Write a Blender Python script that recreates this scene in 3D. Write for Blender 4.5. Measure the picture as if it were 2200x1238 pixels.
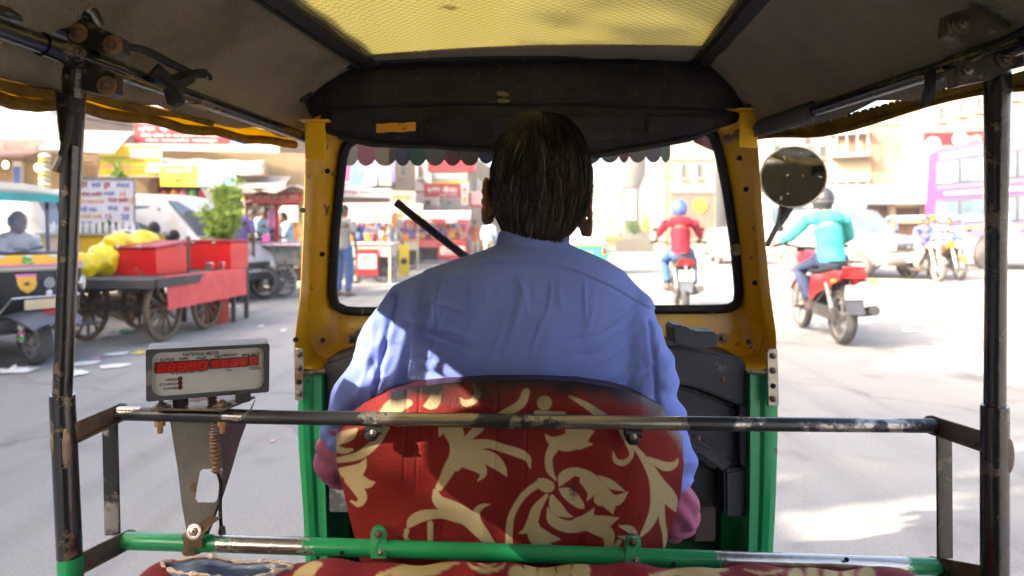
import bpy, bmesh, math, random
import numpy as np
from mathutils import Vector as V, Matrix, Euler
random.seed(7); rng = np.random.default_rng(7)
S = bpy.context.scene; COL = S.collection; R = math.radians; PI = math.pi
for o in list(bpy.data.objects): bpy.data.objects.remove(o)
F = 1467.0; EYE = 1.2
def P(px, py, d):                       # a point of the place seen at photo pixel px,py and d metres ahead
    return V(((px-1100)*d/F, d, EYE-(py-500)*d/F))
# ---------------------------------------------------------------- camera, sky, sun, exposure
cam = bpy.data.cameras.new('camera'); co = bpy.data.objects.new('camera', cam); COL.objects.link(co)
co.location = (0, 0, EYE); co.rotation_euler = (R(90), 0, 0)
cam.sensor_width = 36; cam.lens = 36*F/2200; cam.shift_y = -119/2200
cam.clip_start = .05; cam.clip_end = 2000
cam.dof.use_dof = True; cam.dof.focus_distance = 1.12; cam.dof.aperture_fstop = 4.0
S.camera = co
SUN = V((-.72, -.38, .48)).normalized()
w = bpy.data.worlds.new('World'); S.world = w; w.use_nodes = True
nt = w.node_tree; bg = nt.nodes['Background']; sk = nt.nodes.new('ShaderNodeTexSky')
sk.sky_type = 'NISHITA'; sk.sun_disc = False; sk.sun_elevation = math.asin(SUN.z)
sk.sun_rotation = math.atan2(SUN.x, SUN.y); sk.air_density = .8; sk.dust_density = 8.0; sk.ozone_density = .4; sk.altitude = 200
nt.links.new(sk.outputs[0], bg.inputs[0]); bg.inputs[1].default_value = .15
sl = bpy.data.lights.new('sun', 'SUN'); so = bpy.data.objects.new('sun', sl); COL.objects.link(so)
sl.energy = 2.1; sl.angle = R(.5); sl.color = (1, .94, .84)
so.rotation_euler = SUN.to_track_quat('Z', 'Y').to_euler(); so.location = (-8, -6, 12)
S.view_settings.view_transform = 'Standard'; S.view_settings.look = 'None'
S.view_settings.exposure = 2.95; S.view_settings.gamma = 1; S.view_settings.use_curve_mapping = False
S.view_settings.use_white_balance = True; S.view_settings.white_balance_temperature = 7100
S.render.engine = 'CYCLES'
cy = S.cycles; cy.max_bounces = 8; cy.diffuse_bounces = 4; cy.glossy_bounces = 3; cy.transparent_max_bounces = 16
cy.transmission_bounces = 6; cy.use_denoising = True; cy.volume_bounces = 0; cy.sample_clamp_indirect = 8
cy.caustics_reflective = False; cy.caustics_refractive = False
# ---------------------------------------------------------------- materials
MATS = {}
def M(name, col, rough=.6, metal=0, var=.14, vs=5, bump=0, bs=80, wear=None, spec=.4, coat=0, dust=None):
    """principled with noise in the colour; wear=(colour, amount 0-1, scale[, rough, metal]); dust=(colour, amount, scale)"""
    m = bpy.data.materials.new(name); m.use_nodes = True; t = m.node_tree; n = t.nodes; L = t.links.new
    b = n['Principled BSDF']; tc = n.new('ShaderNodeTexCoord')
    def noise(s, det=4, rgh=.6):
        x = n.new('ShaderNodeTexNoise'); x.inputs['Scale'].default_value = s; x.inputs['Detail'].default_value = det
        x.inputs['Roughness'].default_value = rgh; L(tc.outputs['Object'], x.inputs['Vector']); return x.outputs['Fac']
    def mix(f, a, c):
        x = n.new('ShaderNodeMix'); x.data_type = 'RGBA'
        L(f, x.inputs['Factor'])
        for k, s in ((6, a), (7, c)):
            if hasattr(s, 'links'): L(s, x.inputs[k])
            else: x.inputs[k].default_value = (*s, 1)
        return x.outputs[2]
    def ramp(f, a, c):
        x = n.new('ShaderNodeMapRange'); L(f, x.inputs[0]); x.inputs[1].default_value = a; x.inputs[2].default_value = c
        return x.outputs[0]
    lo = tuple(max(0, c*(1-var)) for c in col); hi = tuple(min(1, c*(1+var)) for c in col)
    f0 = noise(vs); c = mix(ramp(f0, .3, .7), lo, hi)
    if dust: c = mix(ramp(noise(dust[2], 6), .62-dust[1]*.4, .72-dust[1]*.2), c, dust[0])
    b.inputs['Roughness'].default_value = rough; b.inputs['Metallic'].default_value = metal
    if wear:
        a = wear[1]; f = ramp(noise(wear[2], 6, .65), .66-a*.4, .69-a*.4); c = mix(f, c, wear[0])
        if len(wear) > 3:
            x = n.new('ShaderNodeMix'); L(f, x.inputs[0]); x.inputs[2].default_value = rough; x.inputs[3].default_value = wear[3]; L(x.outputs[0], b.inputs['Roughness'])
            x = n.new('ShaderNodeMix'); L(f, x.inputs[0]); x.inputs[2].default_value = metal; x.inputs[3].default_value = wear[4]; L(x.outputs[0], b.inputs['Metallic'])
    L(c, b.inputs['Base Color']); b.inputs['Specular IOR Level'].default_value = spec
    if coat: b.inputs['Coat Weight'].default_value = coat; b.inputs['Coat Roughness'].default_value = .1
    if bump:
        bn = n.new('ShaderNodeBump'); bn.inputs['Strength'].default_value = bump; bn.inputs['Distance'].default_value = .01
        L(noise(bs, 4), bn.inputs['Height']); L(bn.outputs[0], b.inputs['Normal'])
    MATS[name] = m; return m
def cloth(name, col, trans=.35, var=.15, vs=6, rough=.8, bump=.15, bs=150):
    m = M(name, col, rough, 0, var, vs, bump, bs, spec=.2); t = m.node_tree; n = t.nodes
    b = n['Principled BSDF']; o = n['Material Output']; src = b.inputs['Base Color'].links[0].from_socket
    tr = n.new('ShaderNodeBsdfTranslucent'); t.links.new(src, tr.inputs[0]); mx = n.new('ShaderNodeMixShader')
    mx.inputs[0].default_value = trans; t.links.new(b.outputs[0], mx.inputs[1]); t.links.new(tr.outputs[0], mx.inputs[2])
    t.links.new(mx.outputs[0], o.inputs[0]); return m
# ---------------------------------------------------------------- mesh building
class MB:
    def __init__(s): s.v = []; s.f = []; s.m = []; s.n = 0
    def add(s, vs, fs, mi=0):
        k = len(s.v); s.v += [tuple(v) for v in vs]; s.f += [tuple(i+k for i in f) for f in fs]; s.m += [mi]*len(fs); return s
    def box(s, c, size, rot=None, mi=0, bev=0):
        h = [x/2 for x in size]; c = V(c); q = None
        if rot is not None: q = rot if isinstance(rot, Matrix) else Euler([R(a) for a in rot]).to_matrix()
        def tr(p): return c + (q @ V(p) if q else V(p))
        sg = [(a, b, e) for a in (-1, 1) for b in (-1, 1) for e in (-1, 1)]
        if not bev:
            vs = [tr((g[0]*h[0], g[1]*h[1], g[2]*h[2])) for g in sg]
            return s.add(vs, [(0, 1, 3, 2), (4, 6, 7, 5), (0, 4, 5, 1), (2, 3, 7, 6), (0, 2, 6, 4), (1, 5, 7, 3)], mi)
        bev = min(bev, min(h)*.9); vs = []; I = {}
        for g in sg:
            for a in range(3):
                I[g, a] = len(vs); vs.append(tr([g[k]*(h[k] - (0 if k == a else bev)) for k in range(3)]))
        fs = []
        for a in range(3):
            b, e = (a+1) % 3, (a+2) % 3
            for sa in (-1, 1):
                r = []
                for sb, se in ((-1, -1), (1, -1), (1, 1), (-1, 1)):
                    g = [0]*3; g[a] = sa; g[b] = sb; g[e] = se; r.append(I[tuple(g), a])
                fs.append(tuple(r))
            for sb in (-1, 1):
                for se in (-1, 1):
                    r = []
                    for sa, ax in ((-1, b), (1, b), (1, e), (-1, e)):
                        g = [0]*3; g[a] = sa; g[b] = sb; g[e] = se; r.append(I[tuple(g), ax])
                    fs.append(tuple(r))
        for g in sg: fs.append(tuple(I[g, a] for a in range(3)))
        return s.add(vs, fs, mi)
    def tube(s, pts, r, n=10, cap=True, mi=0, closed=False, flat=1.0):
        pts = [V(p) for p in pts]; N = len(pts); rs = r if isinstance(r, (list, tuple)) else [r]*N
        vs = []; up = None
        for i, p in enumerate(pts):
            a = pts[i-1] if (i or closed) else p; b = pts[(i+1) % N] if (i < N-1 or closed) else p
            t = (b-a).normalized() if (b-a).length > 1e-9 else V((0, 0, 1))
            if up is None: up = V((0, 0, 1)) if abs(t.z) < .9 else V((0, 1, 0))
            x = up.cross(t)
            if x.length < 1e-6: x = V((1, 0, 0)).cross(t)
            x.normalize(); y = t.cross(x); up = y
            for k in range(n):
                an = 2*PI*k/n; vs.append(p + x*math.cos(an)*rs[i] + y*math.sin(an)*rs[i]*flat)
        fs = []
        for i in range(N if closed else N-1):
            j = (i+1) % N
            for k in range(n): fs.append((i*n+k, i*n+(k+1) % n, j*n+(k+1) % n, j*n+k))
        if cap and not closed: fs += [tuple(range(n-1, -1, -1)), tuple((N-1)*n+k for k in range(n))]
        return s.add(vs, fs, mi)
    def lathe(s, prof, o=(0, 0, 0), axis=(0, 0, 1), n=16, mi=0, cap=True):
        ax = V(axis).normalized(); q = ax.to_track_quat('Z', 'Y').to_matrix(); o = V(o); vs = []
        for r, z in prof:
            for k in range(n):
                an = 2*PI*k/n; vs.append(o + q @ V((r*math.cos(an), r*math.sin(an), z)))
        N = len(prof); fs = [(i*n+k, i*n+(k+1) % n, (i+1)*n+(k+1) % n, (i+1)*n+k) for i in range(N-1) for k in range(n)]
        if cap: fs += [tuple(range(n-1, -1, -1)), tuple((N-1)*n+k for k in range(n))]
        return s.add(vs, fs, mi)
    def prism(s, poly, off, mi=0):          # planar outline of world points, thickened by the vector off
        poly = [V(p) for p in poly]; n = len(poly); off = V(off)
        return s.add(poly+[p+off for p in poly], [tuple(range(n-1, -1, -1)), tuple(range(n, 2*n))]+[(k, (k+1) % n, n+(k+1) % n, n+k) for k in range(n)], mi)
    def grid(s, rows, mi=0, closed=False):  # rows of points joined with quads
        n = len(rows[0]); vs = [p for r in rows for p in r]; fs = []
        for i in range(len(rows)-1):
            for k in range(n if closed else n-1): fs.append((i*n+k, i*n+(k+1) % n, (i+1)*n+(k+1) % n, (i+1)*n+k))
        return s.add(vs, fs, mi)
    def slab(s, rows, off, mi=0):           # grid with a thickness (vector or function of the point)
        A = [[V(p) for p in r] for r in rows]
        B = [[p+(off(p) if callable(off) else V(off)) for p in r] for r in A]
        s.grid(A, mi); s.grid([r[::-1] for r in B], mi)
        s.grid([A[0], B[0]], mi); s.grid([A[-1], B[-1]], mi)
        s.grid([[r[0] for r in A], [r[0] for r in B]], mi); s.grid([[r[-1] for r in A], [r[-1] for r in B]], mi); return s
    def ell(s, c, rad, rot=None, nu=12, nv=8, mi=0):
        q = Euler([R(a) for a in rot]).to_matrix() if rot else None; c = V(c); vs = []
        for i in range(nv+1):
            th = PI*i/nv
            for k in range(nu):
                p = V((rad[0]*math.sin(th)*math.cos(2*PI*k/nu), rad[1]*math.sin(th)*math.sin(2*PI*k/nu), rad[2]*math.cos(th)))
                vs.append(c+(q @ p if q else p))
        return s.add(vs, [(i*nu+k, i*nu+(k+1) % nu, (i+1)*nu+(k+1) % nu, (i+1)*nu+k) for i in range(nv) for k in range(nu)], mi)
    def join(s, me, mat=None, mi=0):
        mat = mat or Matrix(); return s.add([mat @ v.co for v in me.vertices], [tuple(p.vertices) for p in me.polygons], mi)
    def build(s, name, mat, parent=None, smooth=40, label=None, raw=False):
        me = bpy.data.meshes.new(name); me.from_pydata(s.v, [], s.f)
        mats = mat if isinstance(mat, (list, tuple)) else [mat]
        for m in mats: me.materials.append(m)
        if len(mats) > 1: me.polygons.foreach_set('material_index', s.m)
        if not raw:
            bm = bmesh.new(); bm.from_mesh(me); bmesh.ops.remove_doubles(bm, verts=bm.verts, dist=1e-5)
            bmesh.ops.recalc_face_normals(bm, faces=bm.faces); bm.to_mesh(me); bm.free()
        return link(name, me, parent, smooth, label)
WORLD = {}
def link(name, me, parent=None, smooth=40, label=None):
    if smooth and len(me.polygons):
        me.polygons.foreach_set('use_smooth', [True]*len(me.polygons)); me.set_sharp_from_angle(angle=R(smooth))
    o = bpy.data.objects.new(name, me); COL.objects.link(o)
    if parent:
        o.parent = parent
        if parent.name in WORLD: o.matrix_parent_inverse = Matrix.Translation(-WORLD[parent.name])
    if label: o['label'] = label
    return o
def tag(o, label, cat, group=None):
    o['label'] = label; o['category'] = cat
    if group: o['group'] = group
    return o
def thing(name, label, cat, loc=(0, 0, 0), rz=0, group=None, world=False):
    o = bpy.data.objects.new(name, None); COL.objects.link(o); o.empty_display_size = .1
    o.location = loc; o.rotation_euler = (0, 0, R(rz))
    if world: WORLD[o.name] = V(loc)
    return tag(o, label, cat, group)
def struct(o): o['kind'] = 'structure'; return o
def dup(o, parent=None):
    c = o.copy(); COL.objects.link(c)
    if parent: c.parent = parent
    for ch in list(o.children): dup(ch, c)
    return c
TXT = {}
def text_mesh(s, size, bold=0.0, shear=0.0):
    k = (s, size, bold, shear)
    if k not in TXT:
        cu = bpy.data.curves.new('lettering', 'FONT'); cu.body = s; cu.size = size; cu.align_x = 'CENTER'; cu.align_y = 'CENTER'
        cu.offset = bold; cu.shear = shear; cu.resolution_u = 2
        o = bpy.data.objects.new('lettering', cu); COL.objects.link(o)
        bpy.context.view_layer.update()
        me = bpy.data.meshes.new_from_object(o.evaluated_get(bpy.context.evaluated_depsgraph_get()))
        bpy.data.objects.remove(o); TXT[k] = me
    return TXT[k]
def put_text(mb, s, c, xdir, zdir, w=None, h=None, bold=0.0, shear=0.0, mi=0):
    """flat lettering centred at c, fitted to width w and height h"""
    me = text_mesh(s, 1.0, bold, shear)
    if not me.vertices: return
    xs = [v.co.x for v in me.vertices]; ys = [v.co.y for v in me.vertices]
    W = max(xs)-min(xs); Hh = max(ys)-min(ys); cx = (max(xs)+min(xs))/2; cyy = (max(ys)+min(ys))/2
    sx = w/W if w else h/Hh; sy = h/Hh if h else sx
    X = V(xdir).normalized(); Z = V(zdir).normalized(); c = V(c)
    mb.add([c+X*((v.co.x-cx)*sx)+Z*((v.co.y-cyy)*sy) for v in me.vertices], [tuple(p.vertices) for p in me.polygons], mi)
def fuse(mb, voxel, smooth=3, extra=None):
    """closed lumps in mb melted into one continuous skin"""
    me = bpy.data.meshes.new('skin'); me.from_pydata(s_ := mb.v, [], mb.f)
    bm = bmesh.new(); bm.from_mesh(me); bmesh.ops.recalc_face_normals(bm, faces=bm.faces); bm.to_mesh(me); bm.free()
    o = bpy.data.objects.new('skin', me); COL.objects.link(o)
    r = o.modifiers.new('r', 'REMESH'); r.mode = 'VOXEL'; r.voxel_size = voxel
    if smooth: q = o.modifiers.new('s', 'SMOOTH'); q.factor = .5; q.iterations = smooth
    bpy.context.view_layer.update()
    out = bpy.data.meshes.new_from_object(o.evaluated_get(bpy.context.evaluated_depsgraph_get()))
    bpy.data.objects.remove(o); out.materials.clear(); return out
def lerp(a, b, t): return a+(b-a)*t
def spline(pts, n):                     # Catmull-Rom through points, n samples per span
    pts = [V(p) for p in pts]; q = [pts[0]*2-pts[1]]+pts+[pts[-1]*2-pts[-2]]; out = []
    for i in range(1, len(q)-2):
        for k in range(n):
            t = k/n; a, b, c, d = q[i-1:i+3]
            out.append(.5*((2*b)+(c-a)*t+(2*a-5*b+4*c-d)*t*t+(3*b-a-3*c+d)*t**3))
    return out+[pts[-1]]
# ================================================================ the auto rickshaw we sit in
felt = M('felt', (.27, .228, .165), .95, 0, .10, 9, .9, 130, spec=.1, dust=((.19, .155, .11), .22, 5))
pad_m = M('pad_felt', (.030, .028, .027), .9, 0, .3, 14, .6, 200, spec=.2, wear=((.06, .045, .025), .12, 45))
yel = M('yellow_paint', (.80, .44, .010), .38, 0, .10, 5, .08, 30, wear=((.16, .08, .02), .07, 26), coat=.3)
grn = M('green_paint', (.004, .25, .085), .4, 0, .14, 6, .08, 25, wear=((.05, .05, .035), .07, 24), coat=.25)
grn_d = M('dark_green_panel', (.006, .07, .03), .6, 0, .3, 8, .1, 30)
grn_r = M('worn_green_rail', (.004, .25, .085), .35, 0, .1, 6, .1, 40, wear=((.42, .40, .37), .2, 7, .28, .85), coat=.3)
def worn_spans(m, spans):                 # paint rubbed through along these stretches of the rail
    t = m.node_tree; n = t.nodes; lk = t.links.new; tc = n.new('ShaderNodeTexCoord'); sx_ = n.new('ShaderNodeSeparateXYZ'); lk(tc.outputs['Object'], sx_.inputs[0]); tot = None
    def op(o, a, b):
        x = n.new('ShaderNodeMath'); x.operation = o
        for k, v in ((0, a), (1, b)):
            if hasattr(v, 'links'): lk(v, x.inputs[k])
            else: x.inputs[k].default_value = v
        return x.outputs[0]
    for a, b in spans:
        r1 = n.new('ShaderNodeMapRange'); r1.inputs[1].default_value = a-.04; r1.inputs[2].default_value = a+.04; lk(sx_.outputs[0], r1.inputs[0]); r2 = n.new('ShaderNodeMapRange'); r2.inputs[1].default_value = b+.04; r2.inputs[2].default_value = b-.04; lk(sx_.outputs[0], r2.inputs[0])
        v = op('MULTIPLY', r1.outputs[0], r2.outputs[0]); tot = v if tot is None else op('ADD', tot, v)
    for mr in [x for x in n if x.type == 'MAP_RANGE' and abs(x.inputs[2].default_value-.61) < .002]:
        src = mr.inputs[0].links[0].from_socket; lk(op('ADD', src, op('MULTIPLY', op('SUBTRACT', tot, .35), .30)), mr.inputs[0])
grn_rail = M('guard_rail_green', (.004, .25, .085), .35, 0, .1, 6, .1, 40, wear=((.46, .44, .41), .2, 9, .26, .9), coat=.3); worn_spans(grn_rail, ((-.44, -.29), (.30, .60)))
blk = M('black_gloss_paint', (.010, .010, .012), .25, 0, .3, 12, .1, 60, wear=((.10, .07, .05), .18, 25), spec=.6, coat=.4)
blk_rail = M('worn_black_rail', (.03, .03, .034), .3, .3, .3, 8, .06, 50, wear=((.40, .36, .33), .42, 6, .25, .9), spec=.6)
rub = M('black_rubber', (.012, .012, .013), .55, 0, .2, 12, .1, 60, wear=((.12, .11, .09), .08, 30))
plast = M('black_plastic', (.028, .029, .032), .5, 0, .15, 9, .35, 320, wear=((.10, .09, .08), .10, 14), spec=.5)
steel = M('bare_steel', (.34, .31, .27), .35, .9, .2, 20, .1, 60, wear=((.16, .09, .05), .30, 14, .7, .2))
rusty = M('rusty_steel', (.15, .115, .085), .45, .6, .35, 10, .15, 60, wear=((.12, .065, .035), .34, 16, .8, 0))
rust_w = M('rust_washer', (.30, .17, .08), .7, .3, .3, 40, .1, 80)
yclo = cloth('yellow_canvas', (.62, .42, .015), .5, .12, 12)
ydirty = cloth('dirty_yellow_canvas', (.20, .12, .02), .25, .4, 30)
strapm = M('black_strap', (.014, .013, .013), .7, 0, .3, 10, .3, 90)
RK = thing('auto_rickshaw', 'yellow and green auto rickshaw seen from its back seat, black felt header over the windshield', 'auto rickshaw', (.03, .7, 0), world=True)
def bar(mb, p, q, w, t, up=(0, 0, 1), bev=.001, mi=0):
    p = V(p); q = V(q); y = (q-p); L = y.length; y.normalize(); x = y.cross(V(up)).normalized(); z = x.cross(y)
    return mb.box((p+q)/2, (w, L, t), Matrix((x, y, z)).transposed(), mi, bev)
def bolt(parent, c, nrm, r, mat=None, washer=None, name='bolt'):
    mb = MB(); nrm = V(nrm).normalized(); c = V(c); t = r*.5
    if washer: mb.lathe([(r*1.75, 0), (r*1.75, t*.4), (r*1.2, t*.7), (r*.7, t*.5)], c, nrm, 18, 1)
    mb.lathe([(r, 0), (r, t), (r*.85, t*1.2)], c+nrm*(t*.5 if washer else 0), nrm, 6)
    mb.lathe([(r*.45, 0), (r*.45, t*1.6), (r*.3, t*1.8)], c+nrm*(t*.9), nrm, 8)
    return mb.build(name, [mat or steel, washer or steel], parent)
# ---- roof: inner edges beside the skylight, eaves, felt between
def in_l(d): return V((-.374+.146*(d-1.144), d, 1.59))
def in_r(d): return V((.386+.07*(d-1.15), d, 1.59))
def pl(tab, d):
    if d <= tab[0][0]: return V((tab[0][1], d, tab[0][2]))
    for a, b in zip(tab, tab[1:]):
        if d <= b[0]: t = (d-a[0])/(b[0]-a[0]); return V((lerp(a[1], b[1], t), d, lerp(a[2], b[2], t)))
    return V((tab[-1][1], d, tab[-1][2]))
EL = [(.93, -.70, 1.383), (1.1, -.685, 1.402), (1.35, -.622, 1.405), (1.58, -.56, 1.412), (1.66, -.53, 1.42)]
ER = [(.93, .72, 1.405), (1.0, .71, 1.412), (1.25, .665, 1.412), (1.42, .625, 1.408), (1.55, .585, 1.418), (1.66, .55, 1.425)]
PRO = [(0, 0), (.22, .10), (.42, .26), (.60, .46), (.74, .66), (.86, .84), (1, 1)]
ds = [-.75, -.4, 0, .3, .5, .65, .8, .9]+[.95+.045*k for k in range(16)]+[1.66]
def side(inn, tab, d, f0, f1, wav=0):
    a = inn(d); e = pl(tab, d); out = []
    for u, z in PRO:
        u2 = lerp(f0, f1, u); zz = np.interp(u2, [q[0] for q in PRO], [q[1] for q in PRO])
        w_ = .006*math.sin(d*23+u2*5)*u2+.004*math.sin(d*41+u2*9)
        out.append(V((lerp(a.x, e.x, u2), d, lerp(a.z, e.z, zz)+w_*wav)))
    return out
for inn, tab in ((in_l, EL), (in_r, ER)):
    MB().slab([side(inn, tab, d, -.02, .93, 1) for d in ds], (0, 0, .012)).build('roof_liner', felt, RK)
    MB().slab([[p+V((0, 0, .016)) for p in side(inn, tab, d, -.02, .91, 1)] for d in ds], (0, 0, .004)).build('roof_canopy', ydirty, RK)
# eaves: yellow canvas hem and piping on the left, stitched hem with daylight gaps on the right
def eave(tab, inn, d, u): return side(inn, tab, d, u, u)[0]
dl = [d for d in ds]
hem = []
for d in ds:
    k = .935 if d < 1.15 else lerp(.935, .90, min(1, (d-1.15)/.3))
    a = eave(EL, in_l, d, .93); b = pl(EL, d)
    a2 = a+V((0, 0, .004)); hem.append([a2, a2.lerp(b, .35)+V((-.006, 0, -.004)), a2.lerp(b, .7)+V((-.006, 0, -.004)), b])
MB().slab(hem, (-.003, 0, .003)).build('canopy_hem', yclo, RK, label='yellow canvas hem with sun shining through')
MB().tube([pl(EL, d)+V((.002, 0, .004*math.sin(d*37)-.002)) for d in ds], .010, 8).build('hem_piping', ydirty, RK)
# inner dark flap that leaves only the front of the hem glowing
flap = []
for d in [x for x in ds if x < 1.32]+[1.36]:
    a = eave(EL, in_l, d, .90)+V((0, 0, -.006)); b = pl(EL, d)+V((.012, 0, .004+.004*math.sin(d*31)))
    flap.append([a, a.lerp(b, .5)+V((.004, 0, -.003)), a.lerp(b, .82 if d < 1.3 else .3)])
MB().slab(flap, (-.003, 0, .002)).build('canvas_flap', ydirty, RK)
rim = []
for d in ds:
    a = eave(ER, in_r, d, .93)+V((.0035, 0, -.0032)); b = pl(ER, d); rim.append([a, a.lerp(b, .5)+V((0, 0, .002*math.sin(d*40))), b+V((0, 0, -.004+.006*math.sin(d*13)))])
MB().slab(rim, (.003, 0, .003)).build('canopy_hem', ydirty, RK)
st = MB(); d = .7
while d < 1.6:
    a = eave(ER, in_r, d, .925); b = eave(ER, in_r, d, .95); g = random.uniform(.006, .022)
    if d < 1.0 or d > 1.35: g = .03
    bar(st, a+V((0, g/2, -.001)), b+V((0, g/2, -.003)), g, .002); d += g+random.uniform(.001, .004)
st.build('hem_stitching', ydirty, RK)
MB().tube([pl(ER, d)+V((0, 0, -.004+.006*math.sin(d*13))) for d in ds], .006, 6).build('hem_piping', ydirty, RK)
# skylight: translucent woven sheet
m = cloth('woven_sheet', (.60, .50, .13), .55, .06, 3, .55, .05, 200); t = m.node_tree; n = t.nodes; b = n['Principled BSDF']
tc = n.new('ShaderNodeTexCoord'); mp = n.new('ShaderNodeMapping'); mp.inputs['Rotation'].default_value = (0, 0, R(1.5)); ck = n.new('ShaderNodeTexChecker')
ck.inputs['Scale'].default_value = 105; t.links.new(tc.outputs['Object'], mp.inputs[0]); t.links.new(mp.outputs[0], ck.inputs[0])
ck.inputs[1].default_value = (.66, .62, .42, 1); ck.inputs[2].default_value = (.56, .48, .17, 1)
n2 = n.new('ShaderNodeTexNoise'); n2.inputs['Scale'].default_value = 11; n2.inputs['Detail'].default_value = 5; t.links.new(tc.outputs['Object'], n2.inputs[0])
mr = n.new('ShaderNodeMapRange'); mr.inputs[1].default_value = .66; mr.inputs[2].default_value = .74; t.links.new(n2.outputs[0], mr.inputs[0])
mx = n.new('ShaderNodeMix'); mx.data_type = 'RGBA'; t.links.new(mr.outputs[0], mx.inputs[0]); t.links.new(ck.outputs[0], mx.inputs[6]); mx.inputs[7].default_value = (.16, .12, .05, 1)
for s in ('Principled BSDF', 'Translucent BSDF'): t.links.new(mx.outputs[2], n[s].inputs[0])
sky_m = m
ds2 = [-.75+.15*k for k in range(15)]+[1.42, 1.46, 1.55, 1.62]
rows = []
for d in ds2:
    a = in_l(d)+V((-.03, .06*(d > 1.3)*(d-1.3), .004)); c = in_r(d)+V((.03, -.03*(d > 1.3), .004)); rows.append([a.lerp(c, k/14)+V((0, 0, .016*math.sin(PI*k/14)+.003*math.sin(k*2.1+d*9))) for k in range(15)])
MB().slab(rows, (0, 0, .003)).build('skylight_sheet', sky_m, RK)
fr = [[in_l(d).lerp(in_r(d), k/14)+V((0, 0, .012*math.sin(PI*k/14)-.004)) for k in range(15)] for d in (1.43, 1.5, 1.58, 1.66)]
for k in range(15): fr[0][k].y += .075*(1-k/14)-.008
MB().slab(fr, (0, 0, .003)).build('roof_liner', felt, RK)
for inn, sgn in ((in_l, -1), (in_r, 1)):
    w_ = .026 if sgn < 0 else .022
    mb = MB().slab([[inn(d)+V((k*w_+.014*sgn, 0, -.013-.004*math.cos(k*PI/2))) for k in (-1, -.5, 0, .5, 1)] for d in ds if d < 1.54], (0, 0, .006))
    mb.tube([inn(d)+V((.014*sgn-w_*.5, 0, -.018)) for d in ds if d < 1.54], .004, 6)
    mb.build('roof_strap', strapm, RK)
# front closing panel above the windshield and rear canvas wall behind the bench
MB().slab([[V((x, 1.675, z)) for x in (-.55, -.25, .03, .3, .58)] for z in (1.44, 1.52, 1.615)], (0, .006, 0)).build('front_header', yel, RK)
# ---- black felt header pad
xs = np.linspace(652, 1618, 130)
top = np.interp(xs, [652, 662, 690, 730, 800, 1100, 1500, 1560, 1595, 1612, 1618], [218, 185, 155, 138, 128, 116, 104, 112, 138, 180, 225])
bot = np.interp(xs, [652, 665, 700, 760, 800, 930, 1060, 1280, 1480, 1540, 1590, 1612, 1618], [220, 246, 286, 303, 311, 315, 326, 336, 300, 276, 262, 240, 226])
def box_in(x, y, a, b, c, e, s=8):
    return float(np.clip((x-a)/s, 0, 1)*np.clip((b-x)/s, 0, 1)*np.clip((y-c)/s, 0, 1)*np.clip((e-y)/s, 0, 1))
rows = []; N = 84
for j in range(N+1):
    v = j/N; r = []
    for i, x in enumerate(xs):
        y = lerp(top[i], bot[i], v); u = (x-652)/(1618-652); e = math.sin(PI*v)**.5*min(1, 1.6*math.sin(PI*u)**.5)
        dd = 1.575-.055*e+.02*v
        em = .013*box_in(x, y, 922, 1018, 252, 300, 5)+.013*box_in(x, y, 1050, 1355, 246, 304, 5)+.013*box_in(x, y, 1387, 1555, 246, 292, 5)
        em += .010*box_in(x, y, 868, 908, 140, 157, 5)-.012*box_in(x, y, 880, 897, 145, 152, 3)+.010*box_in(x, y, 1325, 1375, 123, 143, 5)-.012*box_in(x, y, 1338, 1362, 129, 138, 3)
        cr = 236-12*math.sin(PI*u)+6*(u-.5); em -= .009*math.exp(-((y-cr)/3.5)**2); em += .004*math.exp(-((y-cr+8)/5)**2)
        em -= .006*math.exp(-((y-top[i]-17)/4)**2)
        r.append(P(x, y, dd-em))
    rows.append(r)
MB().slab(rows, (0, .02, 0)).build('header_pad', pad_m, RK, 60, label='black felt pad with pressed panels and two oval slots')
MB().tube([P(x, top[i]+2, 1.545) for i, x in enumerate(xs)], .012, 8).build('pad_edging', rub, RK)
MB().tube([P(x, bot[i]-1, 1.575) for i, x in enumerate(xs)][10:-10], .007, 8).build('pad_edging', strapm, RK)
MB().slab([[P(808+85*k/6, y-3*k/6+1.2*math.sin(k*2), 1.527) for k in range(7)] for y in (266, 275, 285)], (0, .002, 0)).build('tape_strip', M('orange_tape', (.55, .24, .02), .5, wear=((.1, .05, .02), .15, 40)), RK)
mb = MB(); mb.ell(P(1080, 202, 1.512), (.014, .004, .006), (0, 10, 0)); mb.ell(P(1082, 217, 1.514), (.015, .004, .005)); mb.build('mud_smear', M('dried_mud', (.13, .095, .05), .9), RK)
# ---- yellow windshield frame: opening > fold > outer flange
inn = [(733, 335), (741, 308), (770, 290), (1100, 280), (1505, 270), (1535, 285), (1548, 325), (1564, 405), (1580, 520), (1590, 630), (1586, 656), (1564, 669), (1100, 668), (745, 674), (718, 660), (710, 632), (717, 500)]
fol = [(703, 315), (706, 280), (735, 262), (1100, 265), (1525, 250), (1562, 268), (1580, 325), (1592, 400), (1606, 520), (1618, 640), (1622, 705), (1592, 742), (1100, 745), (725, 752), (692, 712), (684, 640), (690, 500)]
out = [(657, 330), (662, 262), (690, 245), (1100, 245), (1585, 232), (1622, 240), (1629, 325), (1634, 400), (1644, 520), (1656, 640), (1668, 720), (1668, 803), (1100, 765), (634, 800), (633, 735), (646, 640), (652, 500)]
def loop(pp, dz, n=6):
    q = []
    for k in range(len(pp)):
        a, b = pp[k], pp[(k+1) % len(pp)]
        for j in range(n): q.append((lerp(a[0], b[0], j/n), lerp(a[1], b[1], j/n)))
    for _ in range(2): q = [tuple((q[i-1][c]+2*q[i][c]+q[(i+1) % len(q)][c])/4 for c in (0, 1)) for i in range(len(q))]
    return [P(x, y, dz(y)) for x, y in q]
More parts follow.
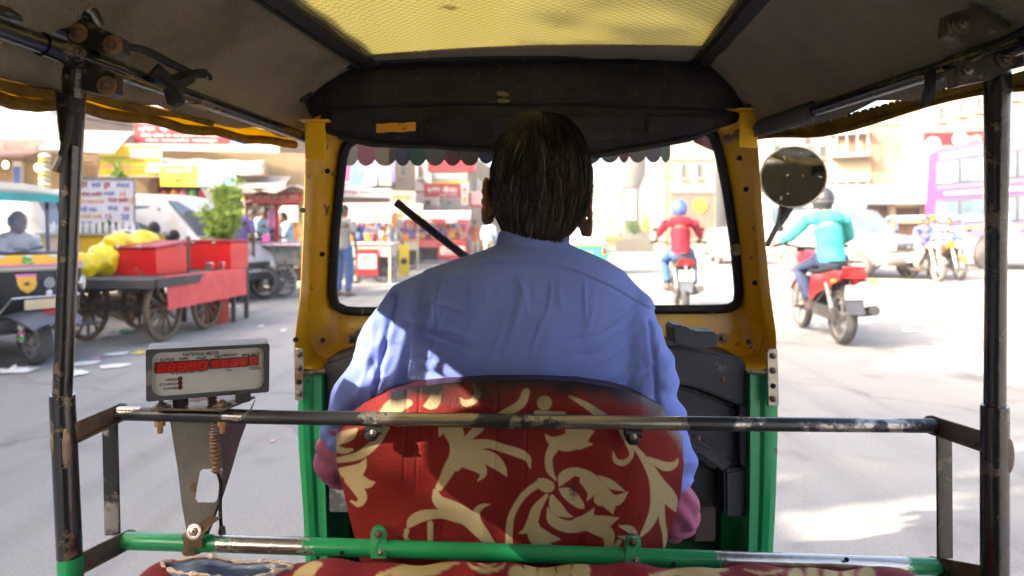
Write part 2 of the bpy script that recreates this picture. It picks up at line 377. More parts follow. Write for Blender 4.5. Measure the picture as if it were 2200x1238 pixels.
wd = lambda y: 1.66+.10*(y-300)/370
L0 = loop(inn, wd); L1 = loop(fol, lambda y: wd(y)-.035); L1b = loop([(a*.55+c*.45, b*.55+e*.45) for (a, b), (c, e) in zip(fol, out)], lambda y: wd(y)-.065); L2 = loop(out, lambda y: 1.565)
_e = V((0, 0, EYE)); L2 = [_e+(p-_e)*(1+.085*max(0, min(1, (.50-abs(p.x-.03))/.06))*(1 if p.z < .95 else 0)) for p in L2]   # the sill runs back under the dash
L3 = [p+V((.012 if p.x > 0 else -.012, .10, 0)) for p in L2]
rows = [[p+V((0, .012, 0)) for p in L0], L0, [a.lerp(b, .4)+V((0, .004, 0)) for a, b in zip(L0, L1)], L1, L1b, L2, [p+V((.006 if p.x > 0 else -.006, .015, 0)) for p in L2], L3]
MB().grid(rows, closed=True).build('windshield_frame', yel, RK, 35)
gs = [p+V((0, -.006, 0)) for p in loop([(x+(4 if x < 1100 else -4), y+(4 if y < 480 else -4)) for x, y in inn], wd)]
MB().tube(gs, .0125, 8, closed=True).build('windshield_gasket', rub, RK)
# glass with a film of dust and dried spots
m = bpy.data.materials.new('dusty_glass'); m.use_nodes = True; t = m.node_tree; n = t.nodes; t.nodes.remove(n['Principled BSDF']); lk = t.links.new
tr = n.new('ShaderNodeBsdfTransparent'); tr.inputs[0].default_value = (.95, .96, .95, 1); gl = n.new('ShaderNodeBsdfGlossy'); gl.inputs[1].default_value = .02
df = n.new('ShaderNodeBsdfDiffuse'); df.inputs[0].default_value = (.75, .7, .6, 1); dt = n.new('ShaderNodeBsdfTranslucent'); dt.inputs[0].default_value = (.8, .76, .68, 1)
m1 = n.new('ShaderNodeMixShader'); fz = n.new('ShaderNodeFresnel'); fz.inputs[0].default_value = 1.45; lk(fz.outputs[0], m1.inputs[0]); lk(tr.outputs[0], m1.inputs[1]); lk(gl.outputs[0], m1.inputs[2])
m2 = n.new('ShaderNodeMixShader'); m2.inputs[0].default_value = .6; lk(df.outputs[0], m2.inputs[1]); lk(dt.outputs[0], m2.inputs[2])
tc = n.new('ShaderNodeTexCoord'); vo = n.new('ShaderNodeTexVoronoi'); vo.inputs['Scale'].default_value = 95; lk(tc.outputs['Object'], vo.inputs[0])
sp = n.new('ShaderNodeMapRange'); sp.inputs[1].default_value = .13; sp.inputs[2].default_value = .05; sp.inputs[3].default_value = 0; sp.inputs[4].default_value = 1; lk(vo.outputs['Distance'], sp.inputs[0])
nz = n.new('ShaderNodeTexNoise'); nz.inputs['Scale'].default_value = 4.5; nz.inputs['Detail'].default_value = 6; lk(tc.outputs['Object'], nz.inputs[0])
s2 = n.new('ShaderNodeMapRange'); s2.inputs[1].default_value = .52; s2.inputs[2].default_value = .66; lk(nz.outputs[0], s2.inputs[0])
mu = n.new('ShaderNodeMath'); mu.operation = 'MULTIPLY'; lk(sp.outputs[0], mu.inputs[0]); lk(s2.outputs[0], mu.inputs[1])
s3 = n.new('ShaderNodeMapRange'); s3.inputs[1].default_value = .35; s3.inputs[2].default_value = .75; s3.inputs[3].default_value = .015; s3.inputs[4].default_value = .075; lk(nz.outputs[0], s3.inputs[0])
mm = n.new('ShaderNodeMath'); mm.operation = 'MULTIPLY_ADD'; mm.inputs[1].default_value = .55; lk(mu.outputs[0], mm.inputs[0]); lk(s3.outputs[0], mm.inputs[2])
m3 = n.new('ShaderNodeMixShader'); lk(mm.outputs[0], m3.inputs[0]); lk(m1.outputs[0], m3.inputs[1]); lk(m2.outputs[0], m3.inputs[2]); lk(m3.outputs[0], n['Material Output'].inputs[0])
glassm = m
gp = loop([(x, y) for x, y in inn], wd, 3)
MB().add([p+V((0, .006, 0)) for p in gp], [tuple(range(len(gp)))]).build('windshield_glass', glassm, RK, 0)
# scalloped fringe hanging outside the glass
fc = [cloth('fringe_%s' % k, c, .5) for k, c in dict(grey=(.10, .10, .10), navy=(.03, .04, .10), maroon=(.12, .03, .05), teal=(.015, .10, .08), brown=(.09, .07, .05)).items()]
fx = [735, 768, 805, 850, 880, 915, 955, 990, 1028, 1062, 1098, 1135, 1172, 1210, 1250, 1290, 1330, 1352, 1388, 1420, 1440, 1490, 1545]
for k, (a, b) in enumerate(zip(fx, fx[1:])):
    base = 357 if a < 1000 else 352; base = 350 if a > 1270 else base; lo = base-14+10
    pts = [P(a, 295, 1.80), P(b, 295, 1.80)]+[P(lerp(b, a, j/8), lo-10+(base-lo+10)*math.sin(PI*j/8)**.7, 1.80) for j in range(9)]
    if 1440 <= a: pts = [P(a, 290, 1.80), P(b, 290, 1.80), P(b, 330 if b > 1500 else 300, 1.80), P(a, 306, 1.80)]
    MB().prism(pts, (0, .002, 0)).build('fringe_scallop', fc[k*7 % 5], RK, 0)
# wiper
mb = MB(); bar(mb, P(858, 440, 1.655), P(1012, 562, 1.69), .012, .012); bar(mb, P(850, 434, 1.66), P(1005, 556, 1.695), .006, .02, bev=.002)
for a in (.2, .52, .8): mb.box(P(858+150*a, 433+119*a, 1.655), (.05, .01, .006), (0, 38, 0))
mb.build('wiper', M('wiper_black', (.015, .016, .02), .35, spec=.6), RK)
# screws and holes on the pillars
hole = M('dark_hole', (.004, .004, .004), .9)
for x, y, dd in [(704, 368, 1.60), (693, 546, 1.63), (693, 731, 1.60), (1602, 407, 1.60), (1621, 608, 1.64), (1608, 735, 1.6), (1588, 340, 1.60), (651, 452, 1.56), (636, 730, 1.56)]:
    MB().lathe([(.0062, 0), (.0062, .004)], P(x, y, dd), (0, -1, 0), 12).build('screw_hole', hole, RK)
for x, y, dd in [(692, 316, 1.58), (1581, 537, 1.66), (752, 728, 1.70), (1553, 727, 1.66), (1563, 301, 1.6), (1587, 290, 1.58)]: bolt(RK, P(x, y, dd), (-.2 if x > 1100 else .2, -1, 0), .008, rusty, rust_w)
for sx, xa, xb, ya, yb in ((-1, 655, 700, 262, 345), (1, 1588, 1628, 238, 318)):
    mb = MB().box(P((xa+xb)/2, (ya+yb)/2, 1.552), ((xb-xa)*1.552/F, .005, (yb-ya)*1.552/F), (0, 2*sx, 0), bev=.004)
    mb.box(P((xa+xb)/2, ya-2, 1.55), ((xb-xa+18)*1.552/F, .03, .004), bev=.001); mb.build('pillar_bracket', yel, RK)
# ---- lower front: green jambs, firewall, black plastic panels
for prof in ([(641, 690, 802), (640, 693, 930), (644, 697, 1000), (651, 700, 1090), (656, 704, 1200), (660, 706, 1330)], [(1671, 1612, 800), (1671, 1612, 930), (1669, 1612, 1000), (1666, 1611, 1090), (1660, 1608, 1200), (1655, 1606, 1330)]):
    rows = []; sg = 1 if prof[0][0] > 1100 else -1
    for o_, i_, y in prof:
        a = P(o_, y, 1.57); c = P(i_, y, 1.575)
        rows.append([a+V((.02*sg, .30, 0)), a+V((.004*sg, .03, 0)), a, a.lerp(c, .25)+V((0, -.006, 0)), a.lerp(c, .5)+V((0, -.004, 0)), a.lerp(c, .62)+V((0, .004, 0)), c, c+V((0, .05, 0)), c+V((.015*sg, .30, 0))])
    MB().grid(rows).build('door_jamb', grn, RK, 30)
rows = [[V((x, 1.86-.06*(abs(x-.03)/.6)**3, z)) for x in np.linspace(-.52, .58, 12)] for z in (.30, .5, .7, .85, .92)]
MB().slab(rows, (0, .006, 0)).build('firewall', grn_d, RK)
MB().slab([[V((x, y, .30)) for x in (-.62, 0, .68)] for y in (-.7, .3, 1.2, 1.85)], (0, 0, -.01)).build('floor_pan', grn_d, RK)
MB().slab([[V((x, 1.88+.05*math.cos((x-.03)*2.5), z)) for x in np.linspace(-.55, .61, 12)] for z in (.28, .6, .8, .93)], (0, .004, 0)).build('front_cowl', grn, RK)
def panel(pts, d, depth, name='dash_panel', mat=plast, bev=.008, tilt=0):
    bm = bmesh.new(); vs = [bm.verts.new(P(x, y, d+tilt*(y-pts[0][1])/100)) for x, y in pts]; f = bm.faces.new(vs)
    r = bmesh.ops.extrude_face_region(bm, geom=[f]); bmesh.ops.translate(bm, verts=[v for v in r['geom'] if isinstance(v, bmesh.types.BMVert)], vec=(0, depth, 0))
    bmesh.ops.recalc_face_normals(bm, faces=bm.faces); bmesh.ops.bevel(bm, geom=bm.edges[:], offset=bev, segments=2, affect='EDGES', clamp_overlap=True)
    me = bpy.data.meshes.new(name); bm.to_mesh(me); bm.free(); me.materials.append(mat); return link(name, me, RK, 45)
panel([(1400, 742), (1470, 744), (1596, 770), (1606, 790), (1607, 868), (1590, 872), (1500, 835), (1400, 815)], 1.60, .14, bev=.006)
panel([(1420, 822), (1500, 840), (1594, 878), (1592, 1000), (1560, 1010), (1480, 950), (1420, 935)], 1.63, .12)
panel([(1420, 925), (1480, 938), (1530, 958), (1585, 1008), (1545, 1018), (1500, 985), (1420, 968)], 1.60, .08, bev=.012)
panel([(1557, 1012), (1605, 1005), (1606, 1112), (1558, 1112)], 1.60, .14, bev=.006)
panel([(1420, 960), (1495, 985), (1552, 1018), (1554, 1108), (1480, 1092), (1420, 1090)], 1.66, .1)
panel([(1590, 872), (1608, 870), (1607, 1010), (1592, 1000)], 1.595, .12, bev=.003)
panel([(1490, 1092), (1538, 1092), (1538, 1165), (1490, 1165)], 1.60, .05, 'relay_box', M('brown_box', (.06, .04, .03), .7), .004)
panel([(692, 776), (765, 752), (800, 752), (800, 905), (692, 905)], 1.60, .14, bev=.01)
panel([(706, 1010), (790, 1010), (790, 1102), (706, 1102)], 1.58, .1, label if False else 'dash_panel', M('grey_plastic', (.09, .10, .11), .5, bump=.2, wear=((.25, .25, .24), .2, 9)), .004)
panel([(760, 712), (790, 712), (790, 745), (760, 750)], 1.66, .06, 'latch_box', plast, .004)
lb = panel([(1443, 698), (1470, 700), (1490, 712), (1542, 714), (1545, 746), (1490, 750), (1446, 738)], 1.56, .07, 'latch_box', plast, .005)
for x, y in ((1515, 738), (1552, 815), (1500, 942), (1478, 938)): bolt(RK, P(x, y, 1.575), (0, -1, 0), .006, rusty)
for x0, x1, y0, y1 in ((633, 653, 748, 860), (1648, 1672, 750, 872)):
    hp = MB().box(P((x0+x1)/2, (y0+y1)/2, 1.548), ((x1-x0)*1.55/F, .006, (y1-y0)*1.55/F), (0, -1, 0), bev=.002).build('hinge_plate', steel, RK)
    for k in (.12, .38, .88): bolt(hp, P((x0+x1)/2+.5, lerp(y0, y1, k), 1.544), (0, -1, 0), .0075, rusty)
    MB().lathe([(.006, 0), (.006, .003)], P((x0+x1)/2+.5, lerp(y0, y1, .65), 1.5455), (0, -1, 0), 12).build('screw_hole', hole, hp)
    sg = 1 if x0 < 1100 else -1
    MB().tube([P((x0+x1)/2+sg*12, 803, 1.56), P((x0+x1)/2+sg*55, 797, 1.575)], .006, 8).build('door_stay', steel, RK)
# ---- posts, ceiling rails, brackets
scar_m = M('scar_metal', (.17, .125, .095), .6, .4, .4, 60, .2, 90)
def post(top_, mid, bot_, r, patch):
    a, b, c = P(*top_), P(*mid), P(*bot_)
    MB().tube([a, a.lerp(b, .25), a.lerp(b, .5), b], [r*1.22, r*1.12, r, r], 18).build('post', blk, RK)
    e = c+(c-b).normalized()*.35
    sv = MB().tube([b+(b-a).normalized()*-.006, b, c, ], [r*1.27, r*1.3, r*1.3], 18).build('post_sleeve', blk, RK)
    MB().tube([c, e], r*1.3, 18).build('post_foot', grn_r, RK)
    for q, h, s in patch:
        p = b.lerp(c, q); MB().ell(p+V((s*.010, -r*1.04, 0)), (.0075, .0022, h*.8), nu=10, nv=8).build('paint_scar', scar_m, sv)
post((161, 150, .93), (134, 857, .95), (150, 1196, .95), .0123, ((.30, .035, 1), (.26, .028, -.4)))
post((2143, 140, .93), (2137, 880, .95), (2137, 1300, .95), .0135, ((.22, .03, 1),))
mb = MB()
for k in range(26): a = PI*2*k/6; mb.tube([P(150-k*.0, 205+k*4, .925)+V((.0*k, 0, 0)), P(149, 208+k*4, .925)], .0175-.0002*k, 10)
mb.build('tape_wrap', rub, RK)
MB().tube([P(152, 250, .915), P(143, 305, .91), P(133, 335, .905), P(124, 358, .905), P(120, 368, .905)], [.004, .0045, .005, .006, .008], 8).build('frayed_rope', M('grey_rope', (.07, .065, .06), .9, bump=.5), RK)
RLf, RLb = P(662, 298, 1.60), P(200, 134, .945); RRf, RRb = P(1612, 283, 1.60), P(2096, 124, .945)
for f_, b_ in ((RLf, RLb), (RRf, RRb)):
    MB().tube([f_, f_.lerp(b_, .5), b_, b_+(b_-f_)*2.3], .0128, 14).build('ceiling_rail', blk, RK)
    MB().tube([f_+(b_-f_)*.93, f_+(b_-f_)*1.13], .0155, 14).build('rail_coupling', blk, RK)
cd = [RRf.lerp(RRb, k/400*.42) for k in range(401)]
MB().tube(cd[10:390], [.0172+.0030*math.sin(k*.36) for k in range(380)], 14).build('corrugated_conduit', M('conduit_grey', (.05, .05, .052), .45, spec=.5), RK)
MB().tube([P(2250, 40, .82), P(2000, 175, 1.02), P(1990, 200, 1.05), P(1988, 225, 1.06)], .006, 6).build('cable_tie', rub, RK)
plm = M('bracket_plate', (.030, .027, .024), .55, .3, .4, 20, .1, 60, wear=((.16, .12, .09), .2, 30), dust=((.09, .06, .04), .4, 8))
for pts, dd, bl in (([(147, 48), (172, 40), (258, 80), (262, 112), (240, 118), (145, 92)], .925, [(168, 72), (243, 97)]),
                ([(137, 128), (160, 127), (246, 158), (246, 200), (222, 204), (135, 182)], .925, [(152, 167), (230, 185)]),
                ([(2040, 30), (2200, -20), (2240, 30), (2070, 95), (2035, 75)], .865, [(2065, 52), (2157, 15)]),
                ([(2050, 150), (2190, 95), (2200, 135), (2130, 170), (2060, 185)], .90, [(2075, 152), (2160, 125)])):
    br = MB().prism([P(x, y, dd) for x, y in pts], (0, .02, 0)).build('rail_bracket', plm, RK, 0)
    for x, y in bl: bolt(br, P(x, y, dd-.001), (0, -1, 0), .0075, rusty, rust_w if x < 1100 else plm)
MB().tube([P(120, -30, .9), P(195, 30, .93), P(205, 55, .94)], .012, 10).build('roof_bow', blk, RK)
MB().tube([P(215, -40, 1.0), P(222, -5, 1.0), P(212, 30, .97), P(200, 60, .95)], .009, 10).build('roof_bow', blk, RK)
MB().tube([P(-20, 20, .8), P(60, 42, .88), P(150, 75, .93)], .009, 8).build('roof_bow', blk, RK)
mb = MB().tube(spline([P(262, 100, .94), P(310, 108, 1.0), P(370, 138, 1.05), P(415, 160, 1.08)], 6), .006, 6); mb.tube(spline([P(330, 150, 1.04), P(370, 178, 1.06), P(415, 160, 1.08), P(448, 160, 1.09), P(453, 172, 1.09)], 5), [.012]*5+[.014]*5+[.008]*5+[.003]*6, 6)
mb.tube([P(365, 190, 1.03), P(380, 218, 1.03), P(384, 226, 1.03)], [.010, .014, .008], 6); mb.build('torn_strap', strapm, RK)
MB().prism([P(395, 212, 1.15), P(440, 228, 1.18), P(440, 238, 1.18), P(396, 224, 1.15)], (0, .004, 0)).build('pale_patch', M('pale_cloth', (.30, .25, .2), .8), RK, 0)
mb = MB().prism([P(1990, 150, .99), P(2012, 145, .99), P(2010, 200, .99), P(2000, 228, .99), P(1987, 226, .99)], (0, .004, 0)); mb.build('hanging_strap', strapm, RK, 0)
# ---- two cross rails with arms and flat bars
U = [P(250, 888, 1.035), P(560, 896, 1.035), P(1100, 905, 1.035), P(1560, 911, 1.035), P(2012, 915, 1.035)]
Lr = [P(266, 1162, 1.03), P(800, 1178, 1.03), P(1400, 1198, 1.03), P(2016, 1218, 1.03)]
MB().tube(U, .0108, 16).build('guard_rail', blk_rail, RK); MB().tube(Lr, .0128, 16).build('guard_rail', grn_rail, RK, label='lower green guard rail with worn bare patches')
for x, y in ((735, 1188), (1447, 1211), (1818, 1202)): MB().lathe([(.0035, 0), (.0035, .002)], P(x, y, 1.0178), (0, -1, 0), 10).build('screw_hole', hole, RK)
for p, q in ((P(160, 930, .95), U[0]), (P(168, 1212, .95), Lr[0]), (P(2120, 950, .95), U[-1]), (P(2125, 1240, .95), Lr[-1])):
    mb = MB(); q = q+(q-p).normalized()*.01; bar(mb, p, q, .004, .027); bar(mb, p+V((0, 0, -.012)), q+V((0, 0, -.012)), .015, .004); mb.build('rail_arm', rusty, RK)
    MB().ell(q+V((0, 0, .002)), (.012, .012, .011), nu=8, nv=6).build('weld_bead', rusty, RK)
for xa, ya, xb, yb in ((236, 895, 242, 1150), (2028, 925, 2030, 1200)):
    mb = MB(); bar(mb, P(xa, ya, 1.03), P(xb, yb, 1.03), .0235, .004, up=(0, 1, 0)); mb.build('guard_bar', blk_rail if xa < 1100 else blk, RK)
# ---- round mirror on its arm
MR = MB().lathe([(.001, -.022), (.04, -.018), (.068, -.006), (.0775, .002), (.0775, .008), (.074, .010)], P(1703, 381, 1.70), V((-.315, -1, -.005)), 40, cap=False).build('mirror', rub, RK)
mg = M('mirror_face', (.46, .47, .49), .05, 1.0, .1, 9, 0, wear=((.30, .29, .27), .07, 40, .6, .2))
MB().lathe([(.0001, .0088), (.074, .0088)], P(1703, 381, 1.70), V((-.315, -1, -.005)), 40, cap=False).build('mirror_glass', mg, MR)
_n = V((-.315, -1, -.005)).normalized(); _q = _n.to_track_quat('Z', 'Y').to_matrix(); MB().tube([P(1703, 381, 1.70)+_n*.009+_q @ V((.0758*math.cos(a), .0758*math.sin(a), 0)) for a in np.linspace(0, 2*PI, 41)[:-1]], .0022, 6, closed=True).build('mirror_rim', steel, MR)
mb = MB().tube([P(1690, 442, 1.72), P(1682, 465, 1.72), P(1674, 482, 1.71)], [.019, .014, .0085], 10); mb.tube([P(1678, 470, 1.715), P(1648, 527, 1.67)], .0065, 8); mb.build('mirror_arm', rub, MR)
# ---- printed seat covers: cream scrolls on red, drawn as strokes of changing width
def field(X, Y, strokes):
    best = np.full(X.shape, 1e9)
    for s in strokes:
        s = np.array([(p.x, p.y, max(p.z, .5)) for p in spline([V(q) for q in s], 5)]) if len(s) > 2 else np.array(s, float)
        if len(s) == 1: best = np.minimum(best, np.hypot(X-s[0, 0], Y-s[0, 1])-s[0, 2]); continue
        for a, b in zip(s, s[1:]):
            L2 = (b[0]-a[0])**2+(b[1]-a[1])**2+1e-9; t = np.clip(((X-a[0])*(b[0]-a[0])+(Y-a[1])*(b[1]-a[1]))/L2, 0, 1)
            best = np.minimum(best, np.hypot(X-a[0]-t*(b[0]-a[0]), Y-a[1]-t*(b[1]-a[1]))-(a[2]+t*(b[2]-a[2])))
    return best
SC = [[(390, 362, 22), (330, 450, 25), (240, 520, 24), (115, 548, 16)], [(225, 372, 8), (185, 405, 32), (130, 425, 34), (110, 440, 28)], [(200, 488, 8), (160, 495, 16), (115, 485, 20)],
 [(278, 540, 4), (250, 590, 28), (200, 620, 44), (140, 610, 22)], [(325, 672, 6), (285, 680, 26), (235, 660, 40)], [(200, 650, 45), (235, 710, 34), (258, 760, 26), (235, 795, 16), (195, 778, 6)],
 [(765, 372, 58), (790, 440, 46), (788, 520, 40), (745, 600, 34), (712, 665, 25), (690, 700, 20)], [(705, 375, 20), (692, 412, 4)], [(915, 365, 26), (850, 430, 22), (805, 510, 30)],
 [(780, 570, 40), (850, 490, 45), (950, 455, 26), (1050, 480, 24), (1130, 505, 26), (1185, 535, 20), (1203, 592, 3)], [(900, 500, 20), (980, 540, 40), (1040, 590, 26), (1070, 638, 3)], [(850, 545, 50), (912, 580, 38), (938, 625, 18), (908, 664, 3)],
 [(668, 722, 14), (690, 780, 34), (780, 830, 46), (860, 880, 46), (920, 945, 38), (975, 1005, 22), (1012, 1042, 8)], [(810, 860, 44), (700, 850, 26), (600, 860, 32), (540, 890, 28), (512, 930, 4)], [(945, 975, 34), (905, 905, 26), (900, 840, 20), (930, 808, 14), (975, 795, 2)],
 [(508, 945, 14), (502, 985, 11), (540, 1015, 10), (605, 1026, 3)], [(640, 905, 17), (640, 1030, 15)],
 [(1345, 658, 5), (1312, 600, 20), (1308, 530, 22), (1335, 475, 30)], [(1290, 405, 5), (1325, 440, 24), (1400, 450, 48), (1470, 420, 56), (1520, 395, 28), (1562, 385, 3)], [(1420, 385, 20), (1500, 378, 20)], [(1480, 455, 34), (1552, 458, 3)],
 [(1250, 680, 20), (1170, 740, 18), (1105, 840, 18), (1085, 930, 20), (1085, 1050, 20)], [(1250, 655, 6), (1280, 685, 36), (1305, 695, 34)],
 [(1295, 745, 10), (1240, 820, 26), (1215, 890, 30), (1180, 940, 18), (1138, 960, 2)], [(1215, 905, 34), (1240, 985, 44), (1305, 1040, 26)], [(1230, 945, 34), (1310, 985, 26), (1370, 992, 3)],
 [(1368, 690, 6), (1395, 640, 32), (1460, 612, 24), (1540, 650, 34), (1590, 715, 40), (1640, 775, 42), (1668, 850, 3)], [(1510, 660, 30), (1545, 725, 22), (1520, 776, 2)], [(1588, 638, 5), (1650, 680, 26), (1735, 722, 2)], [(1600, 765, 40), (1690, 772, 30), (1752, 725, 3)],
 [(1370, 712, 8), (1420, 740, 34), (1475, 790, 26), (1505, 818, 3)], [(1325, 755, 14), (1350, 815, 36), (1400, 852, 18), (1442, 866, 2)],
 [(1300, 815, 3), (1330, 885, 30), (1420, 922, 34), (1510, 895, 40), (1560, 820, 3)], [(1480, 905, 40), (1600, 900, 42), (1700, 872, 3)], [(1560, 915, 45), (1640, 965, 36), (1640, 1035, 20)],
 [(1715, 372, 18), (1760, 450, 22), (1772, 520, 12), (1730, 562, 16), (1685, 550, 14), (1668, 500, 3)], [(1785, 465, 10), (1850, 550, 22), (1900, 640, 34), (1930, 730, 52), (1905, 830, 32), (1870, 910, 24), (1826, 972, 8)],
 [(1870, 540, 12), (1960, 582, 26), (2015, 572, 16), (2035, 538, 2)], [(1930, 690, 40), (1990, 765, 40), (2020, 835, 4)], [(1940, 760, 18), (1945, 880, 18), (1960, 965, 14), (1958, 1070, 6)], [(1705, 918, 5), (1770, 940, 22), (1805, 985, 5)], [(1700, 978, 4), (1745, 985, 14)], [(1655, 1060, 20), (1705, 1005, 12)],
 [(890, 125, 14), (908, 165, 20), (880, 215, 18), (835, 226, 20), (808, 196, 3)], [(680, 160, 24), (655, 225, 34), (605, 242, 5)], [(1180, 165, 24), (1150, 230, 24), (1080, 272, 22), (1015, 292, 8)], [(1283, 225, 42)], [(1240, 287, 20), (1390, 290, 15)], [(1425, 188, 8), (1520, 240, 18), (1615, 305, 24)], [(520, 225, 20), (440, 245, 46), (385, 290, 36)]]
def print_mat(name, red, cream):
    m = M(name, red, .7, 0, .14, 7, .25, 260, spec=.25); t = m.node_tree; n = t.nodes; b = n['Principled BSDF']; src = b.inputs['Base Color'].links[0].from_socket
    at = n.new('ShaderNodeAttribute'); at.attribute_name = 'print'; mx = n.new('ShaderNodeMix'); mx.data_type = 'RGBA'
    se = n.new('ShaderNodeSeparateColor'); t.links.new(at.outputs[0], se.inputs[0]); t.links.new(se.outputs[0], mx.inputs[0]); t.links.new(src, mx.inputs[6]); mx.inputs[7].default_value = (*cream, 1)
    m2 = n.new('ShaderNodeMix'); m2.data_type = 'RGBA'; t.links.new(se.outputs[1], m2.inputs[0]); t.links.new(mx.outputs[2], m2.inputs[6]); m2.inputs[7].default_value = (.012, .010, .010, 1)
    t.links.new(m2.outputs[2], b.inputs['Base Color'])
    r = n.new('ShaderNodeMapRange'); t.links.new(se.outputs[1], r.inputs[0]); r.inputs[3].default_value = .72; r.inputs[4].default_value = .35; t.links.new(r.outputs[0], b.inputs['Roughness']); return m
seat_m = print_mat('printed_seat_cloth', (.17, .008, .005), (.40, .31, .165))
def paint(ob, vals):
    at = ob.data.color_attributes.new('print', 'FLOAT_COLOR', 'POINT'); at.data.foreach_set('color', np.asarray(vals, np.float32).ravel())
NX, NY = 430, 250
sx = np.array([(815, 1150), (845, 1150), (885, 1150)])
ys_ = np.linspace(0, 1, NY)
def seat_edges():
    yy = [812, 840, 870, 900, 930, 990, 1050, 1100, 1180, 1260]
    lx = [1010, 832, 775, 738, 724, 722, 738, 748, 768, 782]; rx = [1130, 1300, 1395, 1440, 1464, 1468, 1462, 1452, 1426, 1400]; return yy, lx, rx
yy, lx, rx = seat_edges()
tv = np.linspace(0, 1, NY); uu = np.linspace(0, 1, NX); X = np.zeros((NY, NX)); Y = np.zeros((NY, NX))
tx = np.interp(uu, [0, .025, .08, .14, .22, .32, .45, .6, .72, .82, .9, .96, 1], [930, 893, 866, 847, 833, 823, 816, 815, 821, 833, 850, 872, 935])
for j, v in enumerate(tv):
    y = tx+(1262-tx)*v; l = np.interp(y, [900, 930, 990, 1050, 1100, 1180, 1262], [726, 723, 723, 737, 748, 768, 785]); r = np.interp(y, [900, 940, 1000, 1050, 1100, 1180, 1262], [1450, 1466, 1469, 1464, 1455, 1428, 1402])
    X[j] = l+(r-l)*uu; Y[j] = y
edge = np.minimum(uu, 1-uu)[None, :]*np.ones((NY, 1)); vt = tv[:, None]*np.ones((1, NX))
D = 1.105-.040*np.sin(np.clip(edge/.16, 0, 1)*PI/2)-.012*np.sin(np.clip(vt/.3, 0, 1)*PI/2)+.030*(1-np.clip(vt/.16, 0, 1))**2
D += .0022*np.sin(X*.045+3*np.sin(Y*.012))*np.clip((Y-1020)/150, 0, 1)+.0014*np.sin(X*.11+Y*.02)*np.clip((Y-1080)/90, 0, 1)+.0012*np.sin(X*.02+Y*.05)+.0011*np.sin((X-Y*.3)*.035+1)
for cxx, a in ((868, .0016), (895, .0012), (1062, .0012), (1128, .001)): D += a*np.exp(-((X-cxx+(Y-1000)*.04)/3)**2)*np.clip((1080-Y)/60, 0, 1)
pat = np.clip(.5-field((X-680)/.38182, (Y-780)/.3817, SC)/6, 0, 1)
wob = .5+.5*np.sin(X*.021+1.3*np.sin(X*.05)+Y*.03)*np.cos(X*.034+.8-Y*.05)
worn = np.clip(1.45-(vt/.11)-.8*wob, 0, 1)*np.clip((X-828)/14, 0, 1); pat = pat*(1-.35*np.clip(1-vt/.2, 0, 1)*wob)
sm = np.clip(1.2-np.hypot((X-1233)/13, (Y-1052)/26)-.5*np.abs(np.sin(X*.5)*np.cos(Y*.3)), 0, .8); worn = np.maximum(worn, sm)
vs = [tuple(P(X[j, i], Y[j, i], D[j, i])) for j in range(NY) for i in range(NX)]
fs = [(j*NX+i, j*NX+i+1, (j+1)*NX+i+1, (j+1)*NX+i) for j in range(NY-1) for i in range(NX-1)]
nb = len(vs); ring = [i for i in range(NX)]+[j*NX+NX-1 for j in range(1, NY)]+[(NY-1)*NX+i for i in range(NX-2, -1, -1)]+[j*NX for j in range(NY-2, 0, -1)]
vs += [(vs[i][0]*.985, vs[i][1]+.075, vs[i][2]-.004) for i in ring]; fs += [(ring[k], ring[(k+1) % len(ring)], nb+(k+1) % len(ring), nb+k) for k in range(len(ring))]+[tuple(nb+k for k in range(len(ring)))]
mb = MB(); mb.v = vs; mb.f = fs; mb.m = [0]*len(fs)
me = bpy.data.meshes.new('driver_seat'); me.from_pydata(vs, [], fs); me.materials.append(seat_m)
so_ = link('driver_seat', me, RK, 60, label='red seat back printed with cream scrolls, worn black along the top')
paint(so_, np.concatenate([np.stack([pat.ravel(), worn.ravel(), np.zeros(nb), np.ones(nb)], 1), np.tile([0, .6, 0, 1], (len(ring), 1))]))
MB().box((.02, 1.32, .66), (.46, .42, .10), bev=.03).build('seat_cushion', seat_m, RK); MB().box((.02, 1.32, .47), (.40, .34, .32)).build('seat_base', grn_d, RK)
for x, y, s in ((813, 1155, 1), (1360, 1172, 1)):
    q = [P(x+a*17*math.cos(0), y-10, 1.015) for a in (-1, 1)]
    pts = [P(x-17, y+45, 1.012), P(x+17, y+45, 1.012)]+[P(x+17*math.cos(PI*k/8), y-8-17*math.sin(PI*k/8), 1.03) for k in range(9)]
    tb = MB().prism(pts, (0, .004, 0)).build('seat_tab', grn_r, RK, 0); bolt(tb, P(x, y-8, 1.024), (0, -1, 0), .0065, rusty); bolt(tb, P(x+5, y+31, 1.010), (0, -1, 0), .0055, steel)
for x, y in ((800, 930), (1358, 938)):
    mb = MB().tube([P(x-16, y-8, 1.028), P(x+20, y-4, 1.03)], .006, 8); mb.lathe([(.011, 0), (.011, .008), (.006, .012)], P(x, y, 1.035), (0, -1, 0), 14); c_ = mb.build('rail_clamp', rub, RK); bolt(c_, P(x+2, y, 1.024), (0, -1, 0), .0055, steel)
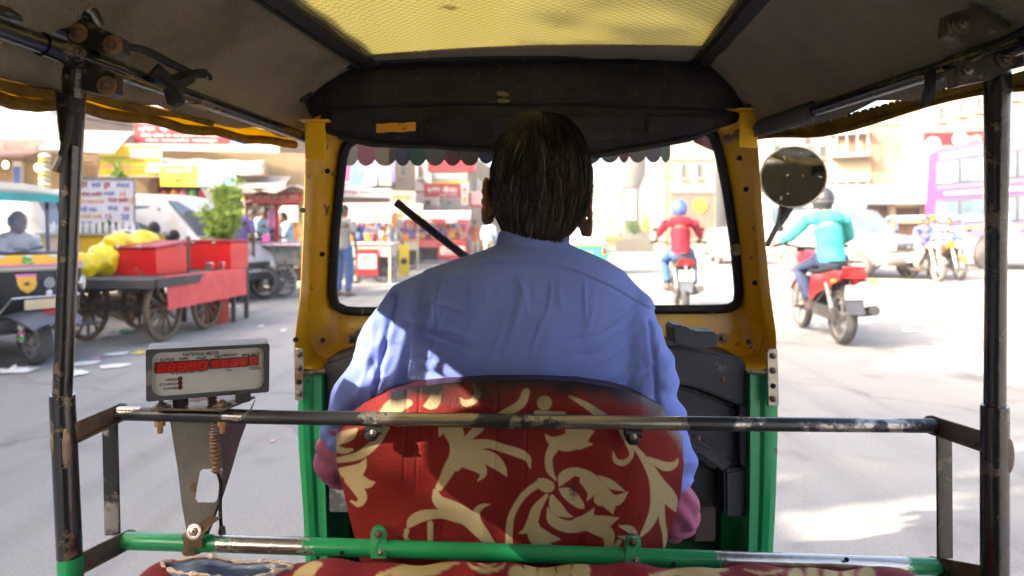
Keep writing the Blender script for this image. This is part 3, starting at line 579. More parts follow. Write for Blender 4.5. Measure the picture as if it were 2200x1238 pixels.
# passenger bench padding below the lower rail
PC = [[(560, 1240, 4), (600, 1215, 14), (648, 1200, 3)], [(650, 1240, 20), (672, 1218, 12), (690, 1212, 4)], [(810, 1236, 3), (870, 1222, 10), (930, 1216, 7), (985, 1210, 2)], [(850, 1245, 12), (930, 1228, 8), (970, 1216, 2)], [(1005, 1210, 2), (1020, 1221, 4), (1048, 1226, 5), (1075, 1220, 4), (1085, 1210, 2)], [(1030, 1211, 2), (1048, 1217, 3), (1066, 1211, 2)],
 [(1110, 1232, 18)], [(1140, 1214, 12), (1142, 1240, 14)], [(1175, 1216, 17), (1175, 1245, 18)], [(1212, 1220, 15), (1210, 1245, 16)], [(1248, 1226, 20), (1250, 1250, 18)], [(1395, 1238, 2), (1450, 1230, 8), (1520, 1226, 8), (1562, 1224, 3)], [(1470, 1246, 10), (1540, 1238, 8)], [(1600, 1224, 2), (1640, 1232, 4), (1682, 1225, 2)], [(1710, 1236, 16)], [(1745, 1228, 13), (1745, 1250, 15)], [(1785, 1229, 15), (1785, 1250, 15)], [(1822, 1230, 13)], [(1862, 1238, 20)], [(400, 1250, 16), (470, 1245, 14)]]
rows = []; NU = 420; uu = np.linspace(278, 2010, NU); prof = [(1.0, -.14), (.995, -.08), (.985, -.045), (.97, -.022), (.95, -.008), (.925, -.001), (.90, 0), (.87, -.004), (.84, -.014), (.80, -.036), (.77, -.07), (.76, -.14), (.76, -.40)]
prof = [tuple(p)[:2] for p in spline([V((a, b, 0)) for a, b in prof], 4)]
for dd, dz in prof:
    r = []
    for x in uu:
        X0 = (x-1100)*.92/F; zt = .758-.014*((x-278)/1732)-.004+.003*math.sin(x*.02)+.002*math.sin(x*.047+dd*20); en = max(0, 1-(x-278)/60)**2*.05+max(0, 1-(2010-x)/60)**2*.05
        hol = math.exp(-(((x-485)/146)**4+((dd-.918)/.030)**4)); r.append(V((X0, dd, zt+dz-en*(1 if dz > -.2 else 0)-.010*hol)))
    rows.append(r)
po = MB().grid(rows).build('passenger_seat', print_mat('printed_bench_cloth', (.22, .010, .014), (.50, .38, .18)), RK, 60, label='red floral bench padding with a torn hole')
co_ = np.array([v.co[:] for v in po.data.vertices]); px = 1100+co_[:, 0]*F/co_[:, 1]; py = 500+(EYE-co_[:, 2])*F/co_[:, 1]
pt = np.clip(.5-field(px, py, PC)/2, 0, 1); paint(po, np.stack([pt, np.zeros(len(pt)), np.zeros(len(pt)), np.ones(len(pt))], 1))
vin = M('navy_vinyl', (.02, .035, .07), .3, 0, .3, 10, .3, 30, wear=((.45, .42, .36), .2, 20), spec=.6)
pz = lambda d: float(np.interp(d, [q[0] for q in prof][::-1], [q[1] for q in prof][::-1]))
hz = lambda x, d: .758-.014*((x-278)/1732)-.004+.003*math.sin(x*.02)+.002*math.sin(x*.047+d*20)+pz(d)
hx = np.linspace(348, 628, 29); hw_ = lambda x: .030*max(0, 1-(abs(x-488)/141)**3.2)
MB().slab([[V(((x-1100)*.92/F, .918+k*hw_(x), hz(x, .918+k*hw_(x))-.004+.003*math.sin(k*2.5))) for x in hx] for k in np.linspace(-1, 1, 9)], (0, 0, -.004)).build('torn_vinyl', vin, po)
a = [V(((x-1100)*.92/F, .918+s_*hw_(x), hz(x, .918+s_*hw_(x))+.001)) for s_ in (1, -1) for x in (hx if s_ == 1 else hx[::-1][1:-1])]
MB().tube(a, [.0022+.0016*math.sin(k*2.3)+.001*math.sin(k*5.1) for k in range(len(a))], 6, closed=True).build('frayed_lining', M('white_lining', (.45, .38, .30), .9, bump=.4), po)
MB().tube([V((-.69, .05, 1.295)), V((-.692, .25, 1.29)), V((-.69, .50, 1.29)), V((-.685, .715, 1.295))], [.085, .09, .092, .086], 14).build('added_shade_roll', strapm, RK)  # unseen roll added under the left eave to keep sun off the seat back
# rear wall and parcel shelf behind the camera, seen only in the mirror
MB().slab([[V((x, -.75, z)) for x in (-.66, -.3, .03, .4, .72)] for z in (.3, .8, 1.2, 1.6)], (0, -.01, 0)).build('rear_panel', felt, RK)
MB().box((.03, -.3, .55), (1.2, .6, .3), bev=.05).build('bench_base', grn_d, RK)
# road wheels and nose so the vehicle is whole from outside
for x, y in ((.03, 2.05), (-.52, -.35), (.58, -.35)):
    wh = MB().lathe([(.10, -.04), (.17, -.05), (.205, -.035), (.21, 0), (.205, .035), (.17, .05), (.10, .04)], (x, y, .21), (1, 0, 0), 24).build('wheel', rub, RK)
    MB().lathe([(.001, -.03), (.1, -.03), (.1, .03), (.001, .03)], (x, y, .21), (1, 0, 0), 16, cap=False).build('wheel_hub', steel, wh)
# ================================================================ the driver
def nz3(p, f, s=0):
    x, y, z = p[:, 0]*f+s, p[:, 1]*f+s*1.7, p[:, 2]*f+s*.6
    return (np.sin(x+1.7*np.sin(y*.8+z*.6))+np.sin(y*1.3+1.3*np.sin(z*1.1+x*.7))+np.sin(z*.9+1.5*np.sin(x*.9+y)))/3
skin = M('brown_skin', (.20, .095, .05), .5, 0, .18, 25, .15, 120, spec=.4)
DR = thing('person', 'driver seen from behind, grey streaked dark hair, loose blue shirt with pink sleeves under it', 'person', (.02, 1.25, 0), world=True)
# body: head, ears, neck, trunk, legs and arms with hands as one skin
mb = MB(); HC = P(1163, 392, 1.24)
mb.ell(HC, (.078, .098, .112), nu=24, nv=16); mb.ell(HC+V((0, .03, -.07)), (.060, .075, .07), nu=16, nv=12)
mb.ell(HC+V((0, .125, -.02)), (.014, .022, .025)); mb.ell(HC+V((0, .09, -.105)), (.035, .03, .03))
for px_, py_, s in ((1052, 432, -1), (1256, 458, 1)):
    c = P(px_, py_, 1.235)
    for k in range(10):
        a = k/9; an = lerp(-2.6, 2.0, a); rr = (.017, .037)
        mb.ell(c+V((s*(.004+.006*math.sin(a*PI)), -math.cos(an)*rr[0]*.9, -math.sin(an)*rr[1]*-1)), (.007, .008, .010), nu=8, nv=6)
    mb.ell(c+V((-s*.003, .002, 0)), (.007, .014, .030), (0, s*14, 0), nu=10, nv=8); mb.ell(c+V((-s*.002, .004, -.034)), (.007, .009, .010), nu=8, nv=6)
nk = [P(1160, 470, 1.26), P(1150, 505, 1.245), P(1142, 545, 1.24)]
mb.tube(nk, [.058, .058, .058], 16)
hip = V((.02, 1.31, .74))
mb.tube([nk[2], V((.03, 1.255, 1.06)), V((.02, 1.275, .98)), V((.02, 1.285, .86)), hip], [.055, .075, .085, .09, .11], 16)
arms = {-1: [P(900, 640, 1.24), P(815, 790, 1.22), P(742, 965, 1.19), P(800, 985, 1.42), P(842, 955, 1.60)], 1: [P(1372, 655, 1.24), P(1400, 830, 1.22), P(1428, 1040, 1.19), P(1400, 1010, 1.42), P(1372, 965, 1.60)]}
for s, a in arms.items():
    mb.tube([a[0]+V((-s*.10, .015, -.03)), a[0]+V((-s*.01, .01, -.02))]+a[1:], [.04, .042, .04, .036, .032, .025], 12); h = a[-1]
    mb.ell(h+V((0, .03, 0)), (.038, .045, .018), (0, 0, 0))
    for k in range(4):
        f = h+V((-.028+.018*k, .07, .002)); mb.tube([f, f+V((0, .022, .008)), f+V((0, .032, -.012)), f+V((0, .016, -.028))], [.0085, .0085, .008, .007], 6)
    mb.tube([h+V((-s*.03, .02, 0)), h+V((-s*.045, .045, -.006)), h+V((-s*.04, .062, -.02))], [.01, .009, .008], 6)
    k1 = V((.02+s*.17, 1.60, .62)); mb.tube([hip+V((s*.08, 0, -.02)), k1, V((.02+s*.16, 1.62, .36)), V((.02+s*.16, 1.72, .335))], [.085, .062, .045, .04], 10)
link('body', fuse(mb, .0055, 4), DR, 180); DR.children[0].data.materials.append(skin)
# handlebar he holds
hb = MB().tube([arms[-1][-1]+V((-.03, .06, -.012)), arms[-1][-1]+V((.08, .07, -.012)), V((.03, 1.72, .80)), arms[1][-1]+V((-.08, .07, -.012)), arms[1][-1]+V((.03, .06, -.012))], .011, 10)
hb.tube([V((.03, 1.72, .82)), V((.03, 1.80, .40))], .028, 12); hb.build('handlebar', rub, RK)
# shirt
mb = MB(); rows = []
for y, l, r, t, dc in [(511, 1078, 1214, .054, 1.24), (526, 1066, 1222, .058, 1.24), (543, 1020, 1262, .064, 1.236), (560, 972, 1300, .074, 1.238), (582, 918, 1338, .084, 1.242), (610, 880, 1362, .096, 1.25), (650, 850, 1385, .108, 1.255), (700, 838, 1392, .116, 1.26), (780, 828, 1400, .122, 1.265), (880, 815, 1405, .128, 1.27), (1000, 805, 1408, .135, 1.275), (1120, 795, 1415, .14, 1.28), (1230, 790, 1420, .145, 1.29)]:
    r_ = []; hw = (r-l)/2*dc/F; c = P((l+r)/2, y, dc)
    for k in range(40):
        a = 2*PI*k/40; ca, sa = math.cos(a), math.sin(a); r_.append(c+V((hw*math.copysign(abs(ca)**.85, ca), t*math.copysign(abs(sa)**.8, sa), 0)))
    rows.append(r_)
mb.grid(rows, closed=True); nr = len(rows)
mb.f += [tuple(range(len(mb.v)-nr*40, len(mb.v)-nr*40+40)), tuple(range(len(mb.v)-40, len(mb.v)))]; mb.m += [0, 0]
for s, a, rr in ((-1, [P(955, 628, 1.245), P(892, 660, 1.235), P(832, 760, 1.225), P(785, 870, 1.20), P(750, 950, 1.18), P(742, 968, 1.20)], [.050, .057, .060, .061, .060, .050]), (1, [P(1300, 632, 1.245), P(1346, 672, 1.235), P(1376, 770, 1.225), P(1396, 880, 1.20), P(1418, 985, 1.18), P(1428, 1040, 1.18)], [.048, .052, .056, .057, .060, .058])):
    mb.tube(a, rr, 18)
sh = fuse(mb, .0055, 7); sh.name = 'shirt'
def sub(me):                              # one level of refinement, so the folds are smooth
    o = bpy.data.objects.new('t', me); COL.objects.link(o); m = o.modifiers.new('s', 'SUBSURF'); m.levels = m.render_levels = 1
    bpy.context.view_layer.update(); r = bpy.data.meshes.new_from_object(o.evaluated_get(bpy.context.evaluated_depsgraph_get())); bpy.data.objects.remove(o); return r
sh = sub(sh)
n_ = len(sh.vertices); co_ = np.zeros(n_*3); sh.vertices.foreach_get('co', co_); co_ = co_.reshape(-1, 3); no = np.zeros(n_*3); sh.vertices.foreach_get('normal', no); no = no.reshape(-1, 3)
px = 1100+co_[:, 0]*F/co_[:, 1]; py = 500+(EYE-co_[:, 2])*F/co_[:, 1]
seam = np.interp(px, [820, 860, 980, 1096, 1175, 1238, 1317, 1400], [640, 598, 567, 558, 563, 582, 617, 665])
below = np.clip((py-seam)/90, 0, 1); back = np.clip(-no[:, 1]*2, 0, 1)
dsp = .0040*nz3(co_, 9, 1)+.0016*nz3(co_, 24, 3)
w1 = px+34*np.sin(py*.011+px*.004)+(px-1120)*(-.00045)*(py-560)
fold = np.zeros(n_)
for c, wd_, a in ((900, 10, .004), (925, 6, .0015), (1000, 22, .0022), (1065, 9, .0016), (1090, 12, .0030), (1150, 7, .0018), (1180, 26, .002), (1262, 8, .0026), (1284, 14, .0016), (1345, 11, .0028)):
    fold += a*np.exp(-((w1-c)/wd_)**2)*np.clip(1.25-np.abs(py-(660+70*math.sin(c*1.7)))/(95+50*math.sin(c*.9)), 0, 1)
dsp += (fold-.0025)*below*back
slv = np.clip((860-px)/40, 0, 1)+np.clip((px-1375)/30, 0, 1)
dg = (px*.55+py*1.0)*np.where(px < 1100, 1, 0)+(-px*.5+py)*np.where(px >= 1100, 1, 0)
dsp += slv*np.clip((py-640)/60, 0, 1)*(.0038*np.sin(dg*.052+2.2*np.sin(py*.009+px*.02))+.0022*np.sin(dg*.11+px*.05))
for (xa, ya), (xb, yb), wd_, a in (((845, 640), (800, 880), 6, -.008), ((812, 668), (770, 850), 7, .004), ((1398, 690), (1420, 930), 6, -.007), ((1402, 860), (1368, 930), 7, -.005), ((880, 700), (840, 830), 10, .005)):
    L2 = (xb-xa)**2+(yb-ya)**2; t = np.clip(((px-xa)*(xb-xa)+(py-ya)*(yb-ya))/L2, 0, 1); dsp += a*np.exp(-((px-xa-t*(xb-xa))**2+(py-ya-t*(yb-ya))**2)/wd_**2)*back
dsp += np.where(py < seam, .0022, 0)*np.clip((seam-py)/2+.3, 0, 1)-.0022*np.exp(-((py-seam-2)/2.2)**2)*back
dsp += .0028*np.exp(-((px-1140)/120)**2)*np.exp(-((py-700)/70)**2)*back
r3 = np.random.default_rng(5)
def crease(x0, y0, x1, y1, w_, a):        # a sharp little fold line
    global dsp
    L2 = (x1-x0)**2+(y1-y0)**2; bend = r3.uniform(-.12, .12); t = np.clip(((px-x0)*(x1-x0)+(py-y0)*(y1-y0))/L2, 0, 1); ox = -(y1-y0)*bend*4*t*(1-t); oy = (x1-x0)*bend*4*t*(1-t)
    q = np.sqrt((px-x0-t*(x1-x0)-ox)**2+(py-y0-t*(y1-y0)-oy)**2+1e-6); dsp = dsp+a*np.sin(PI*np.clip(t, .02, .98))*np.exp(-q/w_)*back
for k in range(9): x = r3.uniform(850, 900); y = 650+k*20+r3.uniform(-8, 8); crease(x, y, x+r3.uniform(60, 190), y+r3.uniform(10, 80), r3.uniform(3, 7), r3.uniform(.002, .005)*r3.choice((1, 1, -1)))
for k in range(9): x = r3.uniform(1340, 1392); y = 660+k*20+r3.uniform(-8, 8); crease(x, y, x-r3.uniform(50, 170), y+r3.uniform(10, 90), r3.uniform(3, 7), r3.uniform(.002, .005)*r3.choice((1, 1, -1)))
for k in range(12): x = r3.uniform(740, 830); y = 690+k*20; crease(x, y, x+r3.uniform(20, 55), y+r3.uniform(10, 60), r3.uniform(3, 6), r3.uniform(.003, .006)*r3.choice((1, 1, -1)))
for k in range(12): x = r3.uniform(1395, 1450); y = 700+k*24; crease(x, y, x-r3.uniform(15, 45), y+r3.uniform(10, 60), r3.uniform(3, 6), r3.uniform(.003, .006)*r3.choice((1, 1, -1)))
for k in range(10): x = 960+k*36+r3.uniform(-12, 12); crease(x, 585+r3.uniform(-5, 10), x+r3.uniform(-30, 30), 650+r3.uniform(0, 90), r3.uniform(3, 8), r3.uniform(.0015, .0035))
co_ += no*dsp[:, None]; sh.vertices.foreach_set('co', co_.ravel())
sh.materials.append(cloth('blue_shirt', (.205, .28, .72), .12, .10, 3.5, .8, .30, 520)); link('shirt', sh, DR, 180)
cc = P(1146, 513, 1.243)
cring = lambda r, py_, dy=0: [V((cc.x+r*math.cos(a)*1.02, cc.y+dy+r*.95*math.sin(a), P(1146, py_+5*math.cos(a), 1.243).z-.004*math.sin(a))) for a in np.linspace(0, 2*PI, 41)]
MB().slab([cring(.0605, 540), cring(.0665, 533), cring(.0655, 522), cring(.0625, 508), cring(.0600, 503), cring(.0575, 508)], lambda p: (V((cc.x, cc.y, p.z))-p).normalized()*.0015).build('collar', MATS['blue_shirt'], DR, 60)
# pink under-sleeves bulging below the shirt cuffs
for s, pts, rr in ((-1, [P(758, 905, 1.19), P(738, 950, 1.18), P(728, 985, 1.20), P(760, 1000, 1.30), P(800, 985, 1.42), P(830, 965, 1.54)], [.040, .047, .043, .045, .042, .038]), (1, [P(1405, 960, 1.19), P(1430, 1050, 1.18), P(1445, 1100, 1.20), P(1432, 1100, 1.30), P(1402, 1035, 1.42), P(1380, 985, 1.54)], [.040, .043, .044, .046, .042, .038])):
    mb = MB().tube(spline(pts, 3), [lerp(rr[min(5, k//3)], rr[min(5, k//3+1)], k % 3/3) for k in range(16)], 14)
    me = fuse(mb, .006, 5); k_ = len(me.vertices); c_ = np.zeros(k_*3); me.vertices.foreach_get('co', c_); c_ = c_.reshape(-1, 3); q_ = np.zeros(k_*3); me.vertices.foreach_get('normal', q_); q_ = q_.reshape(-1, 3)
    c_ += q_*(.0035*np.sin(c_[:, 2]*150+c_[:, 0]*110+2*np.sin(c_[:, 1]*60))+.004*nz3(c_, 30, 2))[:, None]; me.vertices.foreach_set('co', c_.ravel())
    me.materials.append(MATS.get('pink_cloth') or cloth('pink_cloth', (.48, .14, .25), .2, .12, 10, .8, .3, 120)); link('sleeve', me, DR, 180)
mb = MB()
for s in (-1, 1): mb.tube([hip+V((s*.07, -.02, -.02)), V((.02+s*.17, 1.60, .64)), V((.02+s*.16, 1.64, .40))], [.115, .085, .06], 14)
mb.ell(hip+V((0, 0, -.01)), (.185, .15, .10)); me = fuse(mb, .012, 3); me.materials.append(M('grey_trousers', (.12, .13, .22), .8, bump=.2)); link('trousers', me, DR, 180)
# hair: scalp shell and combed-back strands, dark with grey ones, thin at the crown
hr = [M('dark_hair', (.008, .0065, .006), .6, 0, .3, 20, spec=.3), M('grey_hair', (.16, .13, .105), .5, 0, .4, 20, spec=.3)]
HR = (.0895, .106, .122)
def hp(th, ph, lift=0):                   # a little squarer than an egg at the crown
    sn = math.sin(th)**(.80 if th < 1.57 else 1)
    return hp_(th, ph, lift, sn)
def hp_(th, ph, lift, sn):                   # th from the top of the head, ph from straight back
    k = 1+lift; zz = math.cos(th)*HR[2]*k*(1 if th < 1.57 else 1.12); nar = 1 if zz > -.04 else 1-.14*min(1, (-.04-zz)/.09)**1.3
    x = sn*math.sin(ph)*HR[0]*k*nar; y = -sn*math.cos(ph)*HR[1]*k*(1 if zz > -.02 else 1-.24*min(1, (-.02-zz)/.09))
    return HC+V((x-.004*max(0, -zz/.1), y, zz))
hm = MB(); hr.append(M('brown_grey_hair', (.055, .042, .032), .5, 0, .3, 20, spec=.3)); hr.append(M('scalp', (.085, .036, .020), .55, 0, .2, 30))
tv_, pv_ = np.linspace(.05, 2.45, 30), np.linspace(-2.0, 2.0, 64)
def bare(th, ph): return math.hypot((ph-.10)*math.sin(th)*1.1, (th-.66)*1.0)
grid_ = [[hp(th, ph, -.045+.012*math.sin(ph*31+th*5)*.4) for ph in pv_] for th in tv_]; hm.grid(grid_)
hm.m = [3 if bare(tv_[k//63], pv_[k % 63]) < .34 else 0 for k in range(len(hm.f))]
def flow(th, ph): return .16*math.sin(ph*2.2+.6)+.22*math.sin(ph*7+2.1*math.sin(th*2))*.5-.10
cl_ = [(random.uniform(0, 6), random.uniform(-.10, .10), random.uniform(.75, 1.3)) for _ in range(400)]
for k in range(9500):
    ph = random.gauss(0, .95); ph = max(-1.98, min(1.98, ph)); th = random.uniform(0, 2.0); b_ = bare(th, ph)
    if b_ < .42 and random.random() < .86-.9*max(0, b_-.22): continue
    lim = 2.60 if ph < .35 else 2.60-.30*min(1, (ph-.35)/.6)
    if abs(ph) > 1.15: lim = min(lim, 2.12-.18*(abs(ph)-1.15))
    wv, dr, wd0 = cl_[int((ph+2)*37+th*23) % 400]; dr += random.gauss(0, .045); end = min(lim+random.gauss(0, .05), th+random.uniform(.35, 1.05)); lift0 = abs(random.gauss(.014, .016))+.004; n = 7; pts = []
    for j in range(n+1):
        t = j/n; a = lerp(th, end, t); b = ph+(dr+flow(th, ph))*t*(1 if th > .4 else .5)+.014*math.sin(wv+t*5); pts.append(hp(a, b, lift0*(.25+.75*math.sin(PI*min(1, t*.85)))-.010*(1-t)+.003*math.sin(wv*3+7*t)))
    if end > 2.4: pts[-1] += V((random.gauss(0, .003), -.003*random.random(), -.008*random.random()))
    rr_ = random.random(); gp_ = .02+.26*max(0, a-1.1)*(1+.7*max(-.6, min(1, ph))); g = 1 if rr_ < gp_*.55 else (2 if rr_ < gp_*1.9+.02 else 0)
    wd0 *= random.uniform(.7, 1.15); hm.tube(pts, [r*wd0 for r in (.0003, .0006, .0007, .0007, .0006, .0005, .0004, .0001)], 3, False, g)
for k in range(420):                      # short stubble on the nape and behind the right ear
    ph = random.uniform(-1.1, 1.5); p = hp(random.uniform(2.35, 2.62), ph, -.05)+V((0, .004, -.006)); hm.tube([p, p+V((random.gauss(0, .002), -.004, -.008))], [.0005, .0002], 3, False, random.choice((1, 1, 2)))
for k in range(170):                      # stray hairs standing off the outline
    ph = random.uniform(-1.95, 1.95); th = random.uniform(.02, 1.7); p = hp(th, ph, .005); q = hp(th+random.uniform(.12, .3), ph+random.gauss(0, .10), .03+random.random()*.05); hm.tube([p, p.lerp(q, .5)+(p-HC).normalized()*.004, q], [.0006, .0005, .0002], 3, False, random.choice((0, 0, 2)))
hm.build('hair', hr, DR, 60, raw=True)
# ================================================================ fare meter bolted on the upper rail
FM = thing('fare_meter', 'grey electronic fare meter with dark red digits on a triangular steel bracket', 'fare meter', (-.45, 1.03, .94), world=True)
case_m = M('meter_case', (.05, .053, .062), .45, .1, .2, 12, .15, 90, wear=((.16, .15, .14), .16, 20)); face_m = M('meter_face', (.46, .45, .44), .5, 0, .06, 6)
A, B_, C_, D_ = P(313, 751, .985), P(579, 738, 1.06), P(578, 842, 1.06), P(314, 863, .985)
XD = (B_-A).normalized(); ZD = (A-D_).normalized(); ND = XD.cross(ZD).normalized()
if ND.y > 0: ND = -ND
def mp(u, v, o=0): return A.lerp(B_, u).lerp(D_.lerp(C_, u), v)+ND*o     # u right, v down on the face
def rect(u0, u1, v0, v1, o, rad=.0, n=4):
    if not rad: return [mp(u0, v0, o), mp(u1, v0, o), mp(u1, v1, o), mp(u0, v1, o)]
    r = []; ru, rv = rad, rad*2.4
    for cu, cv, a0 in ((u1-ru, v0+rv, -90), (u1-ru, v1-rv, 0), (u0+ru, v1-rv, 90), (u0+ru, v0+rv, 180)):
        for k in range(n+1): a = R(a0+90*k/n); r.append(mp(cu+ru*math.cos(a), cv+rv*math.sin(a), o))
    return r
mb = MB(); fo = rect(0, 1, 0, 1, 0, .02); fi = rect(.045, .96, .07, .93, 0, .07); bk = [p-ND*.062+V((.003, 0, 0)) for p in fo]
mb.grid([[p-ND*.008 for p in fi], fi, [p+ND*.002 for p in fi], [p+ND*.002 for p in fo], fo, bk], closed=True); mb.f.append(tuple(len(mb.v)-1-k for k in range(len(fo)))); mb.m.append(0)
mb.build('meter_case', case_m, FM, 50)
MB().prism(rect(.03, .975, .05, .95, -.005, .05), ND*-.003).build('face_plate', face_m, FM, 0)
red = M('red_filter', (.34, .004, .005), .22, 0, .1, 30, spec=.6); dig = M('dim_red_digit', (.50, .02, .018), .4); inkm = M('black_ink', (.03, .028, .03), .7)
for u0, u1, v0, v1, nd in ((.075, .485, .28, .47, 5), (.505, .815, .275, .445, 4), (.825, .905, .25, .43, 1)):
    pw = MB().prism(rect(u0-.006, u1+.006, v0-.015, v1+.015, -.0045, .01), ND*.002).build('digit_window', M('window_rim', (.02, .01, .012), .6) if 'window_rim' not in MATS else MATS['window_rim'], FM, 0)
    MB().prism(rect(u0, u1, v0, v1, -.0022, .006), ND*.0012).build('red_filter', red, pw, 0)
    sg = MB(); cw = (u1-u0)/nd
    for k in range(nd):
        cu = u0+cw*(k+.5); w_, h_ = min(cw*.27, .024), (v1-v0)*.36; cv = (v0+v1)/2; sl = .006
        P7 = {'a': (-1, -1, 1, -1), 'g': (-1, 0, 1, 0), 'd': (-1, 1, 1, 1), 'f': (-1, -1, -1, 0), 'b': (1, -1, 1, 0), 'e': (-1, 0, -1, 1), 'c': (1, 0, 1, 1)}
        use = 'abcdefg' if nd == 5 else (['abcdfg', 'abcdfg', 'abcdefg', 'cdefg'][k] if nd == 4 else 'acdfg')
        for q in use:
            x0, y0, x1, y1 = P7[q]; f = lambda x, y, s: mp(cu+x*w_-y*sl, cv+y*h_, s)
            bar(sg, f(x0*.86, y0*.92, -.0006), f(x1*.86, y1*.92, -.0006), .0011, .0006, up=ND)
    sg.build('digits', dig, pw, 0)
ink = MB(); o = -.0046
for s, u, v, wd_, sh_ in (('NATIONAL METER', .432, .15, .29, 0), ('RUPEES', .165, .228, .112, 0), ('FARE', .29, .225, .082, .25), ('PAISE', .435, .232, .08, 0), ('HRS', .57, .222, .052, 0), ('TIME/DIST', .665, .205, .135, .25), ('MINS', .80, .222, .065, 0), ('RATE', .885, .212, .065, 0),
                          ('Pay By Meter Only', .285, .51, .19, .15), ('Only', .43, .508, .045, .15), ('Km.', .66, .50, .042, 0), ('0-Day Fare', .875, .487, .095, .2), ('0-Night Fare', .88, .525, .105, .2), ('HIRED', .195, .625, .093, 0), ('STOPPED', .17, .712, .138, 0), ('POWER', .187, .795, .107, 0)):
    put_text(ink, s, mp(u, v, o), XD, ZD, w=wd_*(B_-A).length, h={'NATIONAL METER': .0052, 'Km.': .0035}.get(s, .0040 if s.isupper() else .0030), bold=.03, shear=sh_)
ink.build('lettering', inkm, FM, 0)
for v in (.615, .70, .785): MB().lathe([(.0035, 0), (.0035, .001), (.002, .002)], mp(.262, v, -.005), ND, 12).build('lamp', M('dark_lamp', (.05, .004, .008), .3) if 'dark_lamp' not in MATS else MATS['dark_lamp'], FM)
for x in (388, 522): MB().lathe([(.011, 0), (.011, .014)], P(x, 871 if x < 450 else 862, 1.03), (0, 0, 1), 14).build('rubber_foot', rub, FM)
br = MB(); tp = lambda x, y, d: P(x, y, d)
br.prism([P(322, 882, 1.01), P(480, 884, 1.01), P(548, 856, 1.09), P(520, 852, 1.10), P(370, 862, 1.09)], (0, 0, .003))
plate = br.build('bracket_plate', rusty, FM, 0)
# folded V of sheet steel with a window cut in it
Lf = [(364, 897), (398, 1148)]; bx = MB()
def vq(pts, dz): return [P(x, y, d) for x, y, d in pts]
outer = [(364, 895), (372, 950), (382, 1010), (390, 1080), (402, 1150), (445, 1150), (470, 1075), (480, 1005), (470, 950), (466, 895)]
hole_ = [(428, 1015), (425, 1030), (421, 1050), (418, 1073), (424, 1080), (462, 1080), (468, 1070), (473, 1020), (468, 1008), (436, 1008)]
o_ = [P(x, y, 1.045) for x, y in outer]; h_ = [P(x, y, 1.045) for x, y in hole_]
from mathutils.geometry import tessellate_polygon
tri = tessellate_polygon([[V((x, y, 0)) for x, y in outer], [V((x, y, 0)) for x, y in hole_]]); al = o_+h_
bx.add(al, tri); bx.add([p+V((0, .003, 0)) for p in al], tri); bx.grid([o_+o_[:1], [p+V((0, .003, 0)) for p in o_+o_[:1]]]); bx.grid([h_+h_[:1], [p+V((0, .003, 0)) for p in h_+h_[:1]]])
bx.slab([[P(466, 895, 1.045), P(530, 893, 1.09), P(548, 858, 1.10)], [P(470, 950, 1.045), P(512, 952, 1.085), P(514, 950, 1.087)], [P(480, 1005, 1.045), P(496, 1008, 1.07), P(497, 1008, 1.072)], [P(470, 1075, 1.045), P(474, 1076, 1.055), P(475, 1076, 1.056)], [P(445, 1150, 1.045), P(446, 1150, 1.05), P(447, 1150, 1.051)]], (0, .003, 0))
bx.build('bracket', M('bracket_steel', (.20, .18, .16), .42, .75, .3, 9, .12, 50, wear=((.16, .09, .045), .28, 9, .8, .1)), FM, 30)
mb = MB(); cl = [P(404, 1178, 1.012), P(402, 1160, 1.008), P(408, 1146, 1.01), P(425, 1128, 1.022), P(446, 1112, 1.040)]; mb.slab([cl, [p+V((.021, 0, 0)) for p in cl]], (0, .003, 0)); mb.tube([P(415, 1146, 1.03), P(415, 1185, 1.03)], .0155, 12); clamp = mb.build('rail_clamp', rusty, FM, 30)
bolt(clamp, P(417, 1143, 1.012), (0, -1, .4), .0065, steel, steel)
for x, y in ((347, 876), (477, 874)): bolt(plate, P(x, y, 1.02), (0, -.15, 1), .008, rusty, rusty)
for x in (344, 478): MB().lathe([(.008, 0), (.008, .007), (.0045, .008), (.0045, .018)], P(x, 905, 1.03), (0, 0, -1), 8).build('bolt', rust_w, plate)
mb = MB(); sp = spline([P(455, 850, 1.045), P(460, 900, 1.035), P(461, 950, 1.03), P(466, 1016, 1.03)], 40)
mb.tube(sp, [.0065+.0016*math.sin(k*1.25) for k in range(len(sp))], 10); mb.build('spring_conduit', steel, FM)
MB().tube(spline([P(466, 1010, 1.03), P(474, 1040, 1.035), P(473, 1090, 1.045), P(476, 1145, 1.05), P(480, 1185, 1.05)], 5), .0028, 6).build('cable', rub, FM)
MB().lathe([(.006, 0), (.006, .012), (.004, .02)], P(477, 1158, 1.05), (0, 0, 1), 8).build('cable_gland', rub, FM)
# ================================================================ the street: ground, air, buildings, signs, trees
def G(px, d, z=0): return V(((px-1100)*d/F, d, z))
am = M('dusty_asphalt', (.275, .265, .255), .9, 0, .10, .35, .5, 130, spec=.25, dust=((.30, .28, .255), .45, .9)); t = am.node_tree; n = t.nodes
src = n['Principled BSDF'].inputs['Base Color'].links[0].from_socket; tc = n.new('ShaderNodeTexCoord'); nz = n.new('ShaderNodeTexNoise'); nz.inputs['Scale'].default_value = 75; nz.inputs['Detail'].default_value = 3
t.links.new(tc.outputs['Object'], nz.inputs[0]); mr = n.new('ShaderNodeMapRange'); mr.inputs[1].default_value = .3; mr.inputs[2].default_value = .7; mr.inputs[3].default_value = .86; mr.inputs[4].default_value = 1.1; t.links.new(nz.outputs[0], mr.inputs[0])
mx = n.new('ShaderNodeMix'); mx.data_type = 'RGBA'; mx.blend_type = 'MULTIPLY'; mx.inputs[0].default_value = 1; t.links.new(src, mx.inputs[6]); t.links.new(mr.outputs[0], mx.inputs[7]); 
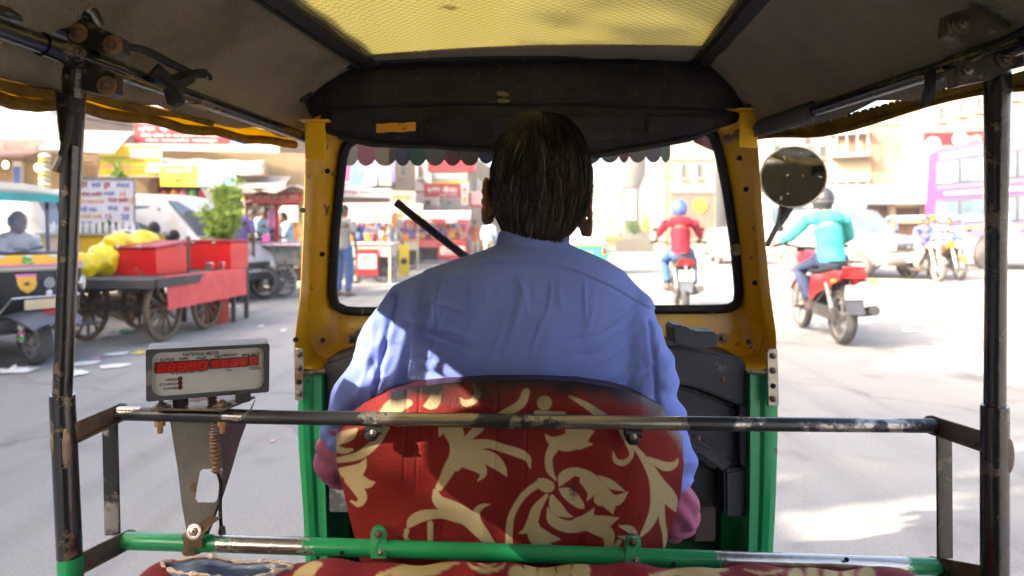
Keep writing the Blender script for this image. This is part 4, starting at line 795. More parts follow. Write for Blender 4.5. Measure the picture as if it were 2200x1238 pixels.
def mul(a, fac_sock):                     # darken by a factor
    x = n.new('ShaderNodeMix'); x.data_type = 'RGBA'; x.blend_type = 'MULTIPLY'; x.inputs[0].default_value = 1; t.links.new(a, x.inputs[6]); t.links.new(fac_sock, x.inputs[7]); return x.outputs[2]
def rng_(s, a, b, c, d): x = n.new('ShaderNodeMapRange'); t.links.new(s, x.inputs[0]); [setattr(x.inputs[k+1], 'default_value', v) for k, v in enumerate((a, b, c, d))]; return x.outputs[0]
def nse(sc, det, scale=(1, 1, 1)):
    mp = n.new('ShaderNodeMapping'); mp.inputs['Scale'].default_value = scale; t.links.new(tc.outputs['Object'], mp.inputs[0]); x = n.new('ShaderNodeTexNoise'); x.inputs['Scale'].default_value = sc; x.inputs['Detail'].default_value = det; t.links.new(mp.outputs[0], x.inputs[0]); return x
col_ = mul(mx.outputs[2], rng_(nse(1.7, 6).outputs[0], .56, .66, 1, .80))                       # old oil and damp stains
col_ = mul(col_, rng_(nse(1.0, 4, (3.2, .12, 1)).outputs[0], .50, .68, 1, .84))                 # worn tracks along the road
wv = nse(2.5, 5); vo = n.new('ShaderNodeTexVoronoi'); vo.feature = 'DISTANCE_TO_EDGE'; vo.inputs['Scale'].default_value = .30; va = n.new('ShaderNodeVectorMath'); va.operation = 'MULTIPLY_ADD'; va.inputs[1].default_value = (.5, .5, .5); t.links.new(wv.outputs['Color'], va.inputs[0]); t.links.new(tc.outputs['Object'], va.inputs[2]); t.links.new(va.outputs[0], vo.inputs['Vector'])
col_ = mul(col_, rng_(vo.outputs['Distance'], .003, .009, .80, 1))                              # cracks
t.links.new(col_, n['Principled BSDF'].inputs['Base Color'])
struct(MB().add([(-300, -60, 0), (300, -60, 0), (300, 700, 0), (-300, 700, 0)], [(0, 1, 2, 3)]).build('road', am))
conc = M('pale_concrete', (.36, .34, .31), .9, 0, .14, .8, .2, 30, dust=((.24, .21, .18), .3, .7))
kb = M('kerb_stone', (.34, .31, .28), .9, 0, .2, 3, .2, 30)
pv = struct(MB().box((-13.5, 20, .06), (9, 16, .13)).build('pavement', conc))
struct(MB().box((22, 33, .07), (26, 6, .14)).build('pavement', conc))
for k in range(10): MB().box((-8.92, 12.8+1.6*k, .07), (.16, 1.56, .15), bev=.02).build('kerb_stone', kb, pv)
wood_dk = M('dark_wood', (.055, .042, .032), .75, 0, .3, 9, .3, 40); wood = M('brown_wood', (.17, .11, .06), .7, 0, .3, 8, .3, 40); cream = M('cream_wall', (.22, .18, .13), .85, 0, .1, .9, .1, 20, dust=((.17, .14, .10), .3, .8))
tan = M('tan_wall', (.25, .18, .10), .85, 0, .16, 1.2, .1, 20, dust=((.2, .15, .1), .3, 1.1)); peach = M('peach_wall', (.23, .175, .13), .85, 0, .08, .6, .1, 20, dust=((.19, .13, .09), .3, .7)); whitew = M('white_wall', (.24, .23, .215), .85, 0, .07, .6, dust=((.19, .175, .155), .3, .6))
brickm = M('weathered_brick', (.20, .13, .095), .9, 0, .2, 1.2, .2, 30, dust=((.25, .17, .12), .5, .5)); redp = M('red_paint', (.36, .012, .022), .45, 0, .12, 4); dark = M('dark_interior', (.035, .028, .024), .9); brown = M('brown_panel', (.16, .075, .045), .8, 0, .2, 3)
gl_dk = M('window_glass', (.05, .06, .07), .08, 0, .3, 2, spec=.8); fram = M('window_frame', (.28, .24, .2), .6); whitep = M('white_paint', (.62, .61, .60), .5, 0, .05, 3); awn = M('cream_awning', (.42, .38, .31), .8, 0, .12, 3, .2, 20); shut = M('tan_shutter', (.30, .22, .12), .6, 0, .12, 2)
greym = M('grey_metal', (.24, .24, .24), .5, .4, .2, 6, .1, 30); bluep = M('blue_paint', (.05, .13, .45), .5, 0, .1, 4); yelp = M('yellow_sign_paint', (.58, .44, .02), .6, 0, .08, 2); pinkp = M('pink_paint', (.70, .16, .36), .5, 0, .1, 3); cyanp = M('pale_cyan_paint', (.15, .30, .35), .6, 0, .08, 2); orangep = M('orange_paint', (.75, .28, .03), .5); blackp = M('black_paint', (.02, .02, .02), .5); greenp = M('green_sign_paint', (.10, .45, .12), .6); lilac = M('lilac_paint', (.50, .46, .68), .4, 0, .06, 2)
class Fac:                                # a building front between two points, drawn on in photo pixels but built at its real place
    def __init__(s, name, label, cat, pxl, dl, pxr, dr, top, depth, mat, bottom=0, group=None):
        s.A = G(pxl, dl); b = G(pxr, dr); s.X = (b-s.A).normalized(); s.W = (b-s.A).length; s.N = V((s.X.y, -s.X.x, 0)); s.Hh = top
        s.root = thing(name, label, cat, tuple((s.A+b)/2), 0, group, world=True)
        if mat: s.box('wall', 0, s.W, bottom, top, -depth, 0, mat)
    def u(s, px): k = (px-1100)/F; return (k*s.A.y-s.A.x)/(s.X.x-k*s.X.y)
    def zz(s, px, py): d = s.A.y+s.u(px)*s.X.y; return EYE-(py-500)*d/F
    def pt(s, u, z, o=0): return s.A+s.X*u+s.N*o+V((0, 0, z))
    def box(s, name, u0, u1, z0, z1, o0, o1, mat, parent=None, bev=0):
        q = Matrix((s.X, -s.N, V((0, 0, 1)))).transposed()
        return MB().box(s.pt((u0+u1)/2, (z0+z1)/2, (o0+o1)/2), (abs(u1-u0), abs(o1-o0), abs(z1-z0)), q, 0, bev).build(name, mat, parent or s.root)
    def px(s, name, x0, y0, x1, y1, o0, o1, mat, parent=None, bev=0):
        xm = (x0+x1)/2; return s.box(name, s.u(x0), s.u(x1), s.zz(xm, y1), s.zz(xm, y0), o0, o1, mat, parent, bev)
    def window(s, x0, y0, x1, y1, pane=gl_dk, fr=fram):
        f = s.px('window', x0, y0, x1, y1, .0, .05, fr); s.px('pane', x0+.12*(x1-x0), y0+.08*(y1-y0), x1-.12*(x1-x0), y1-.08*(y1-y0), .045, .056, pane, f); s.px('sill', x0-2, y1, x1+2, y1+2, .0, .16, fr, f); return f
    def slats(s, x0, y0, x1, y1, n, mat=None):
        p = s.px('shutter', x0, y0, x1, y1, .0, .03, mat or shut)
        z0, z1 = s.zz((x0+x1)/2, y1), s.zz((x0+x1)/2, y0)
        for k in range(n): s.box('slat', s.u(x0)+.02, s.u(x1)-.02, lerp(z0, z1, (k+.12)/n), lerp(z0, z1, (k+.88)/n), .028, .055, mat or shut, p, .012)
def sign(name, label, x0, y0, x1, y1, d, mat, texts=(), yaw=0, th=.08, frame=None, cat='sign', group=None, panels=()):
    """a board at depth d; texts=(string,u,v,w,h,material), panels=(u0,u1,v0,v1,material) with u,v from the top left in 0-1"""
    c = P((x0+x1)/2, (y0+y1)/2, d); W = (x1-x0)*d/F/math.cos(R(yaw)); Hh = (y1-y0)*d/F
    X = V((math.cos(R(yaw)), math.sin(R(yaw)), 0)); N = V((X.y, -X.x, 0)); r = thing(name, label, cat, tuple(c), 0, group, world=True); q = Matrix((X, -N, V((0, 0, 1)))).transposed()
    MB().box(c-N*th/2, (W, th, Hh), q, 0, .01).build('board', mat, r)
    at = lambda u, v, o=0: c+X*(u-.5)*W+V((0, 0, (.5-v)*Hh))+N*o
    if frame:
        for u0, u1, v0, v1 in ((-.01, 1.01, -.03, .02), (-.01, 1.01, .98, 1.03), (-.01, .012, .02, .98), (.988, 1.01, .02, .98)): MB().box(at((u0+u1)/2, (v0+v1)/2, 0), ((u1-u0)*W, .03, (v1-v0)*Hh), q).build('frame_bar', frame, r)
    for u0, u1, v0, v1, m in panels: MB().box(at((u0+u1)/2, (v0+v1)/2, .004), ((u1-u0)*W, .008, (v1-v0)*Hh), q).build('painted_panel', m, r)
    by = {}
    for s, u, v, w_, h_, m in texts: by.setdefault(m.name, (m, MB()))[1]; put_text(by[m.name][1], s, at(u, v, .012), X, (0, 0, 1), w_*W, h_*Hh, .02)
    for m, mb in by.values():
        if mb.v: mb.build('lettering', m, r, 0)['kind'] = 'stuff'
    return r
# ---- left row of shops (a low front about eighteen metres off)
f = Fac('shop_building', 'low tan shop on the far left with rolled shutters under a brown printed canopy', 'shop', -330, 17.5, 140, 18.2, 3.5, 6, tan)
for a, b in ((-120, 38), (56, 136)): f.slats(a, 352, b, 412, 8)
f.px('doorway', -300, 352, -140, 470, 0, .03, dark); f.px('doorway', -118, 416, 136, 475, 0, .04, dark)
f.px('pillar', 36, 348, 54, 500, 0, .18, whitep); f.px('painted_band', 38, 360, 52, 408, .18, .20, bluep)
mb = MB().slab([[f.pt(f.u(x), z, o) for x in (-320, -150, 20, 130)] for z, o in ((3.0, 1.7), (3.25, .9), (3.62, .03))], (0, 0, .03)); mb.build('canopy', M('brown_printed_canopy', (.12, .055, .045), .8, 0, .5, 1.6), f.root)
for x0, x1, m in ((-40, 45, 'redp'), (50, 120, 'greym')): mb = MB().slab([[f.pt(f.u(x), z-.03, o) for x in (x0, x1)] for z, o in ((3.03, 1.65), (3.24, .95))], (0, 0, .01)); mb.build('canopy_print', globals()[m], f.root)
lampm = bpy.data.materials.new('warm_bulb'); lampm.use_nodes = True; lampm.node_tree.nodes['Principled BSDF'].inputs['Emission Color'].default_value = (1, .75, .4, 1); lampm.node_tree.nodes['Principled BSDF'].inputs['Emission Strength'].default_value = 3
for x, y in ((12, 354), (80, 360)):
    l_ = thing('lamp', 'small lit warm bulb hanging under the brown canopy, %s' % ('nearer the pillar' if x > 50 else 'by the far left shutter'), 'lamp', tuple(P(x, y, 17.2)), world=True, group='bulbs under the brown canopy'); MB().ell(P(x, y, 17.2), (.06, .06, .09)).build('bulb', lampm, l_); MB().tube([P(x, y, 17.2)+V((0, 0, .08)), P(x, y, 17.2)+V((0, 0, .55))], .012, 6).build('cord', blackp, l_)
g_ = thing('hanging_garland', 'string of pale hanging ornaments in front of the tan shutter', 'garland', tuple(P(96, 372, 15)), world=True)
for k in range(9): MB().lathe([(.02, -.05), (.11, -.03), (.12, .01), (.03, .05)], P(96, 335+k*10, 15), (0, 0, 1), 10).build('ornament', (whitep, M('olive_foil', (.4, .38, .12), .5), awn)[k % 3] if k < 3 else MATS[('white_paint', 'olive_foil', 'cream_awning')[k % 3]], g_)
MB().tube([P(96, 325, 15), P(96, 420, 15)], .008, 5).build('cord', blackp, g_)
sign('shop_sign', 'large white sign with faint pink lettering at the upper left', -130, 236, 106, 298, 16, whitep, [('श्री', .72, .34, .07, .2, pinkp), ('मिष्ठान भंडार', .75, .7, .16, .2, pinkp)], 2, .25)
sign('shop_sign', 'narrow blue strip sign above the large white sign', -130, 221, 75, 233, 16.4, bluep, [('राजस्थान हैण्डीक्राफ्ट एम्पोरियम', .75, .5, .4, .6, whitep)], 2, .15)
f = Fac('old_building', 'pinkish brick building rising behind the left shops', 'building', -200, 24, 132, 24, 5.9, 5, peach); f.window(84, 228, 100, 255); f.window(112, 228, 126, 258)
f = Fac('shop_building', 'tan shop front under the yellow signboard with a long cream canopy', 'shop', 140, 18.2, 660, 19.4, 3.45, 6, tan)
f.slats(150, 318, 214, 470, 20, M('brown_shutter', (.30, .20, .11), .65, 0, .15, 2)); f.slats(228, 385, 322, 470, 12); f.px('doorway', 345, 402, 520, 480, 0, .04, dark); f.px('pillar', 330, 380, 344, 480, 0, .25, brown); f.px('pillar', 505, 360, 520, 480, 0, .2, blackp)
for k in range(7): f.px('hanging_goods', 352+k*20, 410, 366+k*20, 450+7*(k % 3), .05, .3, (redp, orangep, pinkp, greenp)[k % 4], bev=.05)
mb = MB()
for x0, x1 in ((140, 292),): mb.slab([[f.pt(f.u(x), z, o) for x in np.linspace(x0, x1, 6)] for z, o in ((3.15, 1.5), (3.2, 1.5), (3.75, .5), (3.9, 0))], (0, 0, .03))
mb.build('canopy', awn, f.root)
rows = [[f.pt(f.u(x), 2.72+.42*math.sin(a)+.02*math.sin(x*.09), .25+1.0*math.cos(a)) for x in np.linspace(345, 575, 24)] for a in np.linspace(0, PI/2, 7)]
MB().slab(rows, (0, 0, .03)).build('barrel_awning', awn, f.root)
MB().prism([f.pt(f.u(577), 2.72+.42*math.sin(a), .25+1.0*math.cos(a)) for a in np.linspace(0, PI/2, 7)]+[f.pt(f.u(577), 2.72, .25)], f.X*.04).build('awning_end', M('brown_canvas', (.36, .25, .17), .85), f.root)
MB().slab([[f.pt(f.u(x), z, o) for x in (520, 580, 625)] for z, o in ((2.35, 1.6), (2.75, .1))], (0, 0, .03)).build('awning', M('grey_tarpaulin', (.34, .31, .28), .8, bump=.3), f.root)
sign('shop_sign', 'red signboard with white lettering high over the shops', 290, 266, 492, 309, 18.3, redp, [('एफ. ए. ज्वैलर्स', .42, .27, .75, .34, whitep), ('सोने चाँदी के आभूषणों के विक्रेता', .5, .6, .85, .16, whitep), ('मेन मार्केट जयपुर', .5, .84, .75, .15, whitep)], 3)
sign('shop_sign', 'small blue and white signboard right of the red one', 492, 283, 560, 312, 18.4, whitep, [('बुक', .25, .5, .3, .5, whitep)], 3, panels=[(0, .55, 0, 1, bluep)])
ys = sign('shop_sign', 'yellow signboard in two rows of red and green writing', 214, 312, 345, 379, 17.6, yelp, [('कृष्णा', .18, .18, .24, .2, redp), ('पूजा', .62, .18, .2, .2, redp), ('घर', .9, .18, .08, .2, redp), ('मिठाई नमकीन पेठा', .3, .5, .5, .13, greenp), ('रसगुल्ला समोसा', .75, .5, .4, .13, redp), ('कचौरी लड्डू', .3, .7, .45, .13, pinkp), ('जलेबी बर्फी', .75, .7, .4, .13, greenp), ('ताजा नाश्ता उपलब्ध', .5, .88, .8, .12, orangep)], 2, frame=awn, panels=[(.5, 1, .1, .4, M('pale_pink_print', (.8, .6, .55), .7)), (0, 1, .395, .42, blackp)])
sign('shop_sign', 'signboard half yellow and half pale cyan under the barrel awning', 346, 356, 505, 401, 17.5, yelp, [('बालाजी', .25, .22, .36, .25, pinkp), ('फास्ट फूड', .75, .22, .36, .25, pinkp), ('चाय', .1, .72, .1, .25, greenp), ('पान', .25, .72, .1, .25, redp), ('दही', .4, .72, .1, .25, greenp), ('लस्सी', .62, .7, .14, .3, whitep), ('STD', .88, .7, .12, .3, bluep)], 3, panels=[(.5, 1, 0, 1, cyanp)])
# ---- further left: poster building and the corner building with red fascia, seen through the windshield
f = Fac('shop_building', 'peach building carrying a large picture hoarding', 'shop', 600, 24, 893, 29, 5.6, 6, peach)
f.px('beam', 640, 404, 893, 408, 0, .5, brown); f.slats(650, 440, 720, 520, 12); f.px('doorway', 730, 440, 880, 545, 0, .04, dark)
for k in range(6): f.px('hanging_goods', 735+24*k, 452, 752+24*k, 500+8*(k % 3), .05, .4, (whitep, orangep, redp, bluep)[k*3 % 4], bev=.06)
f.window(858, 345, 870, 380)
lil = M('lavender_print', (.30, .24, .50), .6, 0, .3, 2.2); mag = M('magenta_print', (.50, .10, .28), .6, 0, .3, 2.2)
h = sign('hoarding', 'large hoarding with pink and lavender figures above red and white lettering', 722, 336, 846, 403, 24.3, lil, [('मेहंदी वाले', .3, .92, .5, .1, redp), ('शुभ विवाह पूजन', .78, .9, .36, .12, whitep)], 14, panels=[(0, .26, 0, .82, mag), (0, .62, .82, 1, M('pale_pink', (.84, .62, .66), .6)), (.62, 1, .82, 1, blackp)])
HN = V((math.sin(R(14)), -math.cos(R(14)), 0))
for k, x in enumerate((765, 795, 825)):   # plain figures, only soft shapes at this distance
    mb = MB(); c = P(x, 372, 24.15)-V((0, 0, 0))+V((0, (x-784)*.0045, 0)); mb.lathe([(.02, 0), (.20, .005), (.20, .01)], c, HN, 14); mb.box(c+V((0, 0, -.26)), (.42, .012, .34), (0, 0, 14)); mb.lathe([(.02, 0), (.11, .005), (.11, .01)], c+V((0, 0, .23)), HN, 12); mb.build('printed_figure', (cyanp, whitep, awn)[k], h, 0)
sign('shop_sign', 'long white signboard with red lettering under the hoarding', 728, 404, 838, 424, 24.2, whitep, [('जयपुर मावा भंडार', .5, .5, .85, .5, redp)], 14); sign('shop_sign', 'orange and white signboard right of the long white one', 838, 410, 892, 438, 26, awn, [('साड़ी सेन्टर', .5, .5, .7, .4, orangep)], 14)
f = Fac('corner_building', 'lavender grey corner building with a red roof fascia and several signs', 'building', 893, 33, 1010, 33, 4.7, 8, M('lavender_wall', (.42, .39, .42), .8, 0, .1, 1))
f.px('fascia', 922, 345, 1022, 370, 0, .7, redp); f.px('fascia_step', 950, 339, 992, 347, .1, .5, redp); f.px('ledge', 890, 444, 1012, 450, 0, .9, greym); f.px('doorway', 900, 450, 1008, 550, 0, .05, dark)
f.px('air_conditioner', 943, 424, 960, 441, 0, .4, whitep, bev=.02); MB().lathe([(.02, 0), (.14, .01), (.15, .03)], f.pt(f.u(951), f.zz(951, 432), .4), f.N, 14).build('fan_grille', greym, f.root); f.window(897, 355, 908, 385); f.window(912, 430, 926, 442)
for k in range(9): f.px('shop_goods', 902+12*k, 460, 911+12*k, 500+10*(k % 3), .05, .5, (redp, pinkp, whitep, bluep, orangep)[k*2 % 5], bev=.05)
f2 = Fac('side_wing', 'cream wing of the corner building receding along the street', 'building', 1010, 33.1, 1090, 48, 5.0, 6, cream); f2.window(1022, 385, 1034, 415); f2.window(1044, 395, 1053, 420)
sign('shop_sign', 'grey and black framed sign under the red fascia', 928, 370, 1006, 389, 32.2, greym, [('RAJASTHAN', .5, .5, .7, .4, whitep)], 0, frame=blackp); sign('shop_sign', 'thin yellow strip sign over the red bank sign', 926, 389, 1006, 394, 32.2, yelp)
sign('shop_sign', 'red sign with two white words on the corner building', 911, 394, 991, 424, 32, redp, [('यूनियन', .26, .45, .36, .4, whitep), ('बैंक', .7, .45, .4, .42, whitep), ('शाखा जयपुर', .65, .85, .5, .13, whitep)]); sign('shop_sign', 'tall white sign with a red tower and orange square', 991, 394, 1005, 440, 32, whitep, [('▲', .5, .22, .7, .3, redp), ('बैंक', .5, .48, .7, .12, redp)], panels=[(.2, .8, .62, .92, orangep)]); sign('shop_sign', 'pink and red panel sign on the cream wing', 1008, 413, 1042, 446, 33, M('pink_panel', (.72, .42, .40), .6), [], 0, panels=[(0, .12, 0, 1, redp), (.12, 1, .82, 1, redp)])
f = Fac('far_building', 'pale block closing the street behind the driver', 'building', 1062, 60, 1215, 66, 6.2, 10, whitew)
for k in range(4): f.window(1075+32*k, 385, 1090+32*k, 410)
# ---- right side of the street, sunlit
f = Fac('gate_tower', 'tall cream tower with a pink lower part and a yellow disc', 'tower', 1436, 38, 1536, 38, 7.5, 5, M('cream_plaster', (.28, .24, .18), .85, 0, .1, .7)); f.px('painted_base', 1440, 415, 1530, 512, .0, .05, M('pink_plaster', (.26, .11, .085), .85, 0, .15, .9)); MB().lathe([(.38, 0), (.38, .05)], f.pt(f.u(1503), f.zz(1503, 442), .06), f.N, 24).build('yellow_disc', yelp, f.root); f.px('band', 1436, 409, 1534, 415, .0, .12, whitew); f.px('band', 1436, 340, 1534, 344, 0, .1, whitew); f.window(1462, 350, 1474, 385); f.window(1496, 350, 1508, 385)
f = Fac('white_building', 'tall white building with small square windows behind the mirror', 'building', 1560, 42, 1792, 42, 8.6, 8, whitew)
for x, y in ((1758, 258), (1758, 312), (1726, 286), (1660, 310), (1600, 300), (1600, 360), (1660, 370)): f.window(x, y, x+18, y+28)
f = Fac('balcony_house', 'cream house with two open balconies left of the brick block', 'building', 1778, 37.5, 1872, 36.5, 6.9, 8, cream)
for y in (292, 392): f.px('balcony_recess', 1795, y, 1862, y+38, 0, .04, brown); f.px('balcony_slab', 1785, y+42, 1868, y+48, 0, 1.0, whitew); f.px('lintel', 1785, y-8, 1868, y, 0, .7, whitew); [f.px('post', 1797+22*k, y, 1800+22*k, y+42, .7, .8, whitew) for k in range(4)]
for x in (1806, 1840): f.px('door', x, 302, x+14, 330, .04, .08, peach)
f = Fac('brick_building', 'bare weathered brick block with a flat roof', 'building', 1866, 36.6, 1975, 36, 6.95, 8, brickm); f.px('coping', 1864, 260, 1976, 266, -.2, .12, conc); f.px('render_patch', 1920, 345, 1968, 395, 0, .02, cream); f.px('roof_hut', 1930, 236, 1968, 260, -2, -.5, cream)
f = Fac('depot', 'long low white building with a wide brown opening and gate surround', 'building', 1700, 33, 2030, 32, 3.5, 7, whitew); f.px('opening', 1850, 442, 1998, 505, 0, .04, brown); f.px('awning_slab', 1830, 425, 2015, 441, 0, 1.6, whitew)
for a in ((1905, 440, 1918, 508), (1974, 440, 1988, 508), (1905, 428, 1988, 446)): f.px('gate_surround', *a, .05, .35, M('peach_trim', (.66, .48, .32), .8) if 'peach_trim' not in MATS else MATS['peach_trim'])
f.px('panel', 1922, 455, 1970, 470, .04, .12, brown); f.px('bench', 1918, 474, 1972, 480, .04, .5, MATS['peach_trim'])
for x in (1715, 1745, 1775, 1805): f.window(x, 448, x+18, 478)
f = Fac('peach_building', 'big peach building with rows of dark windows behind the double deck bus', 'building', 1985, 31.5, 2330, 29.5, 8.9, 9, peach)
for x, y in ((2013, 228), (2055, 216), (2093, 208), (2170, 182), (2200, 176), (2250, 160)): f.window(x, y, x+19, y+34); f.window(x+4, y+95, x+20, y+120)
f.px('string_course', 1985, 272, 2320, 280, 0, .15, cream)
sign('shop_sign', 'red sign band with white discs above the bus', 1990, 283, 2290, 312, 29, redp, [('मल्टी', .3, .5, .2, .5, whitep), ('मोटर्स', .55, .5, .2, .5, whitep)], -3); sb = bpy.context.scene.objects[-1]
for k, (x, y) in enumerate(((2004, 310), (2062, 300), (2186, 290))): MB().lathe([(.3, 0), (.3, .06), (.24, .08)], P(x, y, 28.6), (0, -1, 0), 20).build('white_disc', whitep, [o for o in bpy.data.objects if o.get('label') == 'red sign band with white discs above the bus'][0])
# water tower, pole, divider wall, far blocks
wt = thing('water_tower', 'grey concrete water tower on a square shaft with a framed white billboard', 'tower', tuple(G(1357, 90)), world=True); cg = M('grey_concrete', (.10, .097, .092), .9, 0, .12, .6, .2, 20)
MB().lathe([(1.15, 7.0), (1.2, 7.4), (1.85, 8.8), (1.85, 11.0), (1.7, 11.6), (.2, 12.0)], G(1357, 90), (0, 0, 1), 24).build('tank', cg, wt); MB().box(G(1354, 90, 3.6), (1.9, 1.9, 7.2)).build('shaft', cg, wt)
MB().box(G(1352, 88.8, 4.9), (1.75, .2, 4.0)).build('billboard', whitep, wt); [MB().box(G(1352, 88.7, 0)+V((s*.9, 0, 4.9)), (.12, .3, 4.2)).build('billboard_frame', blackp, wt) for s in (-1, 1)]; MB().box(G(1352, 88.7, 6.95), (1.9, .3, .15)).build('billboard_frame', blackp, wt)
up = thing('utility_pole', 'slim dark utility pole left of the cream tower', 'pole', tuple(G(1431, 36)), world=True); MB().tube([G(1431, 36), G(1433, 36, 5.0)], [.11, .08], 8).build('pole', wood, up); [MB().box(G(1432, 36, 4.6-.5*k), (1.0, .08, .08)).build('crossarm', wood, up) for k in range(2)]
struct(MB().box(G(1385, 42, .35)+V((0, 0, 0)), (3.6, .3, .9)).build('divider_wall', cg)); tag(bpy.data.objects['divider_wall'], 'grey median wall under the far clipped trees', 'wall'); del bpy.data.objects['divider_wall']['kind']
for x0, x1, d, h, m, l in ((1285, 1330, 110, 6, whitew, 'tiny pale far building left of the water tower'), (1372, 1440, 120, 7.5, cream, 'tiny cream far building right of the water tower'), (1180, 1290, 140, 9, whitew, 'hazy far block down the street behind the head')):
    f = Fac('far_building', l, 'building', x0, d, x1, d, h, 8, m); [f.window(x0+6+(x1-x0-18)*k/2, 500-h*6, x0+14+(x1-x0-18)*k/2, 500-h*6+12) for k in range(3)]
# ---- leaves
leafm = {}
def leaf_mat(nm, c): 
    leafm[nm] = cloth(nm, c, .35, .35, 1.5, .6, 0); return leafm[nm]
leaf_mat('leaf_green', (.09, .17, .035)); leaf_mat('leaf_light', (.30, .40, .08)); bark = M('bark', (.10, .075, .05), .9, 0, .3, 6, .4, 20)
def foliage(blobs, n, size, seed):
    r = np.random.default_rng(seed); mb = MB(); wts = np.array([b[1]**3 for b in blobs]); wts /= wts.sum()
    for k in r.choice(len(blobs), n, p=wts):
        c, rad = blobs[k]; d = r.normal(size=3); d /= np.linalg.norm(d); p = V(c)+V(d*rad*(r.random()**.45)*np.array([1, 1, .85])); s = size*r.uniform(.6, 1.4)
        a = V(r.normal(size=3)).normalized(); b = a.cross(V(r.normal(size=3))).normalized(); e = a.cross(b)*.12*s
        mb.add([p-a*s, p+b*s*.42+e, p+a*s, p-b*s*.42+e], [(0, 1, 2), (0, 2, 3)])
    return mb
def tree(name, label, loc, h, blobs, n, size, mat, seed, tr=.12, group=None, cat='tree'):
    t = thing(name, label, cat, loc, 0, group); top = V((0, 0, h)); mb = MB().tube([(0, 0, 0), (.02*h, 0, h*.4), (0, .02*h, h*.75)], [tr, tr*.75, tr*.5], 8)
    for c, rad in blobs: mb.tube([V((.02*h, 0, h*.4)), V(c)*.55+V((0, 0, h*.25)), V(c)], [tr*.5, tr*.3, tr*.1], 6)
    mb.build('trunk', bark, t); foliage(blobs, n, size, seed).build('crown', mat, t, 0, raw=True); return t
tree('small_tree', 'small round clipped tree right of the water tower', G(1360, 58), 2.2, [((0, 0, 1.6), .62), ((.3, 0, 1.4), .4), ((-.25, 0, 1.9), .4)], 900, .10, leafm['leaf_green'], 1, .06)
tree('small_tree', 'taller bright green clipped tree further right on the divider', G(1398, 54), 2.6, [((0, 0, 1.9), .62), ((-.35, 0, 1.6), .45), ((.4, .1, 1.8), .5), ((.2, 0, 2.3), .4)], 1300, .10, leafm['leaf_light'], 2, .06)
tree('leafy_bush', 'bright green leafy bush beside the white van', G(478, 10.4), 1.9, [((0, 0, 1.35), .30), ((.05, 0, 1.75), .24), ((-.08, .05, 1.05), .26), ((.18, -.05, 1.5), .18), ((-.2, 0, 1.5), .16), ((.1, 0, .75), .2), ((.22, 0, 1.98), .14)], 620, .085, leafm['leaf_light'], 3, .03, cat='bush')
tree('shrub_top', 'thin sprig of leaves in front of the yellow signboard', G(258, 15), 2.6, [((0, 0, 2.45), .18), ((.05, 0, 2.2), .16), ((-.05, 0, 2.65), .1)], 160, .06, leafm['leaf_green'], 4, .02, cat='bush')
# ---- off to the left and behind us: the building and street trees whose shade falls over the near road
f = Fac('corner_block', 'three storey plastered block standing left of the rickshaw, casting shade on the road', 'building', -100, 1, -101, 1.01, 1, 1, None)
f.A = V((-9.2, -26, 0)); f.X = V((0, 1, 0)); f.W = 35.0; f.N = V((1, 0, 0)); f.box('wall', 0, f.W, 0, 6.88, -7, 0, cream)
for k in range(11):
    for z in (1.2, 3.2, 5.0): w_ = f.box('window', 1.2+3.1*k, 2.6+3.1*k, z, z+1.5, 0, .06, fram); f.box('pane', 1.3+3.1*k, 2.5+3.1*k, z+.1, z+1.4, .055, .066, gl_dk, w_)
def crown_blobs(x, y, h):                 # boughs of the crown, with the gap that lets the sun through onto the driver's shoulder
    out_ = []
    while len(out_) < 12:
        b = (random.uniform(-2.3, 2.3), random.uniform(-2.3, 2.3), h-random.uniform(.6, 2.6)); rd = random.uniform(.7, 1.2); p = V((b[0]+x, b[1]+y, b[2]))-V((-.25, 1.08, .95))
        if (p-SUN*p.dot(SUN)).length > rd+.28: out_.append((b, rd))
    return out_
for i, (x, y, h) in enumerate(((-5.4, .2, 7.6), (-3.6, -1.7, 7.9))):
    tree('street_tree', ('spreading shade tree close to the plastered block', 'second shade tree, closer behind the rickshaw on its left')[i], (x, y, 0), h, crown_blobs(x, y, h), 4200, .15, leafm['leaf_green'], 9+i, .22)
# overhead cables
wm = M('cable_black', (.02, .02, .02), .6)
for i, (a, b, l) in enumerate(((P(-60, 205, 16), P(640, 270, 26), 'sagging black cable over the left shops'), (P(100, 240, 15.5), P(900, 300, 30), 'second sagging cable over the left shops, reaching the corner building'), (P(1433, 330, 36), P(1900, 200, 36), 'cable strung from the utility pole to the brick block'))):
    t_ = thing('overhead_cable', l, 'cable', tuple(a), world=True); MB().tube([a.lerp(b, k/16)-V((0, 0, .5*math.sin(PI*k/16))) for k in range(17)], .014, 5).build('cable', wm, t_)
